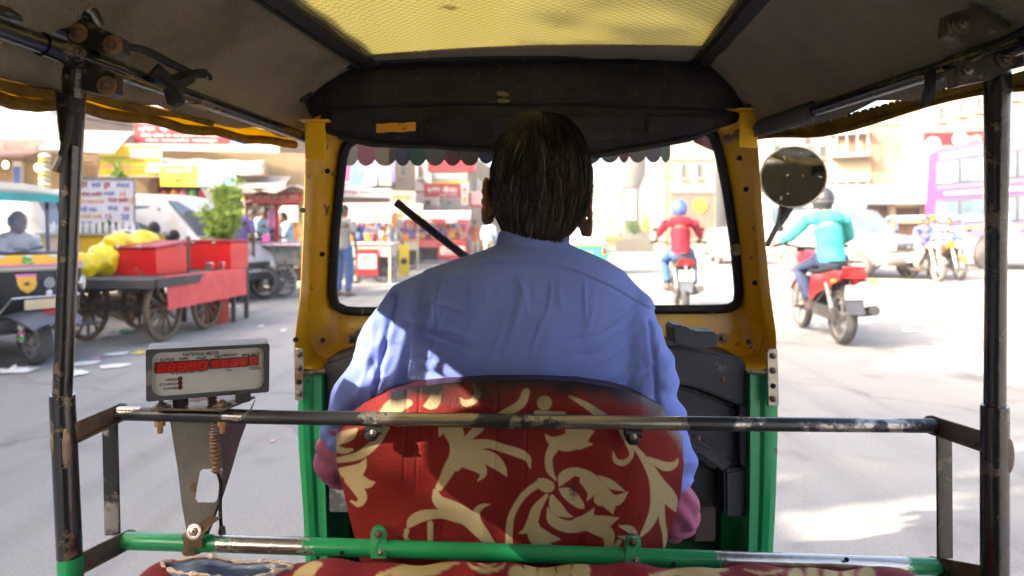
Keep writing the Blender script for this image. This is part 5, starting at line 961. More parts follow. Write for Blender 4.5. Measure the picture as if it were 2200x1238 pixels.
# ================================================================ people
sk_m = M('skin_brown', (.17, .085, .045), .55, 0, .12, 20); hair_m = M('black_hair', (.014, .012, .011), .6, 0, .3, 60, .4, 150)
POSE = {
 'stand': dict(pel=(0, 0, .93), chest=(0, 0, 1.27), neck=(0, .005, 1.46), head=(0, .02, 1.60), sh=(.185, 0, 1.40), el=(.245, -.02, 1.13), wr=(.235, .06, .88), hip=(.09, 0, .90), kn=(.105, .03, .50), an=(.11, -.01, .09)),
 'work': dict(pel=(0, 0, .93), chest=(0, .04, 1.27), neck=(0, .08, 1.45), head=(0, .14, 1.56), sh=(.18, .05, 1.39), el=(.235, .12, 1.13), wr=(.14, .36, 1.08), hip=(.09, 0, .90), kn=(.105, .03, .50), an=(.11, -.01, .09)),
 'walk': dict(pel=(0, 0, .92), chest=(0, .02, 1.27), neck=(0, .03, 1.45), head=(0, .06, 1.59), sh=(.185, .02, 1.40), el=(.245, -.02, 1.13), wr=(.235, .08, .90), hip=(.09, 0, .90), kn=(.10, .08, .50), an=(.10, -.02, .10), step=.20),
 'ride': dict(pel=(0, -.06, .84), chest=(0, .06, 1.18), neck=(0, .12, 1.36), head=(0, .17, 1.50), sh=(.195, .09, 1.30), el=(.33, .27, 1.08), wr=(.33, .52, 1.03), hip=(.10, -.04, .84), kn=(.21, .34, .70), an=(.19, .05, .36)),
 'sit': dict(pel=(0, 0, .62), chest=(0, .01, .96), neck=(0, .02, 1.13), head=(0, .05, 1.27), sh=(.185, .02, 1.08), el=(.24, .10, .84), wr=(.20, .38, .86), hip=(.09, .02, .60), kn=(.14, .42, .60), an=(.13, .45, .20))}
HAIRS = {}
def person(label, loc, rz, pose, shirt, pants, sc=1.0, hair='short', group=None, skin_=None, long_sleeve=False, turn=0, shoes=None, name='person', hair_mat=None, lower=True, tuck=False):
    J = POSE[pose]; g = lambda k, s=1: V((J[k][0]*s, J[k][1], J[k][2]))
    r = thing(name, label, 'person', loc, rz, group); r.scale = (sc, sc, sc); st = J.get('step', 0)
    def limb(s): return g('sh', s), g('el', s), g('wr', s)+V((0, (.12*s*(1 if st else 0)), 0))
    def leg(s): o = V((0, st*s, 0)); return g('hip', s), g('kn', s)+o*.5, g('an', s)+o
    b = MB(); H_ = g('head'); N_ = g('neck'); q = Euler((0, 0, R(turn))).to_matrix()
    b.ell(H_, (.078, .095, .112), nu=14, nv=10); b.ell(H_+q @ V((0, .03, -.075)), (.055, .065, .05), nu=10, nv=8); b.ell(H_+q @ V((0, .098, -.02)), (.014, .022, .024), nu=8, nv=6)
    for s in (-1, 1): b.ell(H_+q @ V((s*.079, -.01, -.015)), (.012, .022, .034), nu=8, nv=6)
    b.tube([N_+V((0, -.01, -.09)), N_, H_+V((0, -.01, -.05))], [.07, .056, .055], 10); b.tube([g('pel'), g('pel').lerp(g('chest'), .5), g('chest'), N_+V((0, 0, -.08))], [.11, .10, .115, .07], 12)
    for s in (-1, 1):
        a, e, w_ = limb(s); d = (w_-e).normalized(); b.tube([a, e, w_, w_+d*.03], [.045, .036, .028, .032], 8); b.ell(w_+d*.075, (.030, .034, .034), nu=8, nv=6)
        for k in range(4): x = w_+d*.08+V((-.026+.017*k, 0, -.008)); b.tube([x, x+d*.05+V((0, 0, -.004)), x+d*.065+V((0, 0, -.035))], [.011, .010, .009], 5)
        b.tube([w_+d*.05, w_+d*.085+V((-s*.045, 0, 0))], [.014, .011], 5)
        h, k, an = leg(s); b.tube([h, k, an], [.075, .052, .04], 8); b.tube([an+V((0, -.05, -.045)), an+V((0, .05, -.045)), an+V((0, .16, -.06))], [.042, .045, .03], 8)
    me = fuse(b, .016, 2); me.materials.append(skin_ or sk_m); link('body', me, r, 180)
    c = MB(); c.tube([g('pel')+V((0, 0, -.06 if not tuck else .03)), g('pel').lerp(g('chest'), .5), g('chest')], [.15, .142, .155], 14)
    c.tube([g('sh', -1)+V((.03, 0, .0)), g('chest').lerp(N_, .55), g('sh', 1)+V((-.03, 0, .0))], [.075, .11, .075], 12); c.tube([g('chest').lerp(N_, .5), N_+V((0, 0, -.015))], [.11, .068], 12)
    for s in (-1, 1):
        a, e, w_ = limb(s); c.tube([a, a.lerp(e, .85 if not long_sleeve else 1)]+([e.lerp(w_, .9)] if long_sleeve else []), [.072, .060]+([.048] if long_sleeve else []), 10)
    def rumple(me, a, f):
        k = len(me.vertices); co_ = np.zeros(k*3); me.vertices.foreach_get('co', co_); co_ = co_.reshape(-1, 3); no = np.zeros(k*3); me.vertices.foreach_get('normal', no); co_ += no.reshape(-1, 3)*(a*nz3(co_, f, sc*9+rz))[:, None]; me.vertices.foreach_set('co', co_.ravel())
    me = fuse(c, .018, 3); rumple(me, .007, 22); me.materials.append(shirt); link('shirt', me, r, 180)
    if lower:
        p = MB(); p.ell(g('pel')+V((0, 0, -.03)), (.155, .125, .13), nu=14, nv=8)
        for s in (-1, 1): h, k, an = leg(s); p.tube([h, k, an+V((0, 0, .03))], [.098, .078, .066], 10)
        me = fuse(p, .018, 3); rumple(me, .007, 18); me.materials.append(pants); link('trousers', me, r, 180)
    if shoes:
        for s in (-1, 1): an = leg(s)[2]; MB().box(an+V((0, .06, -.075)), (.10, .28, .03), bev=.012).build('shoe', shoes, r)
    if hair == 'short':
        m = MB(); k = MB()
        rows = [[H_+q @ V((.084*math.sin(t)*math.sin(f), -.103*math.sin(t)*math.cos(f)-.004, .119*math.cos(t)+.004+.004*math.sin(9*f+5*t))) for f in np.linspace(-PI, PI, 25)] for t in np.linspace(.02, 1, 8)*1.0]
        out_ = []
        for j, t in enumerate(np.linspace(.02, 1, 9)):
            rr = []
            for fz in np.linspace(-PI, PI, 25):
                lim = lerp(2.05, 1.0, (abs(fz)/PI)**1.6); a = t*lim; rr.append(H_+q @ V((.086*math.sin(a)*math.sin(fz), -.104*math.sin(a)*math.cos(fz), .120*math.cos(a)+.004*math.sin(fz*11+a*7))))
            out_.append(rr)
        m.slab(out_, lambda p: (H_-p).normalized()*.014).build('hair', hair_mat or hair_m, r)
    elif hair == 'bald':
        m = MB(); m.slab([[H_+q @ V((.084*math.sin(a)*math.sin(fz), -.101*math.sin(a)*math.cos(fz), .117*math.cos(a))) for fz in np.linspace(-1.9, 1.9, 18)] for a in (1.15, 1.4, 1.7, 2.0)], lambda p: (H_-p).normalized()*.012).build('hair', hair_m, r)
    elif hair == 'cap':
        MB().lathe([(.094, -.01), (.098, .03), (.09, .085), (.06, .105), (.001, .11)], H_+V((0, -.005, .01)), (0, 0, 1), 16).build('cap', hair_mat, r)
    elif hair == 'turban':
        m = MB(); m.lathe([(.09, 0), (.118, .02), (.122, .06), (.10, .10), (.05, .125), (.001, .13)], H_+V((0, -.01, .01)), (0, .1, 1), 16).build('turban', hair_mat, r)
    elif hair == 'helmet':
        rows = []
        for t in np.linspace(.03, 1, 10):
            rr = []
            for fz in np.linspace(-PI, PI, 29):
                lim = lerp(2.28, 1.45, max(0, (abs(fz)-1.9)/(PI-1.9))); a = t*lim; rr.append(H_+q @ V((.123*math.sin(a)*math.sin(fz), -.140*math.sin(a)*math.cos(fz)+.01, .145*math.cos(a)+.005)))
            rows.append(rr)
        hm_ = MB().slab(rows, lambda p: (H_-p).normalized()*.012).build('helmet', hair_mat, r)
        MB().tube([H_+q @ V((.1255*math.sin(2.24)*math.sin(fz)*1.03, -.143*math.sin(2.24)*math.cos(fz)*1.03+.01, .145*math.cos(2.24))) for fz in np.linspace(-1.7, 1.7, 20)], .006, 6).build('helmet_trim', blackp, hm_)
        MB().tube([H_+q @ V((.126*math.sin(1.75)*math.sin(fz), -.143*math.sin(1.75)*math.cos(fz)+.01, .145*math.cos(1.75)+.005)) for fz in np.linspace(-1.7, 1.7, 20)], .004, 6).build('helmet_stripe', greym, hm_)
    return r
def C_(n, c, **k): return cloth(n, c, .1, .1, 6, .8, .15, 120)
teal = C_('teal_cloth', (.05, .42, .39)); redc = C_('red_cloth', (.36, .014, .03)); jeans = C_('jeans', (.05, .12, .32)); dkj = C_('dark_jeans', (.05, .065, .13)); white_c = C_('white_cloth', (.5, .5, .52)); purp = C_('purple_cloth', (.20, .13, .34)); ltb = C_('light_blue_cloth', (.36, .52, .66)); tanc = C_('tan_cloth', (.42, .29, .17)); greyc = C_('grey_cloth', (.32, .30, .29)); oran = C_('orange_cloth', (.60, .17, .06)); bei = C_('beige_cloth', (.46, .41, .32)); royal = C_('royal_blue_cloth', (.12, .16, .55)); oliv = C_('olive_cloth', (.16, .16, .11)); blck = C_('black_cloth', (.02, .02, .025)); brwn = C_('brown_cloth', (.16, .08, .06)); sand = M('sandal', (.05, .05, .12), .7); shoe = M('shoe', (.025, .022, .02), .5)
def at(px, d, z=0): return G(px, d, z)
# left side and stalls
person('balding man in a white shirt at the wheel of the decorated rickshaw', at(30, 7.1)+V((0, 0, .05)), -104, 'sit', white_c, dkj, 1.0, 'bald', long_sleeve=False)
person('man in a purple shirt and tan trousers standing left of the grey stall', at(512, 11.9), 10, 'stand', purp, tanc, 1.02, shoes=shoe, turn=-20)
person('young man in a light blue shirt looking down behind the stall counter', at(556, 13.9), -100, 'work', ltb, dkj, 1.03, shoes=shoe)
person('man in a white shirt and white cap at the middle of the stall counter', at(593, 14.2), 150, 'work', white_c, bei, .95, 'cap', hair_mat=white_c)
person('man with dark hair half hidden behind the light blue shirt', at(541, 14.9), -70, 'stand', white_c, dkj, 1.0)
person('person with dark hair inside the stall at its right end', at(622, 14.6), 120, 'work', ltb, dkj, .98)
person('man in an olive shirt sitting low behind the red boxes', at(335, 9.9)+V((0, 0, 0)), 60, 'sit', oliv, dkj, .98)
person('boy in a blue shirt crouching right of the olive shirted man', at(368, 10.2)+V((0, 0, -.05)), -20, 'sit', royal, yclo, .93)
person('man in a grey shirt and blue jeans standing close to the windshield', at(738, 12.9), -20, 'stand', greyc, jeans, 1.01, shoes=shoe, turn=-30)
person('man in a pale grey outfit reaching over the cart, black bag at his side', at(845, 19), 100, 'work', greyc, greyc, 1.0, long_sleeve=True, shoes=shoe)
person('man in an orange shirt and beige trousers walking towards us', at(1020, 27), 175, 'walk', oran, bei, 1.0, long_sleeve=True, shoes=shoe)
person('man in a pale blue shirt walking away beside the orange shirted man', at(1050, 25.5), -10, 'walk', ltb, bei, 1.02, long_sleeve=True, shoes=shoe)
for px_, d, a, b_, l in ((968, 30, oran, purp, 'person in an orange top and purple skirt by the far red stall'), (990, 33, redc, dkj, 'man in a red shirt far down the row of stalls'), (902, 27.5, purp, dkj, 'person in a purple top standing at the red stall counter'), (800, 21, white_c, dkj, 'vendor in white behind the cart with the red canopy')):
    person(l, at(px_, d), 170 if px_ != 902 else 20, 'stand', a, b_, .97, long_sleeve=True)
bg = thing('shoulder_bag', 'black shoulder bag hanging at the side of the grey dressed man', 'bag', tuple(at(862, 18.9)), world=True); MB().box(at(862, 18.85, .86), (.10, .34, .28), (0, 0, 20), bev=.04).build('pouch', blackp, bg); MB().tube([at(862, 18.85, 1.0), at(850, 18.8, 1.2), at(838, 18.9, 1.44)], .012, 6).build('strap', blackp, bg)
# ================================================================ motorcycles and riders
chrome = M('chrome', (.55, .54, .52), .22, .95, .1, 10); tyre = M('tyre', (.075, .072, .07), .9, 0, .2, 12, .3, 60); alum = M('dusty_aluminium', (.38, .36, .33), .5, .7, .2, 14, .2, 50); engm = M('engine_grey', (.10, .095, .09), .6, .4, .3, 12, .3, 40); tail_r = M('tail_lamp_red', (.45, .012, .015), .15, 0, .1, 8, spec=.8); lensm = M('lamp_lens', (.7, .68, .62), .1, 0, .1, 8, spec=.8); amber = M('amber_lens', (.7, .28, .02), .15, 0, .1, 8, spec=.8); seatm = M('black_seat', (.018, .018, .02), .5, 0, .2, 9, .2, 60)
def wheel(parent, c, r, w_, spokes=5, name='wheel', rim=None, ax=(1, 0, 0)):
    c = V(c); ax = V(ax).normalized(); wh = MB().lathe([(r-.075, -w_*.35), (r-.03, -w_*.52), (r-.006, -w_*.3), (r, 0), (r-.006, w_*.3), (r-.03, w_*.52), (r-.075, w_*.35), (r-.075, -w_*.35)], c, ax, 28, cap=False).build(name, tyre, parent)
    MB().lathe([(r-.095, -w_*.30), (r-.07, -w_*.36), (r-.07, w_*.36), (r-.095, w_*.30), (r-.095, -w_*.30)], c, ax, 28, cap=False).build('rim', rim or alum, wh)
    MB().lathe([(.02, -.06), (.055, -.045), (.055, .045), (.02, .06)], c, ax, 14).build('hub', alum, wh)
    q = ax.to_track_quat('Z', 'Y').to_matrix()
    for k in range(spokes):
        a = 2*PI*k/spokes+.3; d = q @ V((math.cos(a), math.sin(a), 0)); m = MB(); wd_ = .022 if spokes < 9 else .004
        bar(m, c+d*.045, c+d*(r-.085), wd_, wd_, up=ax); m.build('spoke', rim or alum, wh)
    return wh
def motorcycle(label, loc, rz, body, front_only=False, plate_txt='', group=None, rim=None):
    r = thing('motorcycle', label, 'motorcycle', loc, rz, group); yb, yf = -.62, .66
    wheel(r, (0, yb, .30), .30, .11, 5, rim=rim); wheel(r, (0, yf, .30), .30, .095, 5, rim=rim)
    MB().slab([[V((x, yb+.335*math.cos(a), .30+.335*math.sin(a))) for x in (-.06, 0, .06)] for a in np.linspace(.9, 2.9, 12)], (0, 0, .01)).build('mudguard', engm, r)
    MB().slab([[V((x, yf+.325*math.cos(a), .30+.325*math.sin(a)+(.012 if x == 0 else 0))) for x in (-.055, 0, .055)] for a in np.linspace(.5, 2.6, 12)], (0, 0, .008)).build('mudguard', body, r)
    MB().slab([[V((x*1.0, yb-.30+t*-.06, .62-t*.26)) for x in (-.085, 0, .085)] for t in (0, .5, 1)], (0, -.012, 0)).build('mud_flap', MATS.get('grey_flap') or M('grey_flap', (.09, .10, .12), .7), r)
    s_ = MB(); rows = []
    for y, z, w_ in ((-.70, .855, .08), (-.55, .845, .12), (-.30, .81, .14), (-.05, .775, .13), (.14, .79, .10), (.20, .81, .07)): rows.append([V((w_*math.cos(a), y, z-.04+.05*max(0, math.sin(a))**.6-.02*(math.sin(a) < 0))) for a in np.linspace(0, 2*PI, 13)[:-1]])
    s_.grid(rows, closed=True); s_.f += [tuple(range(12)), tuple(len(s_.v)-12+k for k in range(12))]; s_.m += [0, 0]; s_.build('seat', seatm, r)
    t_ = MB(); rows = []
    for y, z, w_, h_ in ((.12, .80, .06, .05), (.20, .83, .11, .09), (.38, .88, .14, .11), (.52, .90, .13, .10), (.60, .88, .06, .05)): rows.append([V((w_*math.cos(a), y, z+h_*math.sin(a))) for a in np.linspace(0, 2*PI, 15)[:-1]])
    t_.grid(rows, closed=True); t_.f += [tuple(range(14)), tuple(len(t_.v)-14+k for k in range(14))]; t_.m += [0, 0]; t_.build('fuel_tank', body, r)
    for s in (-1, 1):
        MB().slab([[V((s*(.11+.03*u), y, z)) for y, z in c] for u, c in ((0, [(-.92, .80), (-.72, .80), (-.45, .76), (-.18, .72), (.02, .70)]), (1, [(-.93, .76), (-.72, .73), (-.45, .66), (-.18, .58), (.0, .46)]), (.6, [(-.90, .71), (-.72, .66), (-.45, .58), (-.2, .50), (-.06, .42)]))], (-s*.02, 0, 0)).build('side_panel', body, r)
        MB().tube([(s*.075, yf, .30), (s*.08, yf-.13, .66), (s*.085, yf-.20, .86)], [.028, .022, .020], 10).build('fork_leg', chrome, r)
        MB().tube([(s*.10, yb-.0, .32), (s*.13, yb+.10, .66)], [.022, .03], 8).build('shock_absorber', chrome, r)
        MB().tube([(s*.02, .46, .98), (s*.12, .44, 1.02), (s*.30, .42, 1.06), (s*.40, .36, 1.04)], .014, 8).build('handlebar', blackp, r)
        h_ = MB().tube([(s*.33, .41, 1.055), (s*.44, .35, 1.035)], .019, 8).build('grip', rub, r); MB().tube([(s*.30, .46, 1.05), (s*.43, .42, 1.02)], .008, 6).build('lever', chrome, h_)
        mm = MB().tube([(s*.27, .44, 1.06), (s*.34, .43, 1.22)], .006, 6).build('mirror_stalk', chrome, r); MB().ell((s*.355, .42, 1.25), (.065, .015, .04)).build('mirror', blackp, mm)
        ind = MB().tube([(s*.08, yb-.28, .70), (s*.18, yb-.29, .70)], .01, 6).build('indicator_stalk', blackp, r); MB().ell((s*.20, yb-.30, .70), (.035, .03, .025)).build('indicator', amber, ind)
        MB().tube([(s*.10, .12, .34), (s*.26, .12, .33)], .015, 8).build('foot_peg', rub, r); MB().tube([(s*.07, -.1, .38), (s*.09, yb, .30)], .022, 8).build('swingarm', engm, r)
        MB().tube([(s*.08, -.2, .80), (s*.12, -.55, .60), (s*.10, -.15, .42), (s*.07, .1, .36)], .014, 6).build('frame_tube', engm, r)
    MB().tube(spline([(.10, -.52, .88), (.13, -.75, .89), (.07, -.93, .90), (-.07, -.93, .90), (-.13, -.75, .89), (-.10, -.52, .88)], 4), .012, 8).build('grab_rail', blackp, r)
    tl = MB(); tl.slab([[V((x, -.93-.05*(1-abs(x)/.16), z)) for x in (-.11, -.07, 0, .07, .11)] for z in (.73, .77, .815)], (0, .05, 0)); tl.build('tail_light', tail_r, r)
    MB().box((0, -.925, .835), (.20, .12, .035), bev=.015).build('tail_cowl', body, r)
    p_ = MB().box((0, -.985, .585), (.22, .006, .15), (8, 0, 0), bev=.002).build('number_plate', whitep, r)
    en = MB(); en.box((0, .16, .42), (.22, .30, .22), bev=.03).lathe([(.10, -.14), (.11, -.10), (.11, .10), (.10, .14)], (0, .06, .36), (1, 0, 0), 14)
    for k in range(6): en.box((0, .27+.012*k, .50+.028*k), (.19, .17, .010), (25, 0, 0))
    en.build('engine', engm, r); MB().tube([(.09, .32, .52), (.13, .42, .32), (.15, .15, .24), (.17, -.25, .27), (.19, -.50, .33), (.20, -.95, .40)], [.02, .022, .024, .03, .052, .055], 12).build('exhaust', engm, r)
    MB().slab([[V((-.12, y, z)) for z in (.26, .40)] for y in (-.75, -.4, -.05)], (.02, 0, 0)).build('chain_cover', engm, r)
    hl = MB().lathe([(.03, -.09), (.08, -.05), (.095, .0), (.09, .02)], (0, .60, .90), (0, 1, .1), 18).build('headlight', body, r); MB().lathe([(.085, .018), (.06, .035), (.001, .042)], (0, .60, .90), (0, 1, .1), 18, cap=False).build('lens', lensm, hl)
    MB().box((0, .53, .99), (.20, .08, .07), (-30, 0, 0), bev=.02).build('speedometer', blackp, r)
    return r
redbike = M('bike_red', (.45, .012, .016), .28, 0, .06, 3, coat=.5); blkbike = M('bike_black', (.025, .025, .03), .3, 0, .2, 4, coat=.4); silv = M('bike_silver', (.3, .29, .25), .35, .5, .1, 4)
B1 = G(1764, 7.95); motorcycle('red motorcycle ridden by the man in teal, nearest on the right', B1, -5, redbike)
person('motorcyclist in a teal shirt, dark jeans and a black helmet, seen from behind', B1+V((.10, 0, 0)), -3, 'ride', teal, dkj, 1.06, 'helmet', long_sleeve=True, shoes=sand, hair_mat=M('black_helmet', (.035, .035, .038), .35, coat=.3), turn=4)
B2 = G(1462, 10.7); motorcycle('black motorcycle with red tail ridden by the man in red, ahead of the windshield', B2, -9, blkbike)
person('motorcyclist in a red shirt, blue jeans and a blue helmet ahead of us', B2, -9, 'ride', redc, jeans, 1.05, 'helmet', shoes=shoe, hair_mat=M('blue_helmet', (.04, .10, .48), .3, 0, .5, 14, coat=.4))
B3 = G(1983, 17.2); motorcycle('pale silver motorcycle facing us on the right with a rider in blue', B3, 178, silv)
person('rider in a blue shirt leaning over the silver motorcycle', B3, 178, 'ride', royal, bei, 1.0, long_sleeve=True, turn=30)
B4 = G(2032, 17.9); motorcycle('second motorcycle facing us with a yellow headlamp shroud', B4, 174, yelp)
person('rider in white with cropped dark hair on the yellow fronted motorcycle', B4, 174, 'ride', white_c, brwn, 1.0, long_sleeve=True, turn=-40)
person('man in a blue shirt and yellow cap standing between the two facing motorcycles', G(2004, 19), 160, 'stand', royal, dkj, .98, 'cap', hair_mat=yclo)
# ================================================================ cars, vans, bus, three wheelers
def carbody(parent, sts, mat):
    """sts: (y, half width, z bottom, z belt, half width of roof, z roof) along the length"""
    rows = []
    for y, wb, zb, zm, wr, zr in sts:
        rr = [(wb*.92, zb), (wb, zb+.12), (wb*1.01, lerp(zb, zm, .6)), (wb, zm), (lerp(wb, wr, .5), lerp(zm, zr, .55)), (wr, zr-.05), (wr*.86, zr), (0, zr+.025*(zr > zm+.1))]
        rows.append([V((x, y, z)) for x, z in rr]+[V((-x, y, z)) for x, z in rr[-2::-1]])
    mb = MB().grid(rows); n = len(rows[0]); mb.f += [tuple(range(n)), tuple(len(mb.v)-n+k for k in range(n))]; mb.m += [0, 0]
    return mb.build('body', mat, parent, 35)
def sidepane(parent, sts, y0, y1, s, t0=.10, t1=.80, mat=gl_dk, name='window', off=.006):
    def ptn(y, t):
        ys = [q[0] for q in sts]; f = lambda k: float(np.interp(y, ys, [q[k] for q in sts])); wb, zm, wr, zr = f(1), f(3), f(4), f(5)
        return V((s*(lerp(wb, wr, t)+off), y, lerp(zm, zr-.05, t)))
    fr_ = MB().slab([[ptn(lerp(y0, y1, k/3), t) for k in range(4)] for t in (t0, (t0+t1)/2, t1)], (-s*.012, 0, 0)).build(name, mat, parent)
    return fr_
def wheels(parent, pts, r, w_):
    for x, y in pts:
        wh = MB().lathe([(r*.55, -w_/2), (r*.92, -w_/2), (r, -w_*.3), (r, w_*.3), (r*.92, w_/2), (r*.55, w_/2)], (x, y, r), (1, 0, 0), 26).build('wheel', tyre, parent); MB().lathe([(.05, -w_*.56), (r*.42, -w_*.5), (r*.56, -w_*.54), (r*.56, w_*.54), (r*.42, w_*.5), (.05, w_*.56)], (x, y, r), (1, 0, 0), 20).build('rim', alum, wh)
jeepw = M('jeep_white', (.21, .21, .215), .28, 0, .04, 1.5, coat=.5, dust=((.17, .155, .13), .2, 1.3))
carw = M('car_white', (.50, .50, .51), .28, 0, .04, 1.5, coat=.5, dust=((.42, .39, .34), .2, 1.3)); glas = M('car_glass', (.10, .12, .13), .06, 0, .25, 1.4, spec=.9); trim = M('black_trim', (.025, .025, .027), .6)
def van(label, loc, rz, mat=carw):
    r = thing('van', label, 'van', loc, rz)
    st = [(-2.05, .70, .35, 1.02, .58, 1.72), (-1.9, .78, .30, 1.05, .68, 1.84), (-.6, .80, .28, 1.05, .69, 1.90), (.55, .80, .28, 1.05, .68, 1.86), (.78, .80, .28, 1.04, .66, 1.78), (1.45, .79, .28, 1.02, .70, 1.10), (1.9, .74, .30, .92, .64, .96), (2.08, .66, .36, .74, .55, .78)]
    carbody(r, st, mat)
    for s in (-1, 1):
        for a, b in ((-1.75, -.95), (-.85, -.10), (.0, .68)): w_ = sidepane(r, st, a, b, s, mat=glas)
        MB().tube([(s*.80, -1.9, .62), (s*.815, 0, .62), (s*.81, 1.5, .62)], .02, 6).build('side_moulding', trim, r); MB().box((s*.90, .95, 1.12), (.14, .08, .18), bev=.03).build('mirror', trim, r); MB().box((s*.812, -.05, .95), (.012, .14, .03)).build('door_handle', trim, r); MB().box((s*.55, 2.07, .62), (.26, .06, .15), bev=.03).build('headlight', lensm, r)
        for y in (-.9, -.05, .72): MB().box((s*.806, y, .72), (.008, .012, .62)).build('door_gap', trim, r)
    MB().slab([[V((x*.66, .80+t*.60, 1.74-t*.60)) for x in (-1, -.5, 0, .5, 1)] for t in (0, .5, 1)], (0, .012, .012)).build('windshield', glas, r); MB().box((0, 2.1, .62), (.7, .04, .12), bev=.01).build('grille', trim, r); MB().box((0, 2.08, .42), (1.4, .14, .16), bev=.05).build('bumper', trim, r)
    wheels(r, [(s*.70, y) for s in (-1, 1) for y in (-1.35, 1.35)], .31, .2); return r
van('white van parked by the shops behind the red boxes', G(338, 12.6), -104)
van('second white van behind the decorated rickshaw at far left', G(55, 10.6)+V((0, .6, 0)), -118)
r = thing('jeep', 'dusty white utility jeep with a blue roof light, facing us behind the teal rider', 'jeep', G(1822, 19.6), -164)
st = [(-2.2, .76, .45, 1.12, .66, 1.75), (-2.05, .82, .40, 1.14, .70, 1.84), (-.4, .84, .38, 1.14, .70, 1.88), (.30, .84, .38, 1.14, .68, 1.84), (1.05, .84, .38, 1.13, .72, 1.16), (1.95, .82, .40, 1.02, .72, 1.06), (2.12, .76, .45, .92, .66, .95)]
carbody(r, st, jeepw)
for s in (-1, 1):
    for a, b in ((-1.9, -1.25), (-1.1, -.35), (-.25, .38)): sidepane(r, st, a, b, s, mat=glas)
    MB().box((s*.60, 2.13, .82), (.30, .05, .17), bev=.03).build('headlight', lensm, r); MB().box((s*.58, 2.22, .52), (.16, .02, .07), bev=.01).build('fog_lamp', trim, r); MB().box((s*.93, .75, 1.2), (.16, .08, .17), bev=.03).build('mirror', trim, r)
    for y in (-1.18, -.3, .5): MB().box((s*.848, y, .78), (.008, .012, .66)).build('door_gap', trim, r)
    for y in (-1.4, 1.35): MB().slab([[V((s*(.80+.08*k), y+.46*math.cos(a), .36+.46*math.sin(a))) for k in (0, 1)] for a in np.linspace(0, PI, 10)], (0, 0, .02)).build('wheel_arch', jeepw, r)
gr = MB().box((0, 2.14, .82), (.80, .05, .15), bev=.02).build('grille', trim, r); MB().box((0, 2.175, .82), (.24, .02, .07), bev=.008).build('badge', chrome, gr); [MB().box((0, 2.168, .77+.035*k), (.78, .01, .008)).build('grille_bar', chrome, gr) for k in range(4)]
MB().box((0, 2.14, .53), (1.66, .2, .26), bev=.07).build('bumper', jeepw, r); MB().box((0, 2.26, .50), (.46, .012, .10)).build('number_plate', whitep, r); MB().box((0, 2.05, .38), (1.3, .1, .08)).build('skid_plate', M('dirty_underside', (.25, .19, .12), .9), r)
MB().slab([[V((x*.68, .34+t*.68, 1.80-t*.62)) for x in (-1, -.5, 0, .5, 1)] for t in (0, .5, 1)], (0, .012, .012)).build('windshield', glas, r); MB().box((.0, .05, 1.93), (1.0, .25, .07), bev=.02).build('roof_light_bar', whitep, r); MB().box((-.28, .05, 1.99), (.36, .24, .10), bev=.03).build('blue_light', bluep, r); MB().box((.28, .05, 1.99), (.36, .24, .10), bev=.03).build('clear_light', lensm, r)
wheels(r, [(s*.76, y) for s in (-1, 1) for y in (-1.4, 1.35)], .36, .24)
# double deck bus, long side towards us
A = G(1990, 25.3); Bp = G(2380, 18.6); X = (Bp-A).normalized(); ang = math.degrees(math.atan2(X.y, X.x))
bus = thing('double_deck_bus', 'lilac and pink double deck bus parked along the right side of the road', 'bus', tuple(A), ang)
L_ = 11.0; lil2 = M('bus_lilac', (.085, .072, .125), .3, 0, .05, 1, coat=.4, dust=((.11, .095, .12), .15, 1)); pk = M('bus_pink', (.30, .03, .13), .35, 0, .06, 1, coat=.3); bg_ = M('bus_glass', (.07, .11, .14), .07, 0, .4, .8, spec=.9)
MB().box((L_/2, 1.25, 2.35), (L_, 2.5, 3.75), bev=.16).build('body', lil2, bus); MB().box((L_/2, 1.25, 4.23), (L_-.4, 2.2, .1), bev=.04).build('roof', lil2, bus)
MB().box((.25, -.008, 2.6), (.42, .03, 3.0), (0, 5, 0)).build('pink_band', pk, bus); MB().box((L_/2, -.012, 2.58), (L_-.2, .03, .34)).build('pink_band', pk, bus); MB().box((L_/2, -.014, 1.38), (L_, .02, .06)).build('orange_stripe', orangep, bus); MB().box((L_/2, -.008, .72), (L_, .02, .55)).build('grey_skirt', M('bus_grey', (.30, .33, .40), .5), bus)
for k in range(9):
    f_ = MB().box((1.05+1.16*k, -.006, 3.35), (1.12, .03, .86), bev=.01).build('window', trim, bus); MB().box((1.05+1.16*k, -.016, 3.35), (1.02, .03, .76)).build('pane', bg_, f_); MB().box((1.05+1.16*k+.2*(k % 2), -.03, 3.12), (.5, .012, .26)).build('curtain', (awn, ltb, whitep)[k % 3], f_)
    f_ = MB().box((1.05+1.16*k, -.006, 1.95), (1.12, .03, .80), bev=.01).build('window', trim, bus); MB().box((1.05+1.16*k, -.016, 1.95), (1.02, .03, .70)).build('pane', bg_, f_); MB().box((1.05+1.16*k, -.03, 1.72), (.6, .012, .22)).build('curtain', (ltb, awn, whitep)[k % 3], f_)
for k in range(4): MB().prism([V((.75+.0*k, -.012, 1.50-.18*k)), V((1.9-.1*k, -.012, 1.50-.18*k)), V((1.94-.1*k, -.012, 1.44-.18*k)), V((.75, -.012, 1.44-.18*k))], (0, .008, 0)).build('pink_stripe', pk, bus, 0)
MB().prism([V((2.6, -.014, 1.55)), V((3.6, -.014, 1.55)), V((4.6, -.014, .95)), V((3.9, -.014, .95))], (0, .008, 0)).build('white_sweep', whitep, bus, 0); MB().prism([V((3.8, -.018, 1.30)), V((8, -.018, 1.2)), V((8, -.018, .95)), V((4.4, -.018, 1.0))], (0, .008, 0)).build('pink_sweep', pk, bus, 0)
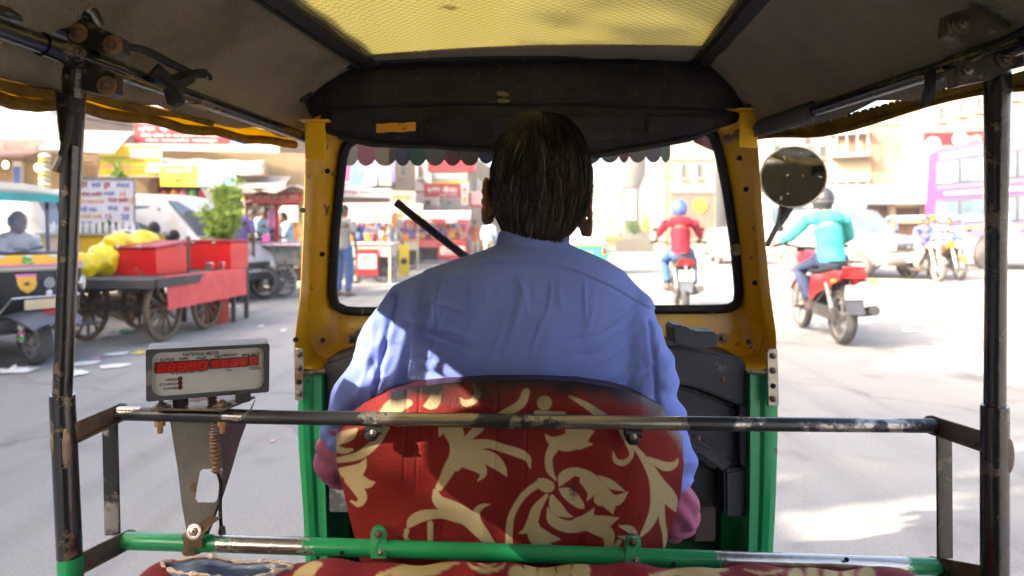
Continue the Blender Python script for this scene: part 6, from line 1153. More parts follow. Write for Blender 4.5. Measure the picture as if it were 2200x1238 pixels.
tx = MB(); put_text(tx, 'www.mangalamtravels.co.in', (3.3, -.032, 2.58), (1, 0, 0), (0, 0, 1), 4.8, .2, .02); put_text(tx, 'yatri', (7.6, -.032, 2.58), (1, 0, 0), (0, 0, 1), .9, .2, .02); tx.build('lettering', whitep, bus, 0)
for x in (2.75, 8.6):
    MB().lathe([(.50, 0), (.62, .02), (.62, .05), (.50, .05)], (x, -.03, .52), (0, 1, 0), 28).build('wheel_arch', trim, bus); wh = MB().lathe([(.26, -.14), (.46, -.14), (.50, -.1), (.50, .1), (.46, .14), (.26, .14)], (x, .10, .50), (0, 1, 0), 28).build('wheel', tyre, bus); MB().lathe([(.04, -.12), (.27, -.09), (.27, .1), (.04, .12)], (x, .10, .50), (0, 1, 0), 20).build('rim', M('bus_rim', (.2, .2, .21), .5, .5), wh)
# far red and white bus behind the mirror arm, parked cars, far traffic
b2 = thing('bus', 'grey and red single deck bus partly hidden by the mirror arm', 'bus', G(1700, 30), 4); MB().box((1.2, 1.1, 1.5), (4.6, 2.3, 2.4), bev=.15).build('body', M('bus_greywhite', (.5, .5, .52), .4), b2); MB().box((1.2, -.06, .95), (4.5, .03, .6)).build('red_band', M('faded_red', (.6, .2, .14), .5), b2)
for k in range(5): f_ = MB().box((-.55+.88*k, -.05, 1.95), (.8, .04, .75)).build('window', trim, b2); MB().box((-.55+.88*k, -.065, 1.95), (.72, .03, .66)).build('pane', bg_, f_)
for x in (-.2, 2.6): MB().lathe([(.2, -.1), (.42, -.1), (.42, .1), (.2, .1)], (x, .02, .42), (0, 1, 0), 20).build('wheel', tyre, b2)
def sedan(label, loc, rz, mat):
    r = thing('parked_car', label, 'car', loc, rz); st = [(-1.9, .68, .35, .85, .60, .88), (-1.3, .78, .25, .88, .62, .95), (-.9, .80, .22, .88, .58, 1.36), (.1, .80, .22, .88, .58, 1.42), (.95, .80, .22, .86, .64, .92), (1.75, .74, .28, .74, .62, .78), (1.9, .64, .34, .62, .55, .66)]
    carbody(r, st, mat); [sidepane(r, st, a, b, s, .12, .85, glas) for s in (-1, 1) for a, b in ((-.95, -.35), (-.28, .40))]; MB().slab([[V((x*.58, .16+t*.68, 1.38-t*.40)) for x in (-1, 0, 1)] for t in (0, 1)], (0, .01, .01)).build('windshield', glas, r); MB().slab([[V((x*.56, -.96-t*.3, 1.32-t*.34)) for x in (-1, 0, 1)] for t in (0, 1)], (0, -.01, .01)).build('rear_window', glas, r)
    for s in (-1, 1): MB().box((s*.5, -1.88, .68), (.25, .05, .14), bev=.02).build('tail_light', tail_r, r); MB().box((s*.5, 1.86, .6), (.25, .06, .12), bev=.02).build('headlight', lensm, r)
    wheels(r, [(s*.7, y) for s in (-1, 1) for y in (-1.2, 1.2)], .29, .18)
sedan('white hatchback parked at the foot of the cream tower', G(1578, 27), 170, jeepw); sedan('dark car further back under the cream tower', G(1548, 33), 165, M('car_grey', (.12, .12, .13), .3, coat=.4)); sedan('small car far ahead beside the median wall', G(1308, 44), 0, M('car_amber', (.45, .16, .05), .35))
# green auto rickshaw ahead
r = thing('auto_rickshaw', 'green and yellow auto rickshaw driving ahead, seen from behind', 'auto rickshaw', G(1258, 19.3), 0); lg = M('rickshaw_green', (.02, .42, .20), .4, 0, .08, 2, coat=.3)
rows = [[V((w_*x, y, z)) for x in (-1, -.9, 0, .9, 1)] for y, z, w_ in ((-.02, .32, .60), (-.06, .45, .63), (-.05, .86, .63), (0, .90, .61))]; MB().slab(rows, (0, .25, 0)).build('body', lg, r)
for s in (-1, 1): MB().slab([[V((s*.62, y, z)) for y in (.2, .9, 1.6, 2.3)] for z in (.34, .60, .88)], (-s*.03, 0, 0)).build('side_panel', lg, r); MB().tube([(s*.58, .0, .9), (s*.56, .05, 1.62)], .02, 8).build('post', blackp, r); MB().box((s*.52, -.075, .68), (.10, .03, .2), bev=.015).build('tail_light', tail_r, r); MB().tube([(s*.56, 1.5, .9), (s*.54, 1.45, 1.62)], .02, 8).build('post', blackp, r)
MB().box((0, -.09, .36), (1.26, .10, .12), bev=.04).build('bumper', M('yellow_bumper', (.72, .44, .02), .5), r); MB().box((0, -.068, .84), (1.0, .02, .035)).build('red_strip', redp, r); MB().box((0, -.075, .62), (.34, .01, .10)).build('number_plate', whitep, r)
can = MB().slab([[V((x, y, z-.10*abs(x/.62)**3)) for x in np.linspace(-.62, .62, 9)] for y, z in ((-.05, 1.62), (.3, 1.72), (1.2, 1.74), (1.7, 1.68))], (0, 0, .03)).build('canopy', M('pale_yellow_canvas', (.66, .60, .34), .8), r)
MB().slab([[V((x, .0, z)) for x in (-.57, 0, .57)] for z in (.9, 1.2, 1.62)], (0, .01, 0)).build('rear_curtain', M('pale_curtain', (.52, .52, .48), .7), r); MB().box((0, -.012, 1.32), (.6, .01, .34), bev=.004).build('rear_window', M('curtain_window', (.45, .47, .46), .2), r)
wheels(r, [(-.48, .22), (.48, .22), (0, 2.1)], .22, .12)
clearg = bpy.data.materials.new('clear_glass'); clearg.use_nodes = True; n = clearg.node_tree.nodes; n.remove(n['Principled BSDF']); tr_b = n.new('ShaderNodeBsdfTransparent'); gl_b = n.new('ShaderNodeBsdfGlossy'); gl_b.inputs[1].default_value = .02; mx = n.new('ShaderNodeMixShader'); mx.inputs[0].default_value = .06
for a_, b_ in ((tr_b.outputs[0], mx.inputs[1]), (gl_b.outputs[0], mx.inputs[2]), (mx.outputs[0], n['Material Output'].inputs[0])): clearg.node_tree.links.new(a_, b_)
# decorated rickshaw parked at the far left, nose towards us
ry = M('rickshaw_yellow', (.72, .36, .015), .42, 0, .12, 3, coat=.3); rk_b = M('rickshaw_black', (.022, .022, .026), .45, 0, .2, 4); gfen = M('fender_grey', (.085, .09, .11), .5, 0, .15, 4)
r = thing('auto_rickshaw', 'yellow and black decorated auto rickshaw parked at far left with shield emblems on its nose', 'auto rickshaw', G(75, 6.2), -118)
wheel(r, (0, 0, .22), .225, .11, 6)
rows = []                                 # nose shell: rounded front, flat top at the windshield sill
for z, yy, w_ in ((.42, .06, .34), (.55, .14, .46), (.72, .16, .53), (.93, .12, .56), (1.0, .05, .56)): rows.append([V((w_*math.sin(a), yy-.50*(1-math.cos(a)), z)) for a in np.linspace(-1.45, 1.45, 15)])
MB().slab(rows[:4], (0, -.02, 0)).build('nose_panel', rk_b, r); MB().slab([[p+V((0, .006, 0)) for p in rw] for rw in ([[lerp(a, b, .12) for a, b in zip(rows[3], rows[2])]]+rows[3:])], (0, -.02, 0)).build('yellow_band', ry, r)
mid = [lerp(a, b, .25) for a, b in zip(rows[3], rows[2])]; MB().tube([p+V((0, .02, -.0)) for p in mid], .022, 8).build('cream_moulding', awn, r); MB().tube([p+V((0, .022, .03)) for p in mid], .010, 6).build('pink_trim', pinkp, r)
def on(a, z, o=.012):
    zs = (.42, .55, .72, .93, 1.0); yy = float(np.interp(z, zs, (.06, .14, .16, .12, .05))); w_ = float(np.interp(z, zs, (.34, .46, .53, .56, .56))); n_ = V((math.sin(a), math.cos(a), 0)); return V((w_*math.sin(a), yy-.50*(1-math.cos(a)), z))+n_*o, n_
for a in (-.34, .26):
    pts = []
    for u, v in ((-1, 1), (1, 1), (1, 0), (.7, -.6), (0, -1.1), (-.7, -.6), (-1, 0)): pts.append(on(a+u*.13, .74+v*.07)[0])
    e_ = MB().prism(pts, (0, .006, 0)).build('shield_emblem', ry, r, 0); c, n_ = on(a, .75, .02); MB().lathe([(.018, 0), (.018, .004)], c, n_, 12).build('emblem_boss', M('emblem_brown', (.2, .09, .02), .6) if 'emblem_brown' not in MATS else MATS['emblem_brown'], e_)
    MB().prism([on(a+u, z, .013)[0] for u, z in ((-.14, .81), (.14, .81), (.14, .835), (-.14, .835))], (0, .006, 0)).build('pink_tab', pinkp, r, 0)
c, n_ = on(-.06, .75, .015); MB().lathe([(.05, 0), (.05, .006)], c, n_, 16).build('round_badge', greym, r); c, n_ = on(-.06, .66, .015); MB().lathe([(.028, 0), (.028, .006)], c, n_, 12).build('white_dot', whitep, r)
for a, m in ((-.5, greenp), (.2, greenp)):
    for k in range(5): c, n_ = on(a+.045*math.cos(k*1.257), .945+.03*math.sin(k*1.257), .016); MB().ell(c, (.024, .008, .016), nu=8, nv=6).build('flower_petal', m, r)
for a in (-.62, -.22, .15, .5): c, n_ = on(a, .985, .01); MB().ell(c, (.035, .01, .016), nu=8, nv=6).build('white_petal', whitep, r)
MB().box((0, .19, .565), (.36, .02, .09), bev=.004).build('number_plate', M('cream_plate', (.55, .45, .28), .6), r); MB().tube([(-.34, .05, .46), (-.28, .19, .63), (.28, .19, .63), (.34, .05, .46)], .011, 8).build('crash_bar', chrome, r)
for s in (-1, 1): hl = MB().lathe([(.06, -.08), (.085, 0), (.08, .02)], on(s*.86, .72, .02)[0], on(s*.86, .72)[1], 18).build('headlight', chrome, r); MB().lathe([(.075, .018), (.001, .03)], on(s*.86, .72, .02)[0], on(s*.86, .72)[1], 18, cap=False).build('lens', lensm, hl)
fen = [[V((x*w_, y, z-.05*abs(x)**2.5)) for x in np.linspace(-1, 1, 11)] for y, z, w_ in ((-.36, .47, .20), (-.15, .50, .25), (.12, .505, .27), (.28, .47, .25), (.37, .40, .20))]
fe = MB().slab(fen, (0, 0, .012)).build('fender', gfen, r); MB().slab([[V((x*w_*.8, y, z-.05*abs(x*.8)**2.5+.014)) for x in np.linspace(-.9, .2, 6)] for y, z, w_ in ((.05, .505, .26), (.2, .492, .26), (.29, .466, .25))], (0, 0, .002)).build('red_print', redp, fe)
for s in (-1, 1):
    k0 = [(.55, 'white_paint'), (.50, 'red_paint'), (.45, 'green_sign_paint'), (.40, 'white_paint'), (.35, 'pink_paint'), (.30, 'green_sign_paint')]
    fk = MB().tube([(s*.11, 0, .22), (s*.12, -.02, .48)], .018, 8).build('fork_leg', chrome, r); [MB().lathe([(.032, 0), (.032, .03)], (s*(.11+.01*(z-.22)), -.02*(z-.22), z-.06), (0, 0, 1), 10).build('coloured_band', MATS[m], fk) for z, m in k0]
    MB().tube([(s*.54, -.38, 1.0), (s*.52, -.62, 1.58)], .022, 8).build('windshield_pillar', rk_b, r); MB().tube([(s*.6, -.9, .35), (s*.6, -.95, 1.55)], .02, 8).build('post', rk_b, r); MB().tube([(s*.62, -2.3, .35), (s*.6, -2.3, 1.55)], .02, 8).build('post', rk_b, r); MB().slab([[V((s*.62, y, z)) for y in (-2.4, -1.8, -1.0)] for z in (.3, .7, .75)], (-s*.03, 0, 0)).build('side_panel', ry, r)
MB().tube([(-.54, -.38, 1.0), (0, -.25, 1.0), (.54, -.38, 1.0)], .02, 8).build('windshield_sill', rk_b, r); MB().slab([[V((lerp(.54, .52, t)*x, lerp(-.36, -.60, t)+.10*(1-x*x)*(1-t), lerp(1.0, 1.58, t))) for x in np.linspace(-1, 1, 7)] for t in (0, 1)], (0, .004, 0)).build('windshield', clearg, r)
MB().slab([[V((x, y, z-.10*abs(x/.66)**3)) for x in np.linspace(-.66, .66, 9)] for y, z in ((-.50, 1.58), (-.7, 1.66), (-1.5, 1.72), (-2.4, 1.66))], (0, 0, .03)).build('canopy', awn, r); fr_ = MB().slab([[V((x, -.49, z)) for x in np.linspace(-.64, .64, 13)] for z in (1.50, 1.58)], (0, .006, 0)).build('teal_fringe', M('teal_fringe', (.05, .36, .34), .7, 0, .3, 5), r)
MB().box((0, -2.1, .55), (1.1, .5, .4), bev=.06).build('bench', rk_b, r); MB().box((.0, -1.25, .58), (.5, .4, .12), bev=.04).build('driver_seat', rk_b, r); MB().slab([[V((x, y, .3)) for x in (-.6, .6)] for y in (-2.4, 0)], (0, 0, .02)).build('floor_pan', rk_b, r); MB().box((.12, -1.5, .86), (.42, .08, .5), bev=.06).build('seat_back', rk_b, r); MB().tube([(-.3, -.45, 1.06), (0, -.4, 1.0), (.3, -.45, 1.06)], .014, 8).build('handlebar', rub, r)
for s in (-1, 1): wheels(r, [(s*.55, -2.0)], .22, .12)
# blue canopied cycle rickshaw behind the facing motorcycles
r = thing('cycle_rickshaw', 'blue cycle rickshaw with a pale blue canopy behind the two motorcycles', 'rickshaw', G(1985, 21.5), 75)
MB().slab([[V((x, y, 1.62+.10*math.cos(x*2.2)-.03*abs(y))) for x in np.linspace(-.62, .62, 9)] for y in (-.95, -.4, .3, .95)], (0, 0, .03)).build('canopy', M('pale_blue_canopy', (.30, .52, .74), .6), r)
for x in (-.58, .58): [MB().tube([(x, y, .5), (x, y, 1.62)], .02, 6).build('post', bluep, r) for y in (-.9, .9)]; wheel(r, (x*1.1, -.4, .35), .36, .05, 14)
MB().box((0, -.3, .62), (1.1, 1.2, .14), bev=.04).build('seat', bluep, r); MB().box((0, -.9, .95), (1.1, .08, .6), bev=.03).build('backrest', bluep, r); wheel(r, (0, 1.5, .35), .36, .05, 14); MB().tube([(0, -.3, .5), (0, .9, .5), (0, 1.4, .8), (0, 1.5, .36)], .025, 8).build('frame', bluep, r)
# ================================================================ handcart, stalls, goods, litter
cwood = M('cart_wood', (.13, .085, .048), .75, 0, .3, 7, .3, 40); gwood = M('weathered_plank', (.075, .066, .06), .8, 0, .3, 5, .3, 30); boxred = M('box_red', (.62, .008, .012), .42, 0, .08, 3, coat=.2, wear=((.30, .12, .10), .12, 9)); lidred = M('lid_maroon', (.32, .015, .03), .5, 0, .2, 5)
def cartwheel(parent, c, r, ax, n=12, mat=None):
    mat = mat or cwood; c = V(c); ax = V(ax).normalized(); q = ax.to_track_quat('Z', 'Y').to_matrix()
    rim_ = MB().lathe([(r-.05, -.022), (r-.005, -.022), (r, -.016), (r, .016), (r-.005, .022), (r-.05, .022), (r-.05, -.022)], c, ax, 36, cap=False).build('wheel', mat, parent); hb_ = MB().lathe([(.03, -.09), (.05, -.06), (.062, 0), (.05, .06), (.03, .09)], c, ax, 14).build('hub', mat, rim_)
    for k in range(n): d = q @ V((math.cos(2*PI*k/n), math.sin(2*PI*k/n), 0)); MB().tube([c+d*.045, c+d*(r*.55), c+d*(r-.045)], [.015, .018, .014], 6).build('spoke', mat, rim_)
CT = thing('handcart', 'flat wooden handcart on four big spoked wheels with red boxes on it', 'handcart', (-4.27, 8.1, 0), -3)
for s, y in ((-1, -.50), (1, -.50), (-1, .46), (1, .46)): cartwheel(CT, (s*.43, y, .36), .36, (1, 0, .02*s))
for s in (-1, 1):
    MB().tube([(s*.50, -.62, .37), (s*.50, .60, .37)], .026, 8).build('side_bar', cwood, CT); MB().tube(spline([(s*.40, -.62, .64), (s*.46, -.60, .50), (s*.50, -.48, .39), (s*.50, -.2, .36)], 4), .022, 8).build('curved_brace', cwood, CT)
    for y in (-.5, .46): MB().box((s*.36, y, .55), (.07, .09, .18)).build('bolster', gwood, CT)
for y in (-.5, .46): MB().tube([(-.46, y, .36), (.46, y, .36)], .028, 8).build('axle', gwood, CT)
for k in range(7): MB().box((-.465+.155*k, .02, .688), (.148, 1.78, .04), bev=.006).build('plank', gwood, CT)
for y in (-.90, .94): MB().box((0, y, .655), (1.10, .06, .10), bev=.008).build('edge_beam', gwood, CT)
for s in (-1, 1): MB().box((s*.555, .02, .66), (.035, 1.74, .10), bev=.006).build('edge_beam', gwood, CT)
MB().box((.20, .44, .92), (.04, .04, .46)).build('upright', cwood, CT)
CR = Matrix.Translation((-4.27, 8.1, 0)) @ Matrix.Rotation(R(-3), 4, 'Z')
def redbox(label, c, w_, dpt, h_, open_=0):
    p = CR @ V(c); b = thing('box', label, 'box', tuple(p), -8); MB().box((0, 0, h_/2), (w_, dpt, h_), bev=.008).build('box_body', boxred, b)
    l_ = MB().box((0, 0, h_+.017), (w_+.03, dpt+.03, .035), (open_, 0, 0), bev=.008).build('lid', lidred, b); [MB().box((x*w_*.28, -dpt/2-.012, h_-.005), (.07, .014, .03), bev=.004).build('clasp', chrome, l_) for x in (-1, .6)]
    MB().box((0, -dpt/2-.004, h_*.42), (w_*.9, .006, .012)).build('rib', boxred, b); MB().box((w_/2+.004, 0, h_*.55), (.006, dpt*.8, .012)).build('rib', boxred, b)
redbox('nearer red metal box with a maroon lid, in the middle of the handcart', (-.06, .02, .708), .62, .58, .33, 6); redbox('red metal box on a trestle beyond the handcart, right of the upright', (.13, 1.30, .708), .70, .46, .36)
ts = thing('trestle', 'wooden trestle stand under the far red box', 'trestle', tuple(CR @ V((.13, 1.30, 0))), -3); MB().box((0, 0, .68), (.8, .55, .04), bev=.006).build('top', gwood, ts); [MB().box((x, y, .33), (.05, .05, .66)).build('leg', gwood, ts) for x in (-.34, .34) for y in (-.2, .2)]
cl = thing('red_cloth', 'pale red sheet draped over the right side of the handcart', 'cloth', tuple(CR @ V((.575, .3, .7))), -8)
rows = [[V((x+.012*math.sin(y*17+z*9)*(z < -.02), y, z-.05*(1-y)*.35*(z < -.02))) for y in np.linspace(-.90, .78, 22)] for x, z in ((-.10, .014), (0, .016), (.012, -.02), (.02, -.12), (.024, -.22), (.03, -.32))]
MB().slab(rows, (.004, 0, .003)).build('sheet', C_('pale_red_cloth', (.72, .12, .11)), cl)
yb = thing('yellow_bundle', 'crumpled yellow plastic sheet heaped on the left of the handcart', 'bundle', tuple(CR @ V((-.45, .0, .71))), -8); mb = MB()
for c, rr in (((0, -.5, .12), .17), ((.04, -.25, .17), .20), ((-.02, .0, .22), .22), ((.1, .2, .28), .22), ((.12, -.1, .36), .15), ((.16, .3, .40), .15), ((-.1, -.62, .08), .12)): mb.ell(c, (rr, rr, rr*.85), nu=14, nv=10)
me = fuse(mb, .016, 3); k_ = len(me.vertices); c_ = np.zeros(k_*3); me.vertices.foreach_get('co', c_); c_ = c_.reshape(-1, 3); q_ = np.zeros(k_*3); me.vertices.foreach_get('normal', q_); c_ += q_.reshape(-1, 3)*(.022*nz3(c_, 20, 1)+.012*np.abs(nz3(c_, 38, 4)))[:, None]; me.vertices.foreach_set('co', c_.ravel()); me.materials.append(M('yellow_plastic', (.80, .60, .01), .3, 0, .08, 4, spec=.6)); link('plastic_sheet', me, yb, 180)
for k, (x, y, l) in enumerate(((.32, .72, 'leftmost steel cup between the red boxes'), (.40, .62, 'middle steel cup by the red cloth'), (.46, .80, 'steel cup nearest the far red box'))): p = CR @ V((x, y, .709)); c_o = thing('cup', l, 'cup', tuple(p)); MB().lathe([(.03, 0), (.042, .10), (.045, .105), (.040, .10), (.028, .01)], (0, 0, 0), (0, 0, 1), 14).build('cup_wall', chrome, c_o)
dr_ = thing('fuel_drum', 'small red drum standing on the road under the handcart', 'drum', tuple(G(466, 9.1))); MB().lathe([(.15, 0), (.155, .02), (.15, .18), (.157, .2), (.15, .22), (.15, .40), (.12, .42)], (0, 0, 0), (0, 0, 1), 18).build('drum_body', M('faded_red_drum', (.4, .05, .03), .6), dr_)
# yellow cart with the hand painted price board
yc = thing('food_cart', 'yellow food cart with rows of white bottles, under the hand painted board', 'food cart', tuple(G(225, 9.6)), 0)
MB().box((0, 0, 1.02), (1.35, .7, .30), bev=.01).build('cart_body', M('cart_yellow', (.74, .48, .02), .5, 0, .1, 3), yc); MB().box((-.32, -.356, 1.02), (.42, .012, .2)).build('painted_panel', M('panel_pale_orange', (.72, .42, .22), .6), yc); MB().box((0, 0, 1.18), (1.42, .78, .03)).build('counter', awn, yc)
for k in range(14): bt = MB().lathe([(.026, 0), (.03, .02), (.03, .10), (.012, .13), (.012, .155)], (-.62+.09*k, -.28, 1.195), (0, 0, 1), 10).build('bottle', whitep, yc)
for s in (-1, 1): cartwheel(yc, (s*.45, -.25, .32), .32, (0, 1, 0), 10); [MB().box((s*.6, y, .5), (.05, .05, .8)).build('leg', gwood, yc) for y in (-.3, .3)]
gv = thing('green_vegetables', 'bunch of green vegetables lying on the yellow cart', 'vegetables', tuple(P(232, 490, 9.5))); foliage([((-.08, 0, .0), .07), ((.05, 0, .02), .08)], 220, .05, 21).build('leaves', leafm['leaf_green'], gv, 0, raw=True)
tr_ = thing('white_heap', 'flat basket heaped with white puffed snack behind the red box', 'basket', tuple(P(278, 514, 9.2))); MB().lathe([(.14, -.02), (.19, .03), (.18, .04), (.13, 0)], (0, 0, 0), (0, 0, 1), 18).build('basket', awn, tr_); mb = MB(); [mb.ell((random.gauss(0, .075), random.gauss(0, .075), .05+.06*random.random()), (.035, .03, .025), nu=6, nv=4) for k in range(60)]; o_ = mb.build('snack', whitep, tr_); o_['kind'] = 'stuff'; MB().tube([(0, 0, -1.16), (0, 0, -.02)], .03, 8).build('stand', cwood, tr_)
pr, bl, og = redp, bluep, orangep
rows = [('चाय', .10, .13, .16, .12, pr), ('काफी', .33, .12, .16, .11, bl), ('दूध', .52, .15, .12, .14, pr), ('ठंडाई', .8, .13, .24, .1, bl), ('समोसा कचौरी', .24, .32, .4, .1, pr), ('लस्सी', .56, .31, .2, .11, bl), ('10', .8, .32, .1, .11, og), ('मूंग दाल हलवा', .26, .48, .42, .11, og), ('गाजर हलवा', .72, .46, .36, .1, pr), ('20', .95, .45, .07, .12, og), ('दही बड़ा', .2, .64, .3, .11, bl), ('पापड़', .62, .63, .18, .1, bl), ('30', .86, .63, .1, .1, pr), ('जलेबी रबड़ी', .24, .79, .38, .1, og), ('15', .55, .79, .1, .09, pr), ('50', .84, .80, .14, .13, bl), ('धन्यवाद', .15, .93, .2, .07, bl), ('शुद्ध देसी घी', .62, .93, .44, .06, og)]
sb = sign('price_board', 'white hand painted board with red and blue price lines above the yellow cart', 169, 384, 287, 487, 9.5, M('board_lilac_white', (.66, .64, .70), .6, 0, .05, 3), rows, 4, .03, frame=greym)
for px_ in (176, 280): MB().tube([P(px_, 487, 9.53), P(px_, 515, 9.53)], .015, 6).build('post', greym, sb)
# grey stall with the patched roof
stl = thing('market_stall', 'grey sided snack stall on cycle wheels with a patched cloth roof and red fringe', 'market stall', tuple(G(582, 13.0)), -4); gsh = M('galvanised_sheet', (.26, .26, .25), .5, .3, .2, 3, .1, 30, wear=((.18, .12, .08), .25, 5)); tarp = M('patched_tarpaulin', (.34, .29, .23), .85, 0, .25, 3, .4, 20)
MB().box((0, 0, .80), (1.45, .75, .38), bev=.01).build('side_panel', gsh, stl); MB().box((-.02, -.02, 1.01), (1.62, .90, .04), bev=.008).build('counter', gsh, stl); MB().box((-.02, -.475, .985), (1.6, .012, .04)).build('counter_trim', M('pink_white_trim', (.7, .5, .6), .6, 0, .4, 14), stl)
for k in range(3): MB().box((-.55+.55*k, -.385, .80), (.03, .02, .36)).build('panel_batten', greym, stl)
for x in (-.72, .72):
    for y in (-.36, .36): MB().box((x, y, 1.5), (.09, .05, 1.0)).build('painted_post', M('post_cream_red', (.60, .38, .20), .6, 0, .5, 16) if 'post_cream_red' not in MATS else MATS['post_cream_red'], stl)
MB().box((.28, -.38, 1.5), (.05, .05, 1.0)).build('painted_post', redp, stl)
rows = [[V((x, y, 2.02+.05*math.sin(x*5+y*3)-.10*abs(y)+.04*math.sin(x*11))) for x in np.linspace(-.95, .95, 22)] for y in (-.75, -.4, 0, .4, .7)]
MB().slab(rows, (0, 0, .02)).build('roof_cloth', tarp, stl); MB().slab([[V((-.95+.1*k, -.8-.05*math.sin(k), 2.0-.05*k+.03*math.sin(k*2))) for k in range(7)], [V((-.75+.13*k, -.86, 1.72+.05*math.sin(k*1.3))) for k in range(7)]], (0, .01, .01)).build('torn_flap', M('grey_flap_cloth', (.30, .28, .26), .85, bump=.4), stl); MB().tube([(-.35, -.6, 1.2), (-.25, -.75, 2.0)], .02, 6).build('prop_pole', greym, stl)
MB().box((.30, -.62, 1.83), (1.05, .02, .20)).build('red_fringe', M('fringe_red_print', (.34, .05, .04), .7, 0, .5, 12), stl); ft = MB(); put_text(ft, 'भेल पूरी पानी पूरी चाट भंडार', (.30, -.635, 1.84), (1, 0, 0), (0, 0, 1), .95, .09, .02); ft.build('lettering', awn, stl, 0)['kind'] = 'stuff'
MB().box((0, .42, 1.86), (1.4, .02, .26)).build('back_panel', M('stall_back', (.10, .085, .08), .8, 0, .5, 5), stl)
for x in (-.45, .35): cartwheel(stl, (x, -.30, .31), .31, (.25, 1, 0), 16, greym)
MB().box((.02, -.2, .36), (.42, .35, .28), bev=.01).build('crate', gwood, stl); MB().box((.0, .1, .32), (1.3, .1, .08)).build('axle_beam', gwood, stl); [MB().tube([(x, .2, 0), (x, .2, .62)], .025, 6).build('leg', gwood, stl) for x in (-.68, .68)]; MB().box((.45, -.15, .42), (.3, .3, .2), bev=.02).build('bundle', brwn, stl)
def item(name, label, cat, c, fn, mat):
    t = thing(name, label, cat, tuple(c)); fn().build(name+'_body', mat, t); return t
item('balloon_bag', 'tall pink plastic bag hanging over the stall counter', 'bag', P(584, 468, 12.9), lambda: MB().ell((0, 0, .04), (.085, .07, .13)).ell((-.015, 0, -.1), (.07, .06, .13)).tube([(0, 0, .15), (0, 0, .42)], .01, 6), M('pink_plastic', (.72, .30, .58), .3, 0, .1, 4))
item('packet', 'bright pink packet standing on the front of the stall counter', 'packet', P(572, 519, 12.5), lambda: MB().box((0, 0, .05), (.14, .04, .13), bev=.01).box((0, 0, .12), (.1, .02, .02)), M('hot_pink', (.80, .16, .50), .5)); item('juice_jar', 'orange juice jar with a yellow lid at the right of the stall', 'jar', P(642, 515, 12.7), lambda: MB().lathe([(.07, 0), (.085, .03), (.085, .20), (.06, .25), (.07, .26), (.07, .32)], n=16), M('orange_juice', (.70, .26, .02), .2)); item('steel_pot', 'round steel pot on the left end of the stall counter', 'pot', P(535, 518, 12.6), lambda: MB().lathe([(.06, 0), (.10, .04), (.11, .12), (.09, .18), (.11, .19)], n=18), M('dull_steel', (.42, .37, .31), .4, .7)); item('pan', 'black flat frying pan on the stall counter before the light blue shirt', 'pan', P(553, 517, 12.6), lambda: MB().lathe([(.10, 0), (.16, .04), (.15, .045), (.09, .01)], n=18).box((.22, 0, .04), (.16, .03, .015)), blackp)
st_o = thing('stool', 'low wooden stool left of the grey stall', 'stool', tuple(G(508, 11.8))); MB().box((0, 0, .50), (.34, .30, .04), bev=.008).build('seat', gwood, st_o); [MB().box((x, y, .24), (.035, .035, .48)).build('leg', gwood, st_o) for x in (-.13, .13) for y in (-.11, .11)]
bc = thing('bicycle', 'old black bicycle leaning between the handcart and the stall', 'bicycle', tuple(G(513, 12.35)), 80); [wheel(bc, (0, y, .31), .31, .035, 16) for y in (-.5, .5)]; MB().tube([(0, -.5, .31), (0, -.15, .31), (0, .38, .80), (0, -.2, .80), (0, -.15, .31)], .016, 6).build('frame', blackp, bc); MB().tube([(0, .5, .31), (0, .38, .95)], .014, 6).build('fork', blackp, bc); MB().tube([(-.25, .28, .97), (0, .38, .97), (.25, .28, .97)], .011, 6).build('handlebar', chrome, bc); MB().ell((0, -.24, .88), (.08, .13, .03)).build('saddle', seatm, bc)
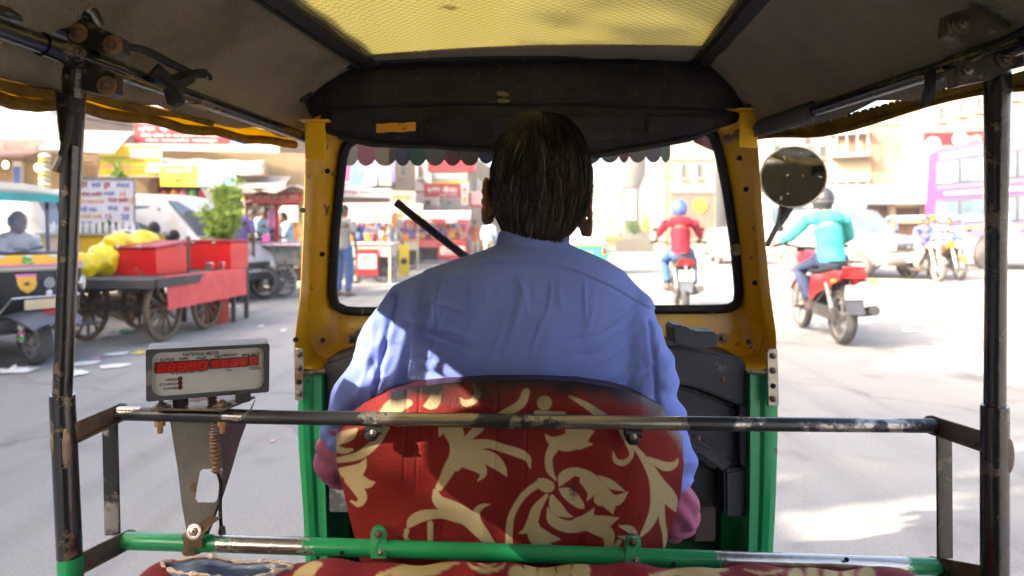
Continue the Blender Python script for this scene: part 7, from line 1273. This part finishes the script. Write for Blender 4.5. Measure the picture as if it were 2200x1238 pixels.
# stalls seen through the windshield
def stall(label, px_, d, w_, mats, rz=0, canopy=1.9, board=None, goods=8):
    s_ = thing('market_stall', label, 'market stall', tuple(G(px_, d)), rz); a, b, c = mats
    MB().box((0, 0, .78), (w_, .9, .30), bev=.01).build('side_panel', a, s_); MB().box((0, 0, .95), (w_+.12, 1.0, .04)).build('counter', c, s_)
    for x in (-1, 1): [MB().tube([(x*w_*.48, y, 0), (x*w_*.48, y, canopy)], .03, 6).build('post', a, s_) for y in (-.42, .42)]
    MB().slab([[V((x, y, z)) for x in np.linspace(-w_*.58, w_*.58, 5)] for y, z in ((-.85, canopy-.15), (-.3, canopy+.15), (.6, canopy+.2))], (0, 0, .025)).build('canopy', b, s_); [MB().box((-w_*.58+w_*1.16*(k+.5)/6, -.86, canopy-.22), (w_*.17, .012, .14)).build('valance', (b, c)[k % 2], s_) for k in range(6)]
    for k in range(goods): MB().box((-w_*.44+w_*.88*k/(goods-1), -.2+.2*(k % 3), 1.06+.03*(k % 2)), (w_*.09, .16, .18+.06*(k % 3)), bev=.02).build('goods', (orangep, whitep, redp, yelp, pinkp, bluep)[k*5 % 6], s_)
    for k in range(goods): MB().box((-w_*.44+w_*.88*k/(goods-1), .36, 1.50), (w_*.08, .06, .3), bev=.02).build('hanging_goods', (whitep, orangep, bluep, pinkp, redp)[k*3 % 5], s_)
    for x in (-1, 1): cartwheel(s_, (x*w_*.32, -.3, .30), .30, (0, 1, 0), 10, gwood)
    MB().box((0, .2, .35), (w_*.8, .3, .45)).build('under_shelf', dark, s_)
    if board: put = MB().box((board*w_, -.47, .50), (w_*.48, .03, .62)).build('front_board', redp, s_); q_ = MB().box((board*w_, -.488, .52), (w_*.40, .01, .34)).build('painted_panel', M('panel_pink_white', (.78, .52, .48), .6, 0, .2, 5) if 'panel_pink_white' not in MATS else MATS['panel_pink_white'], put); tx = MB(); put_text(tx, 'चाट', (board*w_, -.496, .58), (1, 0, 0), (0, 0, 1), w_*.22, .14, .02); put_text(tx, 'भंडार', (board*w_, -.496, .42), (1, 0, 0), (0, 0, 1), w_*.3, .10, .02); tx.build('lettering', redp, put, 0)['kind'] = 'stuff'
    return s_
pst = M('stall_red', (.56, .10, .08), .6, 0, .15, 2); stall('food cart with a red and white canopy and red front board', 800, 16.6, 1.05, (awn, M('canopy_red_white', (.62, .28, .26), .8, 0, .4, 3), whitep), 0, 1.72, -.02)
stall('wide red stall with red posts in front of the corner building', 935, 26.5, 2.4, (pst, M('canopy_pink', (.66, .42, .40), .8, 0, .2, 3), redp), 0, 1.85, .3, 12); stall('smaller red stall farther along under the cream wing', 1003, 37, 2.2, (pst, awn, redp), 0, 1.9, .1, 8); stall('dark canopied stall left of the grey shirted man', 690, 17.5, 1.5, (greym, tarp, awn), 0, 1.75, None, 8); stall('pale canopied stall under the white signboard', 850, 22.5, 1.5, (awn, M('canopy_cream_orange', (.64, .48, .32), .8, 0, .2, 3), orangep), 8, 1.95, None, 9)
ys_ = thing('yellow_board', 'yellow board with a black round mark leaning by the cart with the red canopy', 'board', tuple(G(868, 18.6))); MB().box((0, 0, .45), (.28, .04, .85), bev=.01).build('board', yelp, ys_); MB().lathe([(.09, 0), (.09, .006)], (0, -.021, .42), (0, -1, 0), 16).build('round_mark', blackp, ys_)
# litter on the road
lp = M('litter_white', (.66, .65, .62), .7, 0, .06, 6); lk = M('litter_pink', (.72, .38, .44), .7); lg_ = M('litter_green', (.12, .34, .22), .4); ly = M('litter_yellow', (.62, .5, .06), .6)
LIT = [(35, 800, .30, lp, 'crumpled white paper near the front wheel of the decorated rickshaw'), (250, 762, .22, lp, 'oval white paper plate farthest back in the cluster left of the meter'), (245, 788, .26, lp, 'oval white plate nearest the meter'), (182, 782, .26, lp, 'flattened white paper behind the left post'), (160, 806, .22, lp, 'torn white sheet at the foot of the left post'), (205, 772, .10, lk, 'small pink scrap among the white plates'), (500, 661, .26, lp, 'white paper tuft on the road right of the handcart'), (482, 682, .20, lp, 'white scrap right of the handcart, nearer than the tuft'), (268, 716, .22, lg_, 'crumpled green and clear plastic under the handcart'), (240, 722, .2, lp, 'clear crumpled plastic under the handcart'), (300, 760, .14, ly, 'yellow wrapper on the road behind the meter'), (586, 950, .035, lk, 'pink petal of paper on the near road, left of the door jamb'), (562, 703, .10, lp, 'tiny white scrap on open road far right of the handcart'), (610, 712, .10, lp, 'tiny scrap beside the yellow pillar'), (1665, 630, .4, lp, 'pale paper flattened on the sunny road right of the pillar'), (1955, 640, .45, lp, 'pale patch of paper on the far right road'), (1955, 712, .22, lp, 'white scrap near the red motorcycle'), (130, 700, .1, lp, 'small white scrap by the left post, level with the cart wheels')]
for k, (x, y, s, m, l) in enumerate(LIT):
    d = EYE*F/(y-500); t = thing('paper_scrap', l, 'litter', tuple(G(x, d, .005)), random.uniform(0, 90)); r_ = np.random.default_rng(k); nn = 12; flat = 'plate' in l or 'flat' in l or 'petal' in l or 'pale' in l
    rows = []
    for j in range(5):
        q = (j+.02)/4; rows.append([V((s*.5*q*math.cos(a)*(1+.18*math.sin(3*a+k)), s*.36*q*math.sin(a)*(1+.15*math.cos(2*a+k)), (.012 if flat else .09)*s*(1+r_.normal()*.8)*(1.2-q)+.002)) for a in np.linspace(0, 2*PI, nn+1)[:-1]])
    MB().slab([rw+rw[:1] for rw in rows], (0, 0, .0025)).build('paper', m, t)
# ================================================================ dusty air
hz_m = bpy.data.materials.new('dusty_air'); hz_m.use_nodes = True; n = hz_m.node_tree.nodes; n.remove(n['Principled BSDF']); pvv = n.new('ShaderNodeVolumePrincipled'); pvv.inputs['Color'].default_value = (.95, .93, .90, 1); pvv.inputs['Density'].default_value = .0016; pvv.inputs['Anisotropy'].default_value = .2; hz_m.node_tree.links.new(pvv.outputs[0], n['Material Output'].inputs['Volume'])
hz_o = MB().box((0, 320, 5.9), (620, 770, 13.9)).build('haze', hz_m, None, 0); hz_o['kind'] = 'stuff'
